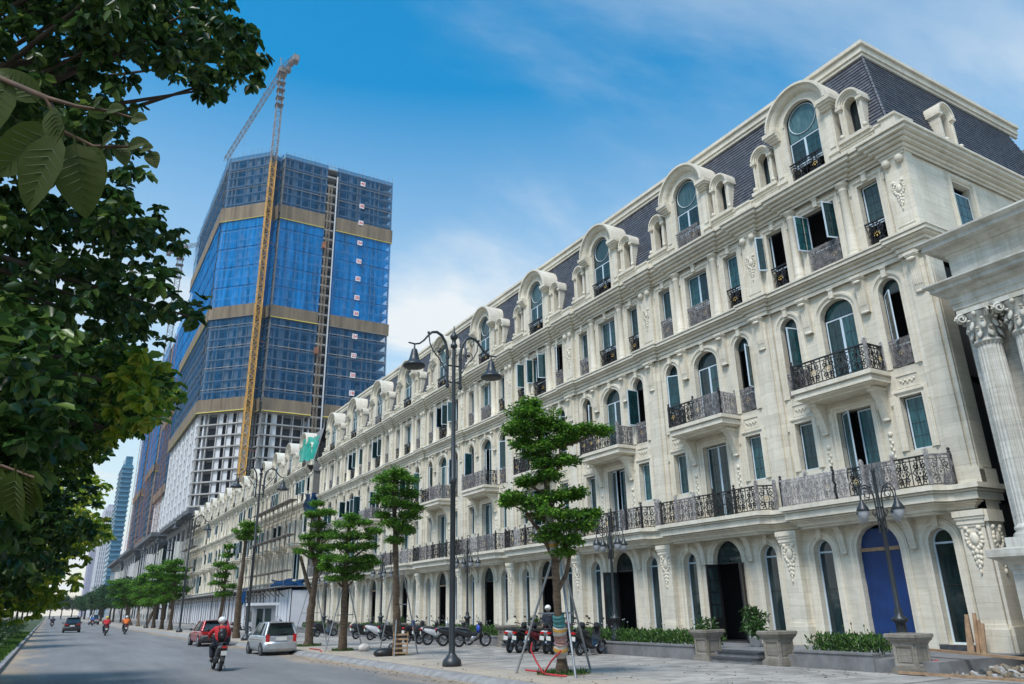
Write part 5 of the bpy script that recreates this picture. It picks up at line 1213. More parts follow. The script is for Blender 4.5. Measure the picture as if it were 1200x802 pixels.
def tower(name, lab, poly, ztop, bands, zones, fh=3.85, base=None, seed=0, faces=(0, 1, 4), slabs=True, hoist=None, loc=None):
    """poly counter-clockwise in world xy; left normal of an edge points inwards"""
    rn = random.Random(seed); ox, oy = poly[0]; t = thing(name, lab, 'tower', (ox, oy, 0)); L_ = [(x - ox, y - oy) for x, y in poly]
    nf = int(ztop / fh)
    sm_ = MB(); sm_.prism(L_, -.22, .22, CONC); sm_ = sm_.mesh('floor_slab'); dark_block = inset(L_, 2.6); b = MB(); b.prism(dark_block, 0, nf * fh - 1, INNERD); b.build('dark_block', t)  # dark block added inside the floors to stop light passing through
    for k in range(1, nf + 1): obj('floor_slab', sm_, t, (0, 0, k * fh))
    inf = MB(); cols = MB()
    for fi in faces:
        a, c = Vector(L_[fi]), Vector(L_[(fi + 1) % len(L_)]); e = c - a; Ln = e.length; e.normalize(); nn = Vector((-e.y, e.x)); m_ = max(1, round(Ln / 3.6)); w = Ln / m_
        P = lambda s, d, z: (a.x + e.x * s + nn.x * d, a.y + e.y * s + nn.y * d, z)
        kind = [rn.randrange(4) for _ in range(m_)]
        def slabbox(q, s0, s1, d0, d1, z0, z1, mt):
            pts = [P(s, d, z) for z in (z0, z1) for d in (d0, d1) for s in (s0, s1)]; b0 = len(q.v); q.v.extend(pts); k_ = q.slot(mt)
            for f in ((0, 2, 3, 1), (4, 5, 7, 6), (0, 1, 5, 4), (2, 6, 7, 3), (0, 4, 6, 2), (1, 3, 7, 5)): q.f.append(tuple(b0 + i for i in f)); q.mi.append(k_); q.sm.append(False)
        for i in range(m_ + 1):
            if i % 2 == 0 or rn.random() < .5: slabbox(cols, i * w - .2, i * w + .2, .25, .8, 0, nf * fh, CONC)
        for k in range(nf):
            z0 = k * fh + .22; z1 = (k + 1) * fh - .22; ex = base and z1 < base
            for i in range(m_):
                if hoist and fi == hoist[0] and hoist[1] < (i + .5) * w < hoist[2]: continue
                s0, s1 = i * w, (i + 1) * w
                if fi == 0 and ex:      # solid white flank with small windows
                    if i % 3 == 1:
                        slabbox(inf, s0, s0 + .8, 0.05, .35, z0 - .45, z1, TWHITE); slabbox(inf, s0 + .8, s1, .05, .35, z0 - .45, z0 + .9, TWHITE)
                    elif i % 3 == 0: slabbox(inf, s0, s1, -.02, .35, z0 - .45, z1, TWHITE)
                    else: slabbox(inf, s0, s0 + 1.4, -.02, .35, z0 - .45, z1, TWHITE)
                    continue
                kd = kind[i]
                if kd == 0: slabbox(inf, s0 + .3, s1 - .3, .9, 1.1, z0, z0 + 1.1, CONC); 
                elif kd == 1: slabbox(inf, s0 + .2, s0 + w * .5, .7, .9, z0, z1, CONC if not ex else TWHITE)
                elif kd == 2: slabbox(inf, s0 + w * .45, s0 + w * .6, .5, 2.2, z0, z1, TWHITE if ex else CONC); slabbox(inf, s0 + .2, s0 + w * .4, 1.5, 1.6, z0, z0 + 2.1, CONC)
                else:
                    slabbox(inf, s0 + .2, s1 - .2, 1.2, 1.35, z1 - .8, z1, CONCD); slabbox(inf, s1 - .6, s1 - .3, 1.0, 1.3, z0, z1, CONC)
    o1 = inf.build('wall_infill', t); o1['kind'] = 'stuff'; cols.build('columns', t)['kind'] = 'stuff'
    # nets, one sheet per face and per two floors
    for fi in faces:
        a, c = Vector(L_[fi]), Vector(L_[(fi + 1) % len(L_)]); e = (c - a); Ln = e.length; e.normalize(); nn = Vector((-e.y, e.x))
        spans = [(0, Ln)]
        if hoist and hoist[0] == fi: spans = [(0, hoist[1]), (hoist[2], Ln)]
        for z0, z1, mt in zones:
            z = z0
            while z < z1 - .5:
                zt = min(z + 2 * fh, z1)
                for s0, s1 in spans:
                    b = MB(); n = max(2, int((s1 - s0) / 2.5)); rows = []
                    for zz in (z, z + (zt - z) * .33, z + (zt - z) * .66, zt):
                        rows.append([(a.x + e.x * (s0 + (s1 - s0) * i / n) - nn.x * (.9 + rn.uniform(-.12, .12)), a.y + e.y * (s0 + (s1 - s0) * i / n) - nn.y * (.9 + rn.uniform(-.12, .12)), zz) for i in range(n + 1)])
                    b.grid(rows, mt, True); b.build('safety_net', t)
                    b = MB(); b.tube([(a.x + e.x * s0 - nn.x, a.y + e.y * s0 - nn.y, z), (a.x + e.x * s1 - nn.x, a.y + e.y * s1 - nn.y, z)], .11, mt if mt is NETB else CONC, 4, False, False); b.build('net_rail', t)
                z = zt
        for z0, z1 in bands:
            for s0, s1 in spans:
                b = MB(); s0_, s1_ = s0 - (.4 if s0 == 0 else 0), s1 + (.4 if s1 == Ln else 0)
                pt = lambda s, d, z: (a.x + e.x * s - nn.x * d, a.y + e.y * s - nn.y * d, z)
                b.grid([[pt(s0_, 1.05, z0), pt(s1_, 1.05, z0)], [pt(s0_, 1.25, z1), pt(s1_, 1.25, z1)]], BAND); b.face([pt(s0_, 1.05, z0), pt(s1_, 1.05, z0), pt(s1_, 0, z0), pt(s0_, 0, z0)], CONCD)
                b.build('catch_platform', t)
                b = MB(); b.tube([pt(s0_, 1.15, z0 - .15), pt(s1_, 1.15, z0 - .15)], .16, YEL if rn.random() < .75 else CONCD, 4, False, False); b.build('edge_tube', t)
    return t, L_, nf * fh

poly = [(34, 339), (34, 266), (47, 253.2), (50.5, 256.8), (51.7, 252.5), (95, 252.5), (95, 339)]
# edge normals: walking down the street face the interior lies to the left
tw, TL, ZT = tower('construction_tower', 'tallest unfinished tower wrapped in blue netting with brown catch platforms', poly, 165.6, [(138.9, 144.5), (99.8, 104.2), (65.8, 70.2)],
               [(66, 100, NETD), (104.2, 139, NETB), (144.5, 166.5, NETD)], base=66, seed=4, faces=(0, 1, 2, 3, 4), hoist=(4, 16.4, 20.0))
b = MB()
for fi in range(5):
    a, c = Vector(TL[fi]), Vector(TL[fi + 1]); n = int((c - a).length / 1.6)
    for k in range(n + 1):
        p = a + (c - a) * k / max(n, 1); hh = rng.uniform(1.2, 4.2); b.bar((p.x, p.y, ZT), (p.x + rng.uniform(-.3, .3), p.y, ZT + hh), .07, CRGREY, 3)
    b.tube([(a.x, a.y, ZT + 1.2), (c.x, c.y, ZT + 1.2)], .12, CONC, 4)
o = b.build('rebar', tw); o['kind'] = 'stuff'
# floor number signs on the front face
def number_sign(parent, txt, loc, sz=1.9):
    b = MB(); b.box(-sz / 2, sz / 2, -.08, .08, -sz / 2, sz / 2, simple('sign_white_' + txt, (.8, .78, .78), .6, var=0)); s = b.build('floor_sign', parent, loc)
    cu = bpy.data.curves.new('digits', 'FONT'); cu.body = txt; cu.size = sz * .85; cu.align_x = 'CENTER'; cu.align_y = 'CENTER'; cu.extrude = .02; cu.offset = .03
    cu.materials.append(REDP); tmp = bpy.data.objects.new('tmp', cu); me = bpy.data.meshes.new_from_object(tmp); bpy.data.objects.remove(tmp); o_ = obj('digits', me, s); o_.location = (0, -.1, 0); o_.rotation_euler = (pi / 2, 0, 0)
REDP = simple('red_print', (.6, .03, .03), .6, var=0)
def zpix(x, y, py):
    lo, hi = 0.0, 250.0
    for _ in range(40):
        mid = (lo + hi) / 2; v = Vector((x, y, mid - EYE)); yy = 401 - F_PX * v.dot(upv) / v.dot(fwd)
        if yy > py: lo = mid
        else: hi = mid
    return lo
for k, py in enumerate((216, 242, 261.5, 285, 306.5, 327, 349, 367.5, 394.5, 417, 440, 461)):
    number_sign(tw, str(40 - 2 * k), (82.2 - 34, 251.2 - 339, zpix(82.2, 251.2, py)))
# hoist shaft on the front face
b = MB(); lattice(b, (69.3 - 34, 250.9 - 339, 0), (69.3 - 34, 250.9 - 339, 158), 1.2, HOISTM, 1.6, .07); b.build('hoist_mast', tw)
b = MB(); b.box(71.6 - 34, 72.0 - 34, 250.9 - 339, 251.3 - 339, 0, 162, TWHITE); b.build('hoist_post', tw)
for k in range(42):
    b = MB(); b.box(67.9 - 34, 71.5 - 34, 251.6 - 339, 252.6 - 339, k * 3.85 + 3.4, k * 3.85 + 3.95, CONC); b.build('landing', tw)
for z in (88, 130): b = MB(); b.box(67.6 - 34, 68.9 - 34, 250.1 - 339, 251.5 - 339, z, z + 2.4, RUST); b.build('hoist_cage', tw)

def crane(name, lab, x, y, z0, z1, tip, back, mt_low, mt_hi, w=2.0, zsplit=160):
    t = thing(name, lab, 'tower crane', (x, y, z0)); zs = min(max(zsplit, z0 + 1), z1 - 1)
    b = MB(); lattice(b, (0, 0, 0), (0, 0, zs - z0), w, mt_low, None, .15); b.build('mast', t)
    b = MB(); lattice(b, (0, 0, zs - z0), (0, 0, z1 - z0), w, mt_hi, None, .14); b.build('upper_mast', t)
    hz = z1 - z0
    for k in range(5):
        b = MB(); b.box(-w * .75, w * .75, -w * .75, w * .75, hz - 16 + 3.4 * k, hz - 15.9 + 3.4 * k, mt_hi); b.build('platform', t)
    b = MB(); b.box(-1.7, 1.7, -1.7, 1.7, hz - 1.2, hz + .8, mt_hi); b.box(.9, 2.7, -2.4, -.6, hz - .6, hz + 1.8, mt_hi); b.build('slewing_cab', t)
    T = Vector(tip) - Vector((x, y, z0)); B_ = Vector(back) - Vector((x, y, z0))
    b = MB(); lattice(b, (0, 0, hz + .8), T, 1.5, mt_hi, 2.2, .11); b.build('jib', t)
    b = MB(); lattice(b, (0, 0, hz + .8), B_, 1.9, mt_hi, 2.2, .13); b.build('counter_jib', t)
    b = MB(); d = B_ - Vector((0, 0, hz)); c = Vector((0, 0, hz)) + d * .86; b.box(c.x - 1.1, c.x + 1.1, c.y - 1.5, c.y + 1.5, c.z - 1.8, c.z + .7, mt_hi); c = Vector((0, 0, hz)) + d * .6; b.box(c.x - .9, c.x + .9, c.y - 1.2, c.y + 1.2, c.z - 1.0, c.z + .5, mt_hi); b.build('counterweight', t)
    a = Vector((-1.2, .5, hz + 6.5)); b = MB(); b.bar((0, 0, hz), a, .2, mt_hi); b.bar(a, T * .55 + Vector((0, 0, hz * .45)), .05, mt_hi); b.bar(a, c, .05, mt_hi); b.build('tie_bars', t)
    b = MB(); p = Vector((0, 0, hz)) * .4 + T * .6; b.bar(p, p - Vector((0, 0, 9)), .06, mt_hi); b.build('hook_line', t)
    return t
def on_z(px, py, z):
    r = at(px, py, 1.0) - Vector((0, 0, EYE)); k = (z - EYE) / r.z; return Vector((0, 0, EYE)) + r * k
zc = 201.0
crane('tower_crane', 'orange lattice tower crane climbing the front of the tallest tower', 46.6, 249.0, 20, zc, on_z(264, 188, zc + 1), on_z(349, 66, zc + 1), ORANGE, CRGREY)
for k, z in enumerate((52, 90, 128, 156)):
    b = MB(); b.bar((46.6, 250, z), (51, 253, z), .16, RUST); tag(b.build('crane_tie'), ['lowest', 'second lowest', 'second highest', 'highest'][k] + ' steel tie from the orange crane mast to the tower', 'steel tie', 'crane ties')

def simple_net_tower(name, lab, x0, y0, x1, y1, zt, zn, seed, hoists):
    t, L_, z = tower(name, lab, [(x0, y1), (x0, y0), (x1, y0), (x1, y1)], zt, [(zn - 4, zn), (zn + 34, zn + 38)], [(zn, zn + 34, NETD), (zn + 38, zt + 1, NETB)], base=zn - 4, seed=seed, faces=(0, 1))
    for hy in hoists:
        b = MB(); lattice(b, (-2.2, hy - y1, 0), (-2.2, hy - y1, zt * (.75 if hy % 2 else .95)), 1.4, RUST, 2.6, .07); b.build('hoist_mast', t)
    return t
simple_net_tower('construction_tower', 'blue netted tower directly left of the tallest one with two orange hoist masts', 38, 372, 74, 420, 148, 58, 11, (379, 404))
simple_net_tower('construction_tower', 'middle blue netted tower in the receding row on the left', 38, 440, 74, 486, 150, 40, 12, (447, 471))
simple_net_tower('construction_tower', 'farthest blue netted tower, beside the blue glass tower', 38, 508, 74, 556, 150, 36, 13, (514, 538))
p = on_z(213, 292, 178)
crane('tower_crane', 'grey tower crane rising behind the leaves left of the tallest tower', p.x, p.y, 100, 178, on_z(240, 285, 180), on_z(196, 296, 180), CRGREY, CRGREY, 2.4, 120)

TG = glass_mat('blue_curtain_glass', (0.03, 0.12, 0.20), (0.08, 0.24, 0.34), 0.25, (.1, .1, .3)); PURP = simple('mauve_cladding', (0.42, 0.40, 0.50), .7, var=.05, scale=.05)
def slab_tower(name, lab, px0, px1, ptop, Y, depthm, body, band, fh=3.6, fins=False):
    def pt(px): r = at(px, 721, 1.0) - Vector((0, 0, EYE)); return r.x / r.y * Y
    x0, x1 = pt(px0), pt(px1); z = zpix(x0, Y, ptop); t = thing(name, lab, 'tower', ((x0 + x1) / 2, Y, 0)); w = (x1 - x0) / 2
    b = MB(); b.box(-w + .6, w - .6, .6, depthm, 0, z - 4, body); b.box(-w * .5, w * .7, 4, depthm - 6, z - 4, z + 3, body); b.build('body', t)
    q = MB(); q.box(-w, w, 0, depthm + .6, -.35, .65, band); q = q.mesh('floor_band')
    for k in range(1, int((z - 2) / fh)): obj('floor_band', q, t, (0, 0, k * fh))
    if fins:
        for k in range(6):
            b = MB(); xx = -w + 2 * w * k / 5; b.box(xx - .5, xx + .5, -.4, .2, 0, z, band); b.build('fin', t)
            b = MB(); b.box(-w - .4, -w + .2, depthm * k / 5, depthm * k / 5 + 1, 0, z, band); b.build('fin', t)
    return t
BLB = simple('blue_glass_spandrel', (0.10, 0.25, 0.36), .4, var=.1, scale=.05)
slab_tower('glass_tower', 'distant blue glass tower left of the netted towers', 116, 131, 538, 640, 40, TG, BLB)
slab_tower('white_tower', 'pale distant tower with mauve strips left of the blue glass tower', 104, 116, 594, 900, 60, PURP, TWHITE, 4.5, True)
slab_tower('white_tower', 'farthest thin white tower above the distant tree line', 94, 103, 640, 1150, 60, TWHITE, PURP, 5, True)

# podiums with tall columns
PODD = simple('dark_podium_panel', (0.07, 0.075, 0.085), .6, var=.2, scale=.2)
def podium(lab, y0, y1, z, x=27.5):
    t = thing('podium_building', lab, 'building', (x, y0, 0), 0, 'dark podiums below the towers'); Ln = y1 - y0
    b = MB(); b.box(2, 16, 1, Ln - 1, 0, z - 2, GLASSD); b.build('glass_wall', t); b = MB(); b.box(-2.5, 17, -2.5, Ln + 1, z - 1.2, z, PODD); b.box(-.3, 16, -1, Ln, z - 3.2, z - 1.2, PODD); b.box(.3, 16, -.5, Ln, z * .42, z * .42 + .8, PODD); b.build('roof_slab', t)
    q = MB(); q.box(-.12, .12, -.4, .4, 0, z - 3.2, TWHITE); q = q.mesh('column')
    for k in range(int(Ln / 8.4) + 1): obj('column', q, t, (0, k * 8.4, 0))
    for k in range(4): obj('column', q, t, (3.5 * k + .01, -.3, 0))
podium('dark glazed podium with white columns below the tallest tower', 196, 250, 25.5)
podium('second glazed podium with white columns and a thin roof, further left', 276, 330, 27)
podium('third podium with white columns, nearly hidden by the street trees', 356, 412, 28); podium('farthest podium in the row below the netted towers', 430, 500, 28)
# ================================================================ trees
BARK = simple('bark', (0.125, 0.088, 0.058), 0.95, var=0.6, scale=7, bump=1.0, bscale=12, stretch=(.6, .6, 1.6))
BARKD = simple('dark_bark', (0.07, 0.05, 0.035), 0.95, var=0.4, scale=3, bump=0.7, bscale=12, stretch=(1, 1, .4))
LF_BIG = leaf_mat('big_leaf', [(0.015, 0.042, 0.009), (0.030, 0.076, 0.016), (0.055, 0.115, 0.028), (0.15, 0.22, 0.045)], 0.33, 0.38)
LF_YEL = leaf_mat('yellowing_leaf', [(0.06, 0.14, 0.016), (0.16, 0.27, 0.025), (0.34, 0.42, 0.035), (0.46, 0.44, 0.06)], 0.45, 0.45)
LF_ST = leaf_mat('street_tree_leaf', [(0.028, 0.09, 0.010), (0.06, 0.18, 0.016), (0.12, 0.28, 0.024), (0.22, 0.40, 0.035)], 0.5, 0.42)
LF_FAR = leaf_mat('far_leaf', [(0.014, 0.045, 0.016), (0.03, 0.085, 0.024), (0.05, 0.12, 0.03)], 0.6, 0.2)
LF_MID = leaf_mat('mixed_leaf', [(0.02, 0.055, 0.012), (0.035, 0.09, 0.016), (0.05, 0.12, 0.02), (0.08, 0.17, 0.025), (0.16, 0.26, 0.03), (0.34, 0.38, 0.05)], 0.4, 0.42)
SACK = simple('white_sacking', (0.50, 0.46, 0.42), 0.8, var=0.35, scale=5, bump=0.5, bscale=9)
TAPE = simple('orange_tape', (0.55, 0.30, 0.05), 0.5, var=0.1); TEALS = simple('teal_sacking', (0.06, 0.22, 0.22), 0.7, var=.3)

def in_poly(x, y, P):
    c = False; n = len(P)
    for i in range(n):
        (x1, y1), (x2, y2) = P[i], P[(i + 1) % n]
        if (y1 > y) != (y2 > y) and x < (x2 - x1) * (y - y1) / (y2 - y1) + x1: c = not c
    return c

def street_tree(base, lab, pads, trunk, r0, name='street_tree', dens=1.0, leaf=0.10, forks=(), mat=None, seed=0):
    """pads: foliage tiers measured on the photo (px,py,rx,ry) at this tree's own distance; trunk: pixel path of the stem"""
    rg = np.random.default_rng(seed); B = Vector(base); D = depth(B); S = D / F_PX
    t = thing(name, lab, 'tree', base, 0, 'staked street trees along the pavement')
    W = lambda px, py, dd=0.0: at(px, py, D + dd) - B
    L = []; hubs = []
    side = Vector((cos(YAW), -sin(YAW), 0)); deepv = Vector((sin(YAW), cos(YAW), 0))
    for (px, py, rx, ry) in pads:
        c0 = W(px, py); R, Z = rx * S, ry * S * .8
        for q in range(3):                                             # the tier also goes round the stem
            dd = (0, .9, -.9)[q] * R * rg.uniform(.5, 1.2); c = c0 + deepv * dd + Vector((0, 0, rg.uniform(-.3, .3) * Z)); f = (1, .75, .75)[q]
            hubs.append(c)
            # each tier is a spray of small flat tufts
            m_ = max(4, int(10 * f * dens))
            for _ in range(m_):
                a = rg.uniform(0, 2 * pi); rr = R * f * sqrt(rg.uniform(0, 1)) * .92
                cc = c + Vector((cos(a) * rr, sin(a) * rr, rg.uniform(-.55, .55) * Z)); tr = max(.2, R * .38) * rg.uniform(.75, 1.2)
                n = int(min(170, 46 * (tr / .3) ** 1.4 * dens) + 20)
                L.append(clump(np.array(cc), (tr, tr, max(.10, Z * .42)), int(n * .62), leaf * rg.uniform(.75, 1.2), .35, .55, .6, rg, .75))
                if rg.random() < .4: L.append(clump(np.array(cc) + np.array([0, 0, Z * .5]), (tr * 1.3, tr * 1.3, Z * .8), 14, leaf, .9, .45, .8, rg, .9))
    V, Q = merge(L); o = obj('crown', fast_mesh('crown', V, Q, [mat or LF_ST]), t)
    b = MB(); P = [W(px, py) for px, py in trunk]; P[0] = Vector((0, 0, -.05)); n = len(P)
    prof = []; pts = []
    for i in range(n - 1):
        for k in range(5):
            u = k / 5; pts.append(P[i].lerp(P[i + 1], u) + Vector((rg.uniform(-.02, .02), rg.uniform(-.02, .02), 0))); g = (i + u) / (n - 1); prof.append(r0 * (1 - .62 * g) * (1 + .35 * max(0, 1 - g * 14)) * rg.uniform(.86, 1.1))
    pts.append(P[-1]); prof.append(r0 * .3); b.tube(pts, prof, BARK, 10)
    for h_ in hubs[::2]:
        k = min(range(len(pts)), key=lambda i: (pts[i] - h_).length + (2 if pts[i].z > h_.z - .1 else 0)); s = pts[max(k - 1, 0)]; m_ = s.lerp(h_, .5) + Vector((0, 0, -.06)); rr = min(prof[k] * .45, .06)
        b.tube([s, m_, h_], [rr, rr * .6, rr * .25], BARK, 4)
    for f in forks:
        Pf = [W(px, py) for px, py in f]; b.tube(Pf, [r0 * .5 * (1 - .5 * i / len(Pf)) for i in range(len(Pf))], BARK, 8)
    b.build('trunk', t); return t, pts, prof

def tripod(x, y, apex, r, lab, z0=.15, bar=1.15, angs=(200, 320, 80)):
    t = thing('tree_stake', lab, 'tree stake', (x, y, z0), 0, 'steel tree stakes'); ft = []
    for a in angs:
        p = (r * cos(radians(a)), r * sin(radians(a)), 0); ft.append(p); b = MB(); b.tube([p, (.17 * cos(radians(a)), .17 * sin(radians(a)), apex)], .028, STEEL, 6); b.build('pole', t)
    f = 1 - bar / apex
    for i in range(3):
        a, c = ft[i], ft[(i + 1) % 3]; b = MB(); b.tube([(a[0] * f, a[1] * f, bar), (c[0] * f, c[1] * f, bar)], .022, STEEL, 5); b.build('crossbar', t)
    return t

T1 = [(621, 475, 14, 9), (612, 487, 20, 9), (640, 491, 22, 9), (604, 503, 16, 7), (628, 505, 22, 8), (652, 500, 16, 7), (668, 506, 14, 5), (690, 504, 15, 5), (707, 505, 9, 4), (612, 520, 14, 7), (648, 519, 22, 8), (632, 530, 22, 7), (668, 514, 12, 5),
      (640, 544, 20, 7), (664, 540, 15, 6), (640, 558, 18, 6), (616, 565, 12, 5), (602, 584, 14, 6), (595, 590, 8, 4), (622, 588, 22, 8), (652, 584, 24, 8), (676, 579, 13, 5), (636, 602, 26, 8), (668, 604, 22, 7), (692, 603, 13, 5), (655, 618, 26, 7), (684, 616, 16, 6), (644, 630, 17, 6), (668, 634, 20, 6), (662, 647, 14, 5)]
tt, pts, prof = street_tree((12.85, 19.1, .13), 'nearest street tree with a layered crown and a trunk wrapped in white sacking', T1, [(661, 790), (656, 740), (652, 690), (650, 655), (644, 610), (640, 560), (634, 510), (624, 480)], .145, forks=[[(650, 655), (632, 622), (616, 602)], [(655, 690), (664, 672), (668, 650)]], seed=1, dens=1.15)
def sleeve(parent, pts, prof, z0, z1, mat, name, grow=1.25, tapes=0):
    def ip(z):
        for i in range(len(pts) - 1):
            if pts[i].z <= z <= pts[i + 1].z: u = (z - pts[i].z) / max(1e-6, pts[i + 1].z - pts[i].z); return pts[i].lerp(pts[i + 1], u), prof[i] + (prof[i + 1] - prof[i]) * u
        return pts[0], prof[0]
    b = MB(); n = 12; P = []; R = []
    for k in range(n + 1):
        p, r = ip(z0 + (z1 - z0) * k / n); P.append(p); R.append(r * grow * random.uniform(.85, 1.28))
    b.tube(P, R, mat, 9); o = b.build(name, parent)
    for k in range(tapes):
        z = z0 + (z1 - z0) * (k + .5) / tapes; p, r = ip(z); p2, r2 = ip(z + .07); b = MB(); b.tube([p, p2], [r * grow * 1.16, r2 * grow * 1.16], TAPE, 9); b.build('tape', parent)
sleeve(tt, pts, prof, .5, .82, SACK, 'sacking', 1.25, 1); sleeve(tt, pts, prof, .84, 1.1, simple('pink_sacking', (.42, .25, .22), .8, var=.4, scale=9, bump=.5), 'sacking', 1.2); sleeve(tt, pts, prof, 1.08, 1.3, SACK, 'sacking', 1.3, 1); sleeve(tt, pts, prof, 1.25, 1.6, TEALS, 'sacking', 1.2); sleeve(tt, pts, prof, 3.25, 4.5, SACK, 'sacking', 1.2, 3)
t1s = tripod(12.85, 19.1, 3.1, 1.15, 'three-legged steel stake around the wrapped nearest street tree', bar=1.62, angs=(250, 20, 130)); t1s.scale = (1.22, 1.22, 1)
T2 = [(463, 554, 13, 6), (454, 563, 16, 6), (476, 562, 15, 6), (462, 575, 22, 7), (447, 585, 12, 6), (480, 580, 13, 6), (465, 592, 22, 7), (479, 604, 13, 6), (449, 603, 8, 4), (462, 613, 17, 7), (473, 622, 16, 6), (463, 633, 10, 5), (486, 597, 8, 5)]
street_tree((12.86, 31.42, .13), 'street tree with a narrow crown on a bare tall trunk left of the tall lamp', T2, [(467, 768), (465, 730), (464, 700), (464, 660), (463, 620), (462, 580), (463, 560)], .18, seed=2, dens=1.25)
tripod(12.86, 31.42, 3.4, 1.0, 'steel stakes around the bare-trunk tree beside the wooden crate', bar=2.0, angs=(240, 10, 120))
T3 = [(412, 606, 9, 4), (405, 615, 14, 5), (425, 613, 9, 4), (399, 628, 15, 5), (420, 628, 16, 6), (438, 622, 8, 3), (395, 640, 15, 5), (415, 642, 20, 6), (433, 640, 10, 4), (390, 654, 14, 5), (412, 657, 20, 6), (431, 654, 10, 4), (400, 668, 19, 6), (424, 666, 14, 5), (438, 660, 8, 3), (381, 663, 6, 4), (395, 678, 15, 4), (416, 676, 13, 4)]
street_tree((12.3, 36.9, .13), 'street tree with a wide conical crown right of the leaning forked tree', T3, [(401, 763), (403, 720), (404, 690), (406, 650), (410, 610)], .19, seed=3, dens=1.25)
tripod(12.3, 36.9, 2.9, 1.0, 'steel stakes around the wide conical street tree', bar=1.6)
T4 = [(372, 591, 9, 4), (375, 601, 13, 5), (365, 604, 8, 4), (386, 600, 8, 4), (372, 615, 10, 5), (376, 628, 15, 6), (360, 629, 9, 4), (388, 625, 8, 4), (365, 639, 11, 5), (382, 642, 11, 5), (352, 646, 8, 4), (370, 651, 10, 5), (385, 656, 8, 4), (378, 666, 8, 4)]
street_tree((12.5, 43.3, .13), 'leaning street tree with a forked trunk right of the silver car', T4, [(361, 757), (364, 720), (368, 690), (373, 650), (374, 600)], .24, forks=[[(366, 700), (358, 675), (352, 652)], [(370, 665), (366, 650), (362, 632)]], seed=4, dens=1.2)
tripod(12.5, 43.3, 3.2, 1.1, 'steel stakes around the leaning forked tree', bar=1.7)
T5 = [(290, 616, 11, 4), (287, 623, 13, 4), (296, 621, 9, 4), (284, 630, 7, 3), (292, 630, 8, 3)]
street_tree((12.4, 62.0, .13), 'tall bare-stemmed street tree with a small flat tuft behind the silver car', T5, [(277, 742), (280, 700), (284, 670), (288, 630)], .26, seed=5, leaf=.14)
T6 = [(268, 641, 6, 4), (265, 651, 8, 4), (258, 662, 8, 4), (269, 665, 9, 4), (260, 675, 10, 4), (254, 683, 9, 4), (268, 687, 8, 4), (263, 696, 10, 4)]
street_tree((12.4, 70.0, .13), 'slim street tree with scattered tufts above the red car', T6, [(258, 740), (262, 700), (266, 655)], .2, seed=6, leaf=.14)
far = [(205, 660, 12, 5), (196, 667, 12, 5), (213, 668, 9, 4), (204, 678, 14, 5), (194, 688, 12, 5), (212, 690, 10, 5), (202, 700, 12, 5), (190, 705, 9, 4)]
FT = [(100.0, 0, 'first'), (108.0, 1, 'second'), (117.0, 2, 'third'), (127.0, 3, 'fourth'), (138.0, 4, 'fifth'), (150.0, 5, 'sixth'), (163.0, 6, 'seventh')]
proto, _, _ = street_tree((12.5, 100.0, .13), 'first of the far pruned street trees, beside the third tall lamp', far, [(203, 741), (202, 715), (204, 690), (205, 662)], .25, seed=7, leaf=.2)
proto2, _, _ = street_tree((12.5, 108.0, .13), 'second of the far pruned street trees past the third tall lamp', [(x - 12, y, r, h_) for x, y, r, h_ in far[1:]], [(192, 739), (192, 710), (191, 680)], .25, seed=8, leaf=.2)
for i, (y, k, nm) in enumerate(FT[2:]):
    c = copy_tree((proto, proto2)[i % 2], None, (12.5, y, .13)); c.rotation_euler = (0, 0, i * 1.7); c['label'] = nm + ' of the far pruned street trees, counting away from the camera'
    for s in c.children: pass
DT = MB()
def round_tree_mesh(seed, R=4.4, h=6.2):
    rg = np.random.default_rng(seed); L = []
    for k in range(46):
        a = rg.uniform(0, 2 * pi); u = rg.uniform(-.85, 1); rr = R * sqrt(max(0, 1 - u * u)) * rg.uniform(.55, 1.0); c = (rr * cos(a), rr * sin(a), h + u * R * .62)
        L.append(clump(c, rg.uniform(.8, 1.5) * np.array([1, 1, .7]), 95, .42, .5, .6, .5, rg, .5))
    V, Q = merge(L); cr = fast_mesh('crown', V, Q, [LF_FAR]); b = MB(); b.tube([(0, 0, 0), (.1, 0, 2.5), (0, .2, 4.5), (0, 0, h)], [.28, .22, .18, .08], BARKD, 7)
    for k in range(6): a = k * 1.05; b.tube([(0, 0, 3.2), (1.2 * cos(a), 1.2 * sin(a), 5), (2.6 * cos(a), 2.6 * sin(a), h)], [.12, .09, .03], BARKD, 5)
    return cr, b.mesh('trunk')
RT = [round_tree_mesh(s) for s in (21, 22, 23)]
rn = random.Random(9)
def round_tree(x, y, s, lab, i, grp):
    t = thing('shade_tree', lab, 'tree', (x, y, .1), rn.uniform(0, 6), grp); cr, tr = RT[i % 3]; obj('crown', cr, t); obj('trunk', tr, t); t.scale = (s, s, s); return t
ORD = ['first', 'second', 'third', 'fourth', 'fifth', 'sixth', 'seventh', 'eighth', 'ninth', 'tenth', 'eleventh', 'twelfth']
for i, y in enumerate((176, 190, 205, 221, 238, 256, 275, 296, 320, 348, 380, 420)):
    round_tree(14.0 + rn.uniform(-1, 1), y, rn.uniform(.88, 1.08) * (1 + i * .012), ORD[i] + ' dense round shade tree beyond the pruned street trees, counting away from the camera', i, 'round shade trees far down the road')
for i, y in enumerate((62, 78, 96, 116, 140, 168, 200, 240, 290, 350)):
    round_tree(-5.6 + rn.uniform(-.8, .8), y, rn.uniform(.85, 1.05), ORD[i] + ' dark round tree on the left verge, counting away from the camera', i, 'round trees on the left verge')
for i in range(10): round_tree(-10 + i * 5.5, 520 + 14 * (i % 3), 1.35, ORD[i] + ' hazy tree from the left among those closing the view at the road end', i, 'trees closing the view')

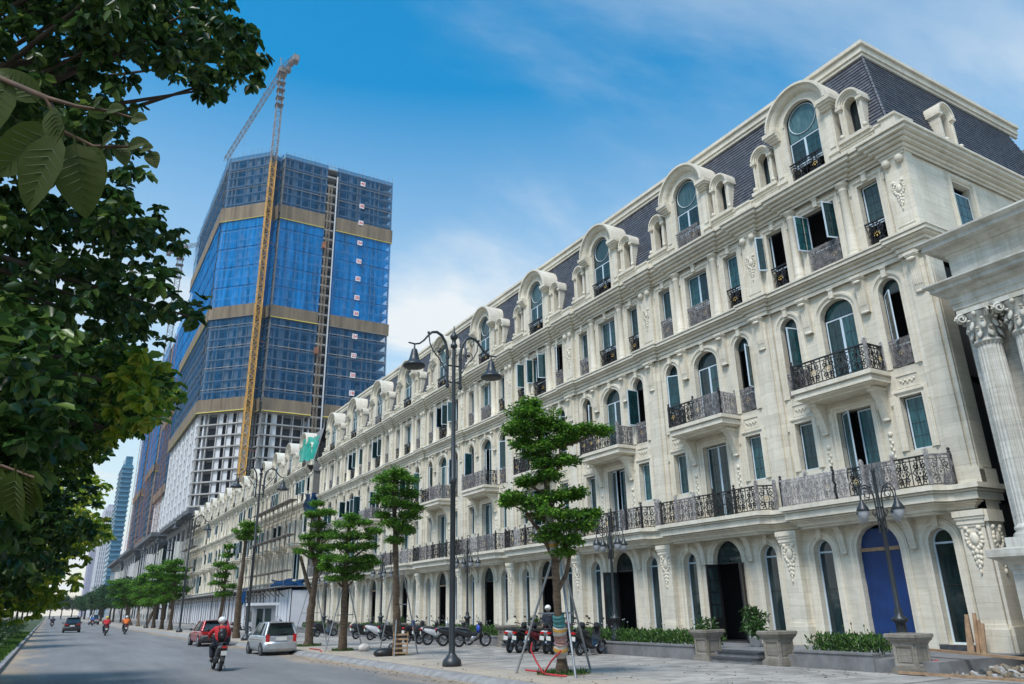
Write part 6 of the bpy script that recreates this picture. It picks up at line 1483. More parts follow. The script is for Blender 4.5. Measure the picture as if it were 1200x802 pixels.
# ---- the large-leaved trees overhanging from the left
def leafy_tree(lab, base, poly, dmin, dmax, n, r, cnt, size, mat, seed, hub=None, dfun=None):
    rg = np.random.default_rng(seed); rr = random.Random(seed); B = Vector(base); t = thing('broadleaf_tree', lab, 'tree', base, 0, 'large-leaved trees on the verge')
    xs = [p[0] for p in poly]; ys = [p[1] for p in poly]; L = []; cs = []
    while len(cs) < n:
        x, y = rr.uniform(min(xs) - 60, max(xs)), rr.uniform(min(ys) - 60, max(ys))
        if not in_poly(max(x, 1), max(y, 1), poly): continue
        d = rr.uniform(dmin, dmax); rad = r * rr.uniform(.7, 1.2); rp = rad / d * F_PX
        # keep each spray inside the crown's outline
        if not all(in_poly(max(x + rp * .75 * cos(a), 1), max(y + rp * .75 * sin(a), 1), poly) for a in [k * pi / 4 for k in range(8)]):
            rad *= .5; rp *= .5
            if not all(in_poly(max(x + rp * .8 * cos(a), 1), max(y + rp * .8 * sin(a), 1), poly) for a in [k * pi / 4 for k in range(8)]): continue
        c = at(x, y, d) - B; cs.append(c); k = int(cnt * (rad / r) ** 1.6) + 12
        # leaves hang in rosettes from the twig ends
        m_ = max(2, k // 7)
        for _ in range(m_):
            v = rg.normal(size=3); v /= np.linalg.norm(v); p = np.array(c) + v * rad * rg.random() ** .45 * np.array([1, 1, .8])
            a = np.arange(7) * 2.4 + rg.uniform(0, 6); tilt = rg.uniform(-1.5, .1)
            Dv = np.stack([np.cos(a), np.sin(a), np.full(7, tilt) + rg.uniform(-.25, .25, 7)], 1) + v * .5
            U = np.array([0, 0, 1.0]) + rg.normal(size=(7, 3)) * .6
            L.append(leaves(np.repeat(p[None], 7, 0), Dv, U, size * rg.uniform(.6, 1.15, 7), .56))
    V, Q = merge(L); obj('crown', fast_mesh('crown', V, Q, [mat]), t)
    b = MB(); H0 = Vector(hub) - B if hub else Vector((0, 0, 4)); b.tube([(0, 0, -.1), (.05, 0, 1.5), H0 * .6 + Vector((0, 0, .3)), H0], [.3, .24, .2, .14], BARKD, 9)
    for i, c in enumerate(cs[::4]):
        mid = H0.lerp(c, .5) + Vector((rr.uniform(-.3, .3), rr.uniform(-.3, .3), .25)); b.tube([H0, H0.lerp(c, .25) + Vector((0, 0, .15)), mid, c], [.07, .05, .032, .01], BARKD, 5)
    b.build('trunk', t); return t
PA = [(-80, -80), (250, -80), (258, 0), (284, 18), (314, 41), (323, 70), (320, 84), (296, 97), (286, 142), (262, 126), (240, 122), (212, 122), (190, 97), (168, 90), (150, 78), (156, 100), (160, 135), (145, 158), (172, 180), (187, 222), (213, 258), (218, 288), (200, 300), (197, 323), (247, 350), (276, 368), (266, 382), (230, 400), (180, 408), (-80, 420)]
leafy_tree('dark large-leaved tree overhanging the top left corner', (-3.6, 6.5, .1), PA, 5.2, 9.0, 285, .36, 95, .118, LF_BIG, 31, (-2.6, 6.8, 4.4))
PB = [(-80, 380), (120, 380), (177, 410), (218, 432), (200, 460), (214, 483), (165, 502), (144, 514), (119, 540), (105, 560), (60, 575), (-80, 590)]
leafy_tree('large-leaved tree with yellow-green shoots in the middle of the left edge', (-3.8, 12.5, .1), PB, 8, 12, 260, .42, 110, .135, LF_MID, 32, (-2.6, 12.5, 4))
PBd = [(-80, 380), (100, 380), (150, 405), (190, 440), (180, 475), (140, 505), (110, 545), (100, 600), (110, 620), (70, 660), (40, 700), (-80, 740)]
leafy_tree('dark large-leaved tree behind the yellow-green shoots on the left', (-4.2, 19, .1), PBd, 14, 18, 250, .75, 130, .19, LF_BIG, 34, (-3.4, 19, 4))
PC = [(-80, 530), (99, 545), (150, 564), (128, 578), (114, 595), (132, 612), (150, 630), (118, 642), (98, 655), (92, 676), (82, 698), (62, 718), (40, 730), (-80, 745)]
leafy_tree('yellow-green tree low on the left above the verge shrubs', (-4.2, 27, .1), PC, 19, 26, 260, .8, 120, .22, LF_YEL, 33, (-3.6, 27, 3.6))
PN = [(-80, 330), (60, 340), (95, 400), (85, 470), (100, 520), (60, 560), (70, 620), (30, 680), (-80, 700)]
leafy_tree('dark large-leaved tree filling the left edge in the middle of the photo', (-3.2, 4.2, .1), PN, 4.0, 5.4, 70, .30, 60, .125, LF_BIG, 37, (-2.4, 4.8, 3.2))
PT = [(150, 395), (178, 410), (218, 432), (200, 460), (214, 483), (165, 502), (144, 514), (119, 540), (120, 470), (130, 420)]
leafy_tree('tree with bright yellow-green shoots reaching over the road on the left', (-3.6, 9.5, .1), PT, 6.8, 9.5, 26, .2, 40, .15, LF_YEL, 38, (-2.2, 9, 4.0))
# near branch with very large leaves
VEIN = simple('leaf_vein', (.05, .07, .014), .6, var=.1)
def big_leaf(b, base, dirv, up, L_, mat):
    d = Vector(dirv).normalized(); s = d.cross(Vector(up)).normalized(); n_ = s.cross(d); rows = []
    for i in range(9):
        u = i / 8; w = L_ * .30 * sin(pi * min(1, u ** .8)) ** .75 + .0015; c = Vector(base) + d * (L_ * u) - n_ * (L_ * .16 * u * u)
        rows.append([c + s * w * k - n_ * (-.22 * abs(k) ** 1.2 * w + .012 * L_ * sin(i * 2.6) * abs(k)) for k in (-1, -.66, -.33, 0, .33, .66, 1)])
    b.grid(rows, mat, True)
    for k in range(1, 8):
        for sg in (-1, 1):
            u0 = .08 + .105 * k; u1 = min(.97, u0 + .13); w1 = L_ * .30 * sin(pi * min(1, u1 ** .8)) ** .75
            pa = Vector(base) + d * (L_ * u0) - n_ * (L_ * .16 * u0 * u0); pb = Vector(base) + d * (L_ * u1) - n_ * (L_ * .16 * u1 * u1) + s * (sg * w1 * .9) + n_ * (.22 * .9 ** 1.2 * w1)
            b.tube([pa + n_ * .0006, pa.lerp(pb, .5) + n_ * (.03 * w1), pb], [.0007, .0005, .0003], VEIN, 3, False)
            b.tube([pa - n_ * .0006, pa.lerp(pb, .5) + n_ * (.03 * w1), pb], [.0007, .0005, .0003], VEIN, 3, False)
    b.tube([Vector(base) - d * L_ * .12, Vector(base), Vector(base) + d * L_ * .5 - n_ * (L_ * .05)], .0022, mat, 4)
LF_NEAR = leaf_mat('near_leaf', [(0.035, 0.065, 0.008), (0.06, 0.085, 0.010), (0.10, 0.11, 0.014)], 0.6, 0.5)
TWIG = simple('brown_twig', (0.10, 0.055, 0.03), .8, var=.3, scale=30)
o0 = at(-60, 110, 1.5); t = thing('overhanging_branch', 'leafy branch with very large leaves hanging close to the camera at the left edge', 'branch', o0)
W = lambda x, y, d: at(x, y, d) - o0
b = MB(); tw1 = [W(-60, 70, 1.6), W(0, 92, 1.55), (W(55, 115, 1.5)), W(75, 155, 1.5), W(110, 172, 1.52), W(150, 172, 1.5), W(178, 178, 1.5)]
b.tube(tw1, [.007, .006, .006, .005, .004, .003, .002], TWIG, 6); b.tube([tw1[2], W(90, 125, 1.48), W(125, 130, 1.5), W(155, 138, 1.5)], [.005, .004, .003, .002], TWIG, 5); b.build('twig', t)
for k, (x, y, tx, ty, ln, d) in enumerate(((70, 160, 20, 246, .155, 1.42), (88, 168, 100, 258, .15, 1.46), (62, 150, -30, 215, .15, 1.5), (100, 172, 118, 225, .10, 1.5), (45, 120, 0, 80, .10, 1.6), (60, 128, 68, 175, .08, 1.45),
                                          (150, 172, 182, 160, .05, 1.5), (176, 178, 184, 200, .045, 1.5), (140, 172, 150, 200, .05, 1.52), (125, 130, 150, 122, .045, 1.5), (155, 138, 178, 138, .04, 1.5), (120, 170, 135, 150, .045, 1.5), (10, 95, -20, 150, .13, 1.55), (110, 128, 118, 110, .04, 1.5), (165, 176, 178, 170, .04, 1.48))):
    a, c = W(x, y, d), W(tx, ty, d - .03); q = MB(); big_leaf(q, a, c - a, (rgt * random.uniform(-.5, .5) - fwd + Vector((0, 0, .4))), ln, LF_NEAR); q.build('leaf', t)
o0 = at(-60, 560, 1.5); t = thing('overhanging_branch', 'small spray of yellow-green leaves close to the camera at the lower left edge', 'branch', o0)
b = MB(); b.tube([W(-60, 530, 1.55), W(0, 545, 1.5), W(40, 560, 1.5)], .003, TWIG, 5); b.build('twig', t)
for (x, y, tx, ty, ln, d) in ((0, 548, -5, 615, .10, 1.5), (18, 552, 14, 612, .11, 1.48), (34, 558, 44, 600, .075, 1.5), (8, 550, -30, 590, .11, 1.52), (28, 556, 30, 605, .09, 1.5), (-20, 545, -30, 620, .11, 1.5)):
    a, c = W(x, y, d), W(tx, ty, d); q = MB(); big_leaf(q, a, c - a, (-fwd + rgt * random.uniform(-.4, .4)), ln, LF_NEAR); q.build('leaf', t)

# ---- verge planting
L = []
for k in range(170):
    y = rng.uniform(22, 120) if k % 3 else rng.uniform(22, 55); x = rng.uniform(-5.2, -2.5); L.append(clump((x, y, rng.uniform(.3, 1.35)), rng.uniform(.45, .8) * np.array([1, 1, .9]), 110, .22, 1.0, .35, .6))
V, Q = merge(L); o = obj('verge_shrubs', fast_mesh('verge_shrubs', V, Q, [leaf_mat('shrub_leaf', [(.02, .05, .015), (.05, .10, .03), (.12, .19, .08)], .5, .25)])); o['kind'] = 'stuff'; o['label'] = 'dense leafy shrubs along the left verge'
n = 52000; P = np.stack([rng.uniform(-3.4, -1.47, n), 18 + 90 * rng.random(n) ** 1.7, np.full(n, .1)], 1); D = rng.normal(size=(n, 3)) * .35; D[:, 2] = 1
V, Q = leaves(P, D, rng.normal(size=(n, 3)), rng.uniform(.08, .3, n), .12); o = obj('verge_grass', fast_mesh('verge_grass', V, Q, [leaf_mat('grass_blade', [(.04, .10, .012), (.08, .17, .02), (.12, .22, .03)], .6, .3)])); o['kind'] = 'stuff'; o['label'] = 'bright green grass strip along the left kerb'
L = []
for (x, y, r) in ((12.85, 19.1, .75), (12.3, 36.9, .5), (12.5, 43.3, .7), (12.86, 31.4, .3)):
    n = int(700 * r); a = rng.uniform(0, 6.28, n); q = r * np.sqrt(rng.random(n)); P = np.stack([x + q * np.cos(a), y + q * np.sin(a), np.full(n, .15)], 1); D = rng.normal(size=(n, 3)) * .6; D[:, 2] = np.abs(D[:, 2]) + .5; L.append(leaves(P, D, rng.normal(size=(n, 3)), rng.uniform(.06, .16, n), .22))
V, Q = merge(L); o = obj('tree_pit_weeds', fast_mesh('tree_pit_weeds', V, Q, [HEDGE])); o['kind'] = 'stuff'; o['label'] = 'weeds growing in the tree pits'
b = MB()
for (x, y, r) in ((12.85, 19.1, .8), (12.3, 36.9, .7), (12.5, 43.3, .8), (12.86, 31.4, .7)): b.lathe([(0, .165), (r * .6, .162), (r, .1545), (r * 1.02, .14)], EARTH, cx=x, cy=y, n=14)
o = b.build('tree_pits'); o['kind'] = 'structure'
# red pipes, crate and bags at the tree feet
b = MB(); b.tube([(12.1, 19.9, .25), (12.3, 19.3, .22), (12.15, 18.9, .2), (12.2, 18.2, .19), (12.3, 18.1, .19)], .026, RED, 7); tag(b.build('red_pipe'), 'bent red corrugated pipe lying at the foot of the nearest tree', 'pipe')
b = MB(); b.tube([(12.2, 19.1, .2), (12.1, 19.3, .5), (12.05, 19.5, .8), (12.07, 19.45, 1.0)], .026, RED, 7); b.tube([(12.2, 19.1, .2), (12.3, 18.8, .55), (12.35, 18.4, .8)], .024, RED, 7); tag(b.build('red_pipe'), 'upright forked red pipe leaning beside the steel stake', 'pipe')
b = MB(); b.tube([(11.2, 36.6, .17), (11.6, 38.2, .19), (11.6, 39.9, .18)], .03, RED, 6); tag(b.build('red_pipe'), 'thin red pipe on the pavement between the stakes of the left trees', 'pipe')
t = thing('wooden_crate', 'broken wooden pallet leaning on the bare-trunk tree', 'pallet', (12.75, 30.9, .15), -.25); t.scale = (.72, .72, .8)
for k in range(5): b = MB(); b.box(-.45, .45, -.02, .02, 0, .09, WOOD); b.build('slat', t, (0, -.05 - .03 * k, .1 + .22 * k), (-.12, 0, random.uniform(-.05, .05)))
for x in (-.4, .4): b = MB(); b.box(-.03, .03, -.04, .04, 0, 1.15, WOOD); b.build('post', t, (x, -.02, 0), (.12, 0, 0))
b = MB(); b.ell((0, 0, .12), (.5, .3, .2), IRON, 9, 5); b.ell((.35, .1, .22), (.2, .2, .28), IRON, 8, 5); tag(b.build('rubbish_bag', None, (12.2, 31.2, .15)), 'black plastic bag lying left of the bare-trunk tree', 'bag')
b = MB(); b.ell((0, 0, .15), (.3, .25, .2), SACK, 8, 5); tag(b.build('sack', None, (12.9, 35.6, .15)), 'grey sack right of the wide conical tree', 'sack')
# ================================================================ vehicles
def paint(name, col, rough=0.28, metal=0.2):
    mt, t, b = nodes_of(name); b.inputs['Roughness'].default_value = rough; b.inputs['Metallic'].default_value = metal; b.inputs['Coat Weight'].default_value = .6; b.inputs['Coat Roughness'].default_value = .08
    N = t.nodes.new; g = N('ShaderNodeNewGeometry'); n = N('ShaderNodeTexNoise'); n.inputs['Scale'].default_value = 3; n.inputs['Detail'].default_value = 6; t.links.new(g.outputs['Position'], n.inputs['Vector'])
    r = N('ShaderNodeValToRGB'); r.color_ramp.elements[0].position = .35; r.color_ramp.elements[1].position = .7; r.color_ramp.elements[0].color = tuple(c * .82 for c in col) + (1,); r.color_ramp.elements[1].color = tuple(col) + (1,)
    t.links.new(n.outputs['Fac'], r.inputs[0]); t.links.new(r.outputs[0], b.inputs['Base Color']); return mt
SILVER = paint('silver_paint', (.48, .50, .52), .3, .55); REDPAINT = paint('red_paint', (.36, .012, .022)); BLACKP = paint('black_paint', (.015, .016, .02)); WHITEPN = paint('white_paint', (.66, .67, .69), .35, 0)
RUB = simple('tyre_rubber', (.016, .016, .017), .85, var=.3, scale=9); PLAST = simple('black_plastic', (.025, .025, .027), .55, var=.2); TAIL = simple('red_lamp_lens', (.45, .012, .012), .2, var=.1); CHROME = simple('wheel_alloy', (.42, .43, .45), .3, metal=.8, var=.1)
CARGL = simple('car_glass', (.02, .028, .03), .06, var=.2, spec=.8); PLATE = simple('plate_white', (.62, .62, .58), .5, var=.1)
def tyre_mesh(r, w):
    b = MB(); rows = []
    for i in range(9):
        t = pi * i / 8; rows.append((r - .035 + .035 * sin(t), -w / 2 * cos(t)))
    P = [(r * .62, -w / 2)] + rows + [(r * .62, w / 2)]
    b.grid([[(x, q * cos(2 * pi * k / 20), q * sin(2 * pi * k / 20)) for k in range(20)] for q, x in P], RUB, True, True); return b.mesh('tyre')
def rim_mesh(r, w, spokes=5, mat=None):
    b = MB(); mat = mat or CHROME
    b.grid([[(x, q * cos(2 * pi * k / 20), q * sin(2 * pi * k / 20)) for k in range(20)] for q, x in ((r * .64, w * .5), (r * .6, w * .52), (r * .56, w * .3), (r * .56, -w * .3), (r * .6, -w * .52), (r * .64, -w * .5))], mat, True, True)
    for k in range(spokes):
        a = 2 * pi * k / spokes; c, s = cos(a), sin(a)
        for sx in (-1, 1): b.tube([(sx * w * .38, 0, 0), (sx * w * .42, c * r * .58, s * r * .58)], [.05, .035] if w > .15 else [.018, .014], mat, 5)
    b.tube([(-w * .45, 0, 0), (w * .45, 0, 0)], r * .16, mat, 8); return b.mesh('rim')
def wheel(t, x, y, r, w, rim=None, spokes=5):
    o = obj('wheel', M(('hub', r, w), lambda: (lambda q: (q.tube([(-w * .3, 0, 0), (w * .3, 0, 0)], r * .2, PLAST, 8), q.mesh('wheel'))[1])(MB())), t, (x, y, r))
    obj('tyre', M(('ty', r, w), lambda: tyre_mesh(r, w)), o); obj('rim', M(('ri', r, w, spokes), lambda: rim_mesh(r, w, spokes, rim)), o); return o

def car(name, lab, loc, rz, mat, L, W, Hh, cat='car', suv=False):
    t = thing(name, lab, cat, loc, rz); wr = .33 if suv else .275; hw = W / 2; belt = Hh * (.60 if suv else .61); gc = .2 if suv else .16
    ya, yf = -L / 2 + L * .175, L / 2 - L * .17        # axles
    def half(y):                                         # plan half-width
        u = abs(2 * y / L); return hw * (1 - .13 * max(0, (u - .72) / .28) ** 2)
    def topz(y):
        u = (y + L / 2) / L
        if u < .035: return belt * (.90 + .10 * u / .035)
        if u < .66: return belt
        return belt - (belt - Hh * .47) * min(1, ((u - .66) / .34)) ** 1.25
    ys = [-L / 2 + L * q for q in (0, .012, .04, .1, .175, .25, .35, .5, .62, .7, .78, .84, .9, .95, .985, 1)]
    b = MB(); rows = []
    for i, y in enumerate(ys):
        h = half(y); z1 = topz(y); e = .02 if i in (0, len(ys) - 1) else 0; z0 = gc + .05 * (i in (0, len(ys) - 1)); zm = z0 + (z1 - z0) * .5
        k = .94 if i in (0, len(ys) - 1) else 1
        side = [(h * .80 * k, z0), (h * .95 * k, z0 + .07), (h * 1.0 * k, z0 + .2), (h * 1.005 * k, zm), (h * .985 * k, z1 - .12), (h * .95 * k, z1 - .03), (h * .86 * k, z1)]
        rows.append([(x, y, z) for x, z in side] + [(-x, y, z) for x, z in side[::-1]])
    b.grid(rows, mat, True, True); b.face(rows[0], mat, True); b.face(rows[-1], mat, True)
    for y in (ya, yf):
        for s in (-1, 1):
            b.tube([(s * (hw - .12), y, wr), (s * (hw + .012), y, wr)], wr * 1.16, PLAST, 18, True, True)
    b.build('body', t)
    # greenhouse
    yb0, yb1, yt0, yt1 = -L / 2 + .05, L / 2 - L * .30, -L / 2 + (.30 if not suv else .42), L / 2 - L * .46
    wb, wt = hw * .91, hw * .70; zt = Hh - .05
    g = MB(); g.grid([[(-wb, yb0, belt - .02), (wb, yb0, belt - .02), (wb, yb1, belt - .02), (-wb, yb1, belt - .02)], [(-wt, yt0, zt), (wt, yt0, zt), (wt, yt1, zt), (-wt, yt1, zt)]], CARGL, False, True); g.build('windows', t)
    r = MB(); rows = []
    for k, y in enumerate((yt0 - .05, yt0, yt0 + .25, (yt0 + yt1) / 2, yt1 - .2, yt1 + .05)):
        zz = Hh - (.07, .03, .005, 0, .03, .08)[k]; rows.append([(-wt - .03, y, zt - .03), (-wt, y, zz - .02), (-wt * .6, y, zz), (0, y, zz + .01), (wt * .6, y, zz), (wt, y, zz - .02), (wt + .03, y, zt - .03)])
    r.grid(rows, mat, True); r.build('roof', t)
    p = MB()
    for s in (-1, 1):
        for (y0, y1, w) in ((yb0 + .03, yt0, .075), (yb1, yt1, .04)): p.tube([(s * wb, y0, belt - .03), (s * wt, y1, zt)], w, mat, 6)
        for u, w in ((.46, .035), (.2 if suv else .24, .05)): p.tube([(s * (wb + .004), yb0 + (yb1 - yb0) * u, belt - .02), (s * (wt + .004), yt0 + (yt1 - yt0) * u * .98, zt)], w, PLAST if u > .4 else mat, 5)
        p.tube([(s * (wb + .005), yb0 + .1, belt), (s * (wb + .005), yb1, belt)], .014, PLAST, 4)
    p.build('pillars', t)
    b = MB(); b.box(-wt + .02, wt - .02, yt0 - .2, yt0 + .05, zt + .0, zt + .035, mat if not suv else PLAST); b.build('spoiler', t)
    yr = -L / 2
    b = MB(); rows = []
    for y, z0, z1, k in ((yr - .03, gc + .12, gc + .40, .86), (yr - .075, gc + .14, gc + .38, .84), (yr + .0, gc + .04, gc + .46, .93), (yr + .12, gc + .02, gc + .46, 1.0)):
        rows.append([(-hw * k, y, z0), (hw * k, y, z0), (hw * k, y, z1), (-hw * k, y, z1)])
    b.grid([rows[1], rows[0], rows[2], rows[3]], mat if not suv else PLAST, True, True); b.face(rows[1], mat if not suv else PLAST); b.build('bumper', t)
    for s in (-1, 1):
        b = MB(); x0, x1 = (hw * .70, hw * .90) if not suv else (hw * .45, hw * .93); z0, z1 = (belt - .32, belt + .02) if not suv else (belt - .16, belt - .04)
        xs = sorted((s * x0, s * x1)); b.box(xs[0], xs[1], yr - .012, yr + .12, z0, z1, TAIL); b.build('tail_light', t)
        b = MB(); b.ell((s * (hw + .09), L * .16, belt + .06), (.10, .05, .075), PLAST if suv else mat, 8, 5); b.build('mirror', t)
        b = MB(); b.box(s * hw - .012 if s > 0 else -hw - .012, s * hw + .012 if s > 0 else -hw + .012, L * .02, L * .05, belt - .16, belt - .12, mat); b.build('door_handle', t)
    b = MB(); b.box(-.26, .26, yr - .03, yr, gc + .50, gc + .66, PLATE); b.build('number_plate', t)
    b = MB(); b.box(-.30, .30, yr - .012, yr + .02, gc + .46, gc + .70, PLAST if suv else SILVER); b.build('plate_recess', t)
    b = MB(); b.box(-.2, .25, yt0 - .28, yt0 - .26, belt + .05, belt + .08, PLAST); b.bar((0, yb0 - .005, belt + .04), (.28, yb0 + .02, belt + .1), .012, PLAST); b.build('wiper', t)
    b = MB()
    for s in (-1, 1): b.tube([(s * (hw * 1.0), y, belt - .22) for y in (-L * .38, 0, L * .3)], .012, PLAST, 4)
    b.tube([(hw * .2, L * .05, Hh), (hw * .2, -L * .05, Hh + .02)], .01, PLAST, 4); b.build('trim', t)
    for y in (ya, yf):
        for s in (-1, 1): wheel(t, s * (hw - .09), y, wr, .18 if not suv else .22)
    return t
car('parked_car', 'silver five-door hatchback parked at the kerb, seen from behind', (9.75, 40.3, 0), 0.03, SILVER, 3.55, 1.6, 1.5)
car('parked_car', 'bright red sport utility car parked ahead of the silver hatchback', (9.15, 54.2, 0), 0.02, REDPAINT, 4.5, 1.82, 1.52, suv=True)
car('moving_car', 'black sport utility car driving away in the left lane', (2.75, 112, 0), 0, BLACKP, 4.6, 1.85, 1.75, suv=True)
car('moving_car', 'small distant white car far down the road', (5.6, 215, 0), 0, WHITEPN, 4.3, 1.75, 1.5); car('moving_car', 'small distant grey van far down the road on the right', (8.6, 190, 0), 0, SILVER, 4.8, 1.9, 1.95, 'van', True)

def bike(name, lab, loc, rz, c1, c2, group=None, lean=0.0, scooter=True, box=None):
    t = thing(name, lab, 'scooter' if scooter else 'motorbike', loc, rz, group); t.rotation_euler = (0, lean, rz); t.scale = (1.1, 1.02, 1.08)
    r, w = (.25, .10) if scooter else (.29, .085); yf, yb = .66, -.60
    wheel(t, 0, yf, r, w, None, 6); wheel(t, 0, yb, r, w, None, 6)
    b = MB()      # tail and side panels: lofted body
    st = [(-.98, .09, .72, .80), (-.85, .13, .62, .84), (-.60, .155, .50, .84), (-.35, .16, .34, .80), (-.12, .15, .24, .66), (.0, .13, .22, .40)] if scooter else [(-.98, .06, .74, .82), (-.8, .10, .62, .83), (-.5, .13, .50, .80), (-.2, .13, .40, .74), (.05, .09, .36, .62), (.25, .07, .5, .66)]
    rows = [[(h, y, z0 + .04), (h * .7, y, z0), (-h * .7, y, z0), (-h, y, z0 + .04), (-h, y, z1 - .05), (-h * .6, y, z1), (h * .6, y, z1), (h, y, z1 - .05)] for y, h, z0, z1 in st]
    b.grid(rows, c1, True, True); b.face(rows[0], c1); b.face(rows[-1], c1); b.build('body', t)
    b = MB(); rows = []
    for y, h, z in ((-.92, .07, .87), (-.7, .13, .89), (-.4, .145, .84), (-.15, .12, .80), (-.02, .08, .72)): rows.append([(h, y, z - .05), (h * .8, y, z), (0, y, z + .015), (-h * .8, y, z), (-h, y, z - .05)])
    b.grid(rows, PLAST, True); b.build('seat', t)
    b = MB()      # leg shield
    rows = []
    for z, y, h in ((.25, .12, .12), (.35, .30, .20), (.55, .40, .22), (.75, .44, .18), (.92, .42, .12), (.98, .38, .06)): rows.append([(-h, y - .05, z), (-h * .6, y + .05, z), (0, y + .09, z), (h * .6, y + .05, z), (h, y - .05, z), (h * .5, y - .04, z), (-h * .5, y - .04, z)])
    b.grid(rows, c2, True, True); b.build('leg_shield', t)
    if scooter: b = MB(); b.box(-.16, .16, -.1, .32, .22, .29, PLAST); b.build('footboard', t)
    else:
        b = MB(); b.ell((0, .05, .38), (.13, .22, .14), CHROME, 9, 6); b.tube([(0, .1, .45), (0, .38, .88)], .035, c1, 6); b.build('engine', t)
    b = MB()
    for s in (-1, 1): b.tube([(s * .075, yf, r), (s * .075, .50, .62), (s * .04, .42, .92)], .022, CHROME, 6)
    b.build('fork', t)
    b = MB(); b.tube([(-.34, .28, 1.05), (-.2, .34, 1.03), (0, .38, .98), (.2, .34, 1.03), (.34, .28, 1.05)], .016, PLAST, 6); 
    for s in (-1, 1): b.tube([(s * .24, .32, 1.04), (s * .36, .27, 1.05)], .024, RUB, 6)
    b.build('handlebar', t)
    b = MB(); rows = []
    for y, h, z0, z1 in ((.30, .08, .96, 1.03), (.38, .13, .90, 1.08), (.46, .11, .88, 1.04), (.50, .06, .92, .98)): rows.append([(h, y, z0), (0, y, z0 - .02), (-h, y, z0), (-h * .8, y, z1), (0, y, z1 + .02), (h * .8, y, z1)])
    b.grid(rows, c2, True, True); b.face(rows[0], PLAST); b.face(rows[-1], OPAL); b.build('headlight', t)
    for s in (-1, 1): b = MB(); b.tube([(s * .22, .33, 1.04), (s * .30, .30, 1.2), (s * .34, .28, 1.24)], .008, PLAST, 4); b.ell((s * .37, .27, 1.27), (.065, .02, .045), PLAST, 7, 4); b.build('mirror', t)
    b = MB(); rows = []
    for k in range(9): a = .25 + 2.3 * k / 8; rows.append([(h, yf + (r + .035) * cos(a), r + (r + .035) * sin(a)) for h in (-.065, -.03, .03, .065)])
    b.grid(rows, c1 if scooter else c2, True); b.build('front_mudguard', t)
    b = MB(); b.tube([(-.14, .0, .24), (-.16, -.35, .26), (-.17, -.6, .34), (-.17, -.88, .42)], [.025, .035, .05, .045], CHROME if not scooter else PLAST, 8); b.build('exhaust', t)
    b = MB(); b.box(-.08, .08, -1.02, -.95, .72, .79, TAIL); b.build('tail_light', t)
    b = MB(); b.box(-.09, .09, -1.0, -.985, .50, .64, PLATE); b.box(-.03, .03, -.99, -.9, .6, .76, PLAST); b.build('number_plate', t)
    b = MB(); rows = []
    for k in range(7): a = 1.2 + 1.7 * k / 6; rows.append([(h, yb + (r + .04) * cos(a), r + (r + .04) * sin(a)) for h in (-.07, .07)])
    b.grid(rows, PLAST, True); b.build('rear_mudguard', t)
    b = MB(); b.tube([(.12, -.25, .26), (.26, -.22, .01)], .014, CHROME, 5); b.tube([(.1, yb, r), (.11, -.1, .34), (.12, -.25, .26)], .03, PLAST, 5); b.tube([(.1, yb, r), (.09, -.9, .78)], .016, PLAST, 5); b.tube([(.09, -.95, .78), (.09, -.6, .84), (-.09, -.6, .84), (-.09, -.95, .78)], .012, CHROME, 5); b.build('stand', t)
    if box: b = MB(); b.ell((0, .34, .78), (.17, .14, .2), box, 9, 6); b.build('bag', t)
    return t
GP = 'motorbikes parked on the pavement'; BLUEBAG = simple('blue_bag', (.02, .06, .35), .5); HR = -radians(90)
def hd(az): return -radians(az)       # heading, degrees clockwise from +Y
bike('parked_motorbike', 'dark motorbike with a blue bag on its handlebars right of the tall lamp', (18.0, 34.6, .15), hd(112), BLACKP, BLACKP, GP, .10, False, BLUEBAG)
bike('parked_motorbike', 'black and white motorbike directly left of the tall lamp', (17.8, 37.9, .15), hd(100), WHITEPN, WHITEPN, GP, .12, False)
bike('parked_scooter', 'black scooter with a red tail light behind the bare-trunk tree stakes', (17.9, 41.2, .15), hd(70), BLACKP, BLACKP, GP, .12)
bike('parked_scooter', 'dark blue scooter half hidden by the bare-trunk tree', (18.4, 43.6, .15), hd(65), BLACKP, paint('blue_paint', (.02, .06, .25)), GP, .1)
bike('parked_scooter', 'white scooter left of the bare-trunk tree', (18.1, 47.2, .15), hd(95), WHITEPN, WHITEPN, GP, .1)
bike('parked_scooter', 'grey and white scooter leftmost in the group behind the nearest tree', (17.3, 29.1, .15), hd(62), WHITEPN, BLACKP, GP, .12)
bike('parked_motorbike', 'red and white motorbike second in the group behind the nearest tree', (17.7, 28.0, .15), hd(64), paint('dark_red_paint', (.3, .02, .03)), BLACKP, GP, .12, False)
bike('parked_motorbike', 'red and black motorbike just left of the wrapped trunk', (18.0, 26.8, .15), hd(66), BLACKP, REDPAINT, GP, .1, False)
bike('parked_scooter', 'black scooter right of the wrapped trunk', (18.3, 25.3, .15), hd(75), BLACKP, BLACKP, GP, .1)
for k, (x, y, a, c, c2, nm) in enumerate(((17.6, 57.0, 80, BLACKP, BLACKP, 'black scooter between the conical tree and the terrace'), (17.9, 58.6, 85, WHITEPN, BLACKP, 'pale scooter behind the stakes of the conical tree'), (16.2, 66, 95, REDPAINT, BLACKP, 'red scooter behind the silver hatchback'), (16.4, 68, 100, BLACKP, WHITEPN, 'small dark scooter in front of the guard booth'), (15.6, 76, 90, BLACKP, BLACKP, 'far black scooter by the white hoarding'))):
    bike('parked_scooter', nm, (x, y, .15), hd(a), c, c2, GP, .1)

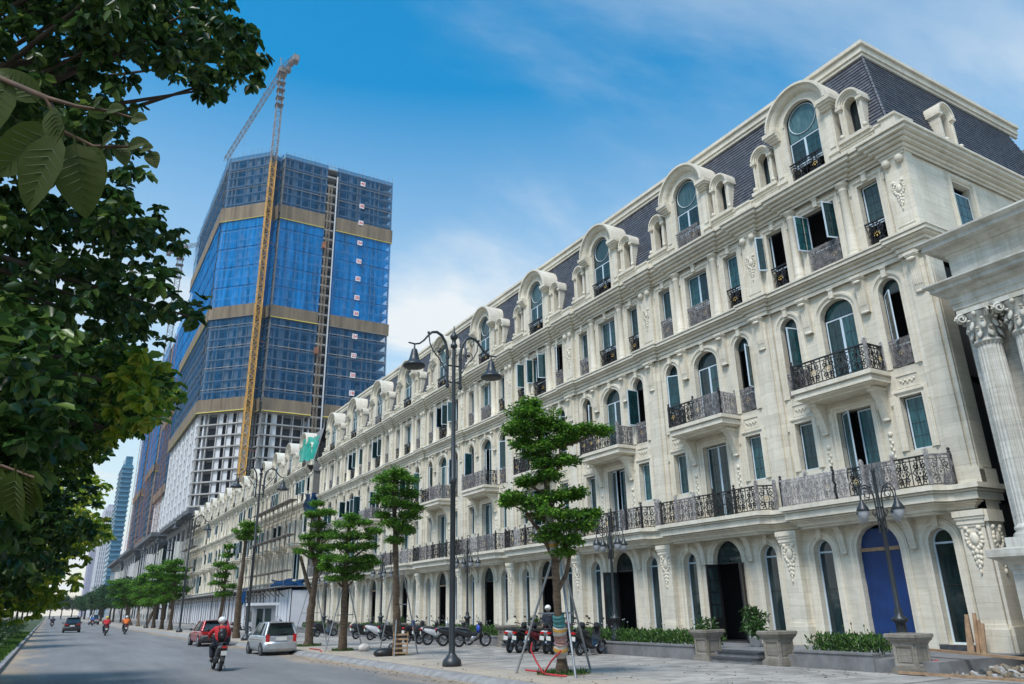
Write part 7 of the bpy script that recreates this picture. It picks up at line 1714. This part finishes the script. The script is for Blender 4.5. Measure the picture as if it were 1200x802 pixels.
for k, (x, y, a, c, c2, sc2, nm) in enumerate(((17.9, 36.2, 108, BLACKP, BLACKP, False, 'black motorbike hidden partly by the tall lamp post'), (18.0, 39.6, 85, BLACKP, BLACKP, True, 'black scooter between the white motorbike and the bare-trunk tree'), (18.2, 45.4, 80, BLACKP, BLACKP, True, 'black scooter right of the white scooter'), (18.1, 50.0, 85, BLACKP, BLACKP, True, 'black scooter left of the white scooter'),
        (17.5, 28.6, 66, BLACKP, BLACKP, False, 'black motorbike squeezed between the scooters behind the nearest tree'), (18.0, 27.4, 62, WHITEPN, BLACKP, True, 'black scooter with white tail left of the wrapped trunk'), (18.2, 26.1, 70, BLACKP, BLACKP, False, 'black motorbike right behind the wrapped trunk'))):
    bike('parked_motorbike' if not sc2 else 'parked_scooter', nm, (x, y, .15), hd(a), c, c2, GP, .1, sc2)

# ================================================================ people
SKIN = simple('skin', (.36, .21, .14), .55, var=.05); HAIRM = simple('black_hair', (.012, .01, .01), .6); DENIM = simple('dark_trousers', (.018, .022, .035), .85, var=.2, scale=6, bump=.3, bscale=20); WHITEH = simple('white_helmet', (.72, .72, .70), .3, var=.04)
def skinned(name, pts, edges, radii, mat, parent, sub=2):
    me = bpy.data.meshes.new(name); me.from_pydata(pts, edges, []); me.materials.append(mat); o = obj(name, me, parent)
    sk = o.modifiers.new('skin', 'SKIN'); sk.use_smooth_shade = True
    if not me.skin_vertices: pass
    for i, r in enumerate(radii):
        v = me.skin_vertices[0].data[i]; v.radius = (r, r) if not isinstance(r, tuple) else r; v.use_root = (i == 0)
    s = o.modifiers.new('sub', 'SUBSURF'); s.levels = sub; s.render_levels = sub
    dg = bpy.context.evaluated_depsgraph_get(); m2 = bpy.data.meshes.new_from_object(o.evaluated_get(dg)); o.modifiers.clear(); o.data = m2; m2.materials.clear(); m2.materials.append(mat)
    for p in m2.polygons: p.use_smooth = True
    return o
def lerp3(a, b, u): return tuple(a[i] + (b[i] - a[i]) * u for i in range(3))
def person(lab, loc, rz, J, jacket, trousers, shoe, helmet=None, pack=None, group=None):
    """J: pelvis, chest, neck, head, shoulder/elbow/hand and hip/knee/ankle/toe for both sides"""
    t = thing('person', lab, 'person', loc, rz, group); t.scale = (1.06, 1.02, 1.04)
    # one continuous body: skin under the clothes
    P = [J['pelvis'], J['chest'], J['neck'], J['head']]; E = [(0, 1), (1, 2), (2, 3)]; R = [.13, .13, .055, .09]
    for s in ('L', 'R'):
        k = len(P); P += [J['sh' + s], J['el' + s], J['ha' + s]]; E += [(1, k), (k, k + 1), (k + 1, k + 2)]; R += [.055, .042, .032]
        h = Vector(J['ha' + s]); d = (h - Vector(J['el' + s])).normalized(); side = d.cross(Vector((0, 0, 1))); side = side.normalized() if side.length > .1 else Vector((1, 0, 0))
        pm_ = tuple(h + d * .07); P.append(pm_); E.append((k + 2, k + 3)); R.append((.035, .02))
        for f in range(4):
            a = h + d * .085 + side * (f - 1.5) * .02; q = h + d * (.125 + .01 * (1 - abs(f - 1.5))) + side * (f - 1.5) * .021 + Vector((0, 0, -.015)); z = q + d * .012 + Vector((0, 0, -.03)); k2 = len(P); P += [tuple(a), tuple(q), tuple(z)]; E += [(k + 3, k2), (k2, k2 + 1), (k2 + 1, k2 + 2)]; R += [.010, .009, .007]
        a = h + d * .04 + side * .04 * (1 if s == 'L' else -1); z = a + d * .04 + Vector((0, 0, -.025)); k2 = len(P); P += [tuple(a), tuple(z)]; E += [(k + 2, k2), (k2, k2 + 1)]; R += [.012, .009]
        k = len(P); P += [J['hi' + s], J['kn' + s], J['an' + s], J['to' + s]]; E += [(0, k), (k, k + 1), (k + 1, k + 2), (k + 2, k + 3)]; R += [.085, .058, .04, .035]
    skinned('body', P, E, R, SKIN, t)
    H_ = Vector(J['head']); b = MB(); b.ell(H_, (.082, .098, .118), SKIN, 14, 10)
    for s in (-1, 1): b.ell(H_ + Vector((s * .083, -.01, -.01)), (.012, .022, .032), SKIN, 6, 4); b.ell(H_ + Vector((s * .032, .088, .005)), (.014, .01, .009), HAIRM, 6, 4)
    b.ell(H_ + Vector((0, .105, -.02)), (.013, .018, .024), SKIN, 6, 4); b.ell(H_ + Vector((0, .09, -.058)), (.026, .01, .007), simple('lips', (.3, .12, .1)) if 'lips' not in bpy.data.materials else bpy.data.materials['lips'], 6, 3)
    b.build('head', t)
    b = MB(); b.ell(H_ + Vector((0, -.018, .03)), (.09, .1, .108), HAIRM, 12, 7); b.build('hair', t)
    if helmet:
        b = MB(); b.ell(H_ + Vector((0, -.01, .045)), (.128, .15, .125), helmet, 14, 9); b.lathe([(.13, .03), (.138, .02), (.13, .01)], helmet, cx=H_.x, cy=H_.y, n=14); 
        b.v = [(x, y, (z + H_.z if i >= 14 * 10 else z)) for i, (x, y, z) in enumerate(b.v)]
        b.box(H_.x - .07, H_.x + .07, H_.y + .1, H_.y + .19, H_.z + .04, H_.z + .055, helmet); b.build('helmet', t)
    P = [lerp3(J['pelvis'], J['chest'], -.05), lerp3(J['pelvis'], J['chest'], .5), J['chest'], lerp3(J['chest'], J['neck'], .75)]; E = [(0, 1), (1, 2), (2, 3)]; R = [(.21, .16), (.205, .15), (.225, .16), .10]
    for s in ('L', 'R'): k = len(P); P += [J['sh' + s], J['el' + s], lerp3(J['el' + s], J['ha' + s], .92)]; E += [(2, k), (k, k + 1), (k + 1, k + 2)]; R += [.098, .078, .058]
    skinned('jacket', P, E, R, jacket, t)
    P = [J['pelvis']]; E = []; R = [.18]
    for s in ('L', 'R'): k = len(P); P += [J['hi' + s], lerp3(J['hi' + s], J['kn' + s], .5), J['kn' + s], lerp3(J['kn' + s], J['an' + s], .93)]; E += [(0, k), (k, k + 1), (k + 1, k + 2), (k + 2, k + 3)]; R += [.125, .11, .088, .07]
    skinned('trousers', P, E, R, trousers, t)
    for s in ('L', 'R'):
        a, c = Vector(J['an' + s]), Vector(J['to' + s]); b = MB(); m_ = a.lerp(c, .55) + Vector((0, 0, -.01)); b.ell(m_, (.05, .14, .045), shoe, 9, 6); b.ell(a + Vector((0, 0, -.01)), (.045, .06, .06), shoe, 8, 5); b.build('shoe', t)
    if pack:
        c = Vector(J['chest']) + Vector((0, -.21, -.10)); b = MB(); b.ell(c, (.155, .10, .23), pack, 10, 8); b.ell(c + Vector((0, -.07, -.06)), (.11, .06, .12), pack, 8, 6); b.build('backpack', t)
        b = MB()
        for s in (-1, 1): b.tube([c + Vector((s * .09, .02, .2)), Vector(J['chest']) + Vector((s * .12, 0, .19)), Vector(J['chest']) + Vector((s * .13, .14, .05))], .018, pack, 5)
        b.build('strap', t)
    return t
SIT = dict(pelvis=(0, -.32, .92), chest=(0, -.24, 1.26), neck=(0, -.19, 1.46), head=(0, -.14, 1.60), shL=(-.20, -.20, 1.38), shR=(.20, -.20, 1.38), elL=(-.33, .02, 1.18), elR=(.33, .02, 1.18), haL=(-.30, .24, 1.09), haR=(.30, .24, 1.09),
           hiL=(-.11, -.26, .90), hiR=(.11, -.26, .90), knL=(-.22, .14, .80), knR=(.22, .14, .80), anL=(-.19, .06, .36), anR=(.19, .06, .36), toL=(-.19, .2, .30), toR=(.19, .2, .30))
STAND = dict(pelvis=(0, 0, .95), chest=(0, .01, 1.28), neck=(0, .02, 1.47), head=(0, .04, 1.62), shL=(-.19, 0, 1.40), shR=(.19, 0, 1.40), elL=(-.25, -.02, 1.12), elR=(.24, .05, 1.12), haL=(-.24, .06, .88), haR=(.16, .26, 1.02),
             hiL=(-.1, 0, .92), hiR=(.1, 0, .92), knL=(-.11, .03, .50), knR=(.12, -.01, .50), anL=(-.11, 0, .09), anR=(.13, -.02, .09), toL=(-.12, .14, .03), toR=(.15, .12, .03))
JR = simple('red_jacket', (.50, .02, .025), .75, var=.2, scale=8, bump=.4, bscale=14); JO = simple('orange_jacket', (.75, .16, .02), .7, var=.15, scale=8); JB = simple('navy_overalls', (.015, .02, .035), .8, var=.2, scale=8); YH = simple('yellow_helmet', (.65, .5, .05), .35); JG = simple('grey_shirt', (.2, .21, .24), .8); JBL = simple('blue_shirt', (.05, .12, .32), .8)
rd = [((5.6, 30.9), 'black and grey scooter ridden by the man in the red jacket', 'person in a red jacket with a white helmet and black backpack riding a scooter', JR, WHITEH, BLACKP, IRON),
      ((5.25, 90.0), 'scooter under the rider in the yellow helmet', 'rider in a red top and yellow helmet, far down the road', JR, YH, BLACKP, None),
      ((7.25, 93.0), 'scooter under the rider in the bright orange jacket', 'rider in a bright orange jacket, right of the yellow helmet', JO, WHITEH, BLACKP, None),
      ((4.4, 150.0), 'scooter under the distant grey-shirted rider', 'distant rider in a grey shirt beside the black car', JG, IRON, BLACKP, None),
      ((7.4, 168.0), 'scooter under the distant blue-shirted rider', 'distant rider in a blue shirt near the right kerb', JBL, WHITEH, REDPAINT, None),
      ((0.9, 165.0), 'scooter of the farthest rider in the left lane', 'farthest rider in the left lane in dark clothing', JB, IRON, BLACKP, None)]
for (x, y), bl, pl, jk, hm, pc, pk in rd:
    bike('ridden_scooter', bl, (x, y, 0), 0.0, pc, pc, 'scooters on the road', .02); person(pl, (x, y, 0), 0.0, SIT, jk, DENIM, PLAST, hm, pk, 'riders on the road')
person('worker in dark clothing and a white hard hat standing behind the parked motorbikes', (20.9, 28.9, .45) if False else (19.0, 29.2, .15), 2.2, STAND, JB, DENIM, PLAST, WHITEH)

# ================================================================ haze
hz = bpy.data.materials.new('haze_air'); hz.use_nodes = True; tt_ = hz.node_tree; tt_.nodes.clear()
ho = tt_.nodes.new('ShaderNodeOutputMaterial'); hv = tt_.nodes.new('ShaderNodeVolumePrincipled'); hv.inputs['Color'].default_value = (.80, .88, .96, 1); hv.inputs['Density'].default_value = 0.00013; hv.inputs['Anisotropy'].default_value = 0.2
tt_.links.new(hv.outputs[0], ho.inputs['Volume'])
b = MB(); b.box(-300, 700, -120, 1400, -1.1, 262, hz); o = b.build('haze'); o['kind'] = 'stuff'; o['label'] = 'thin summer haze over the street and the towers'
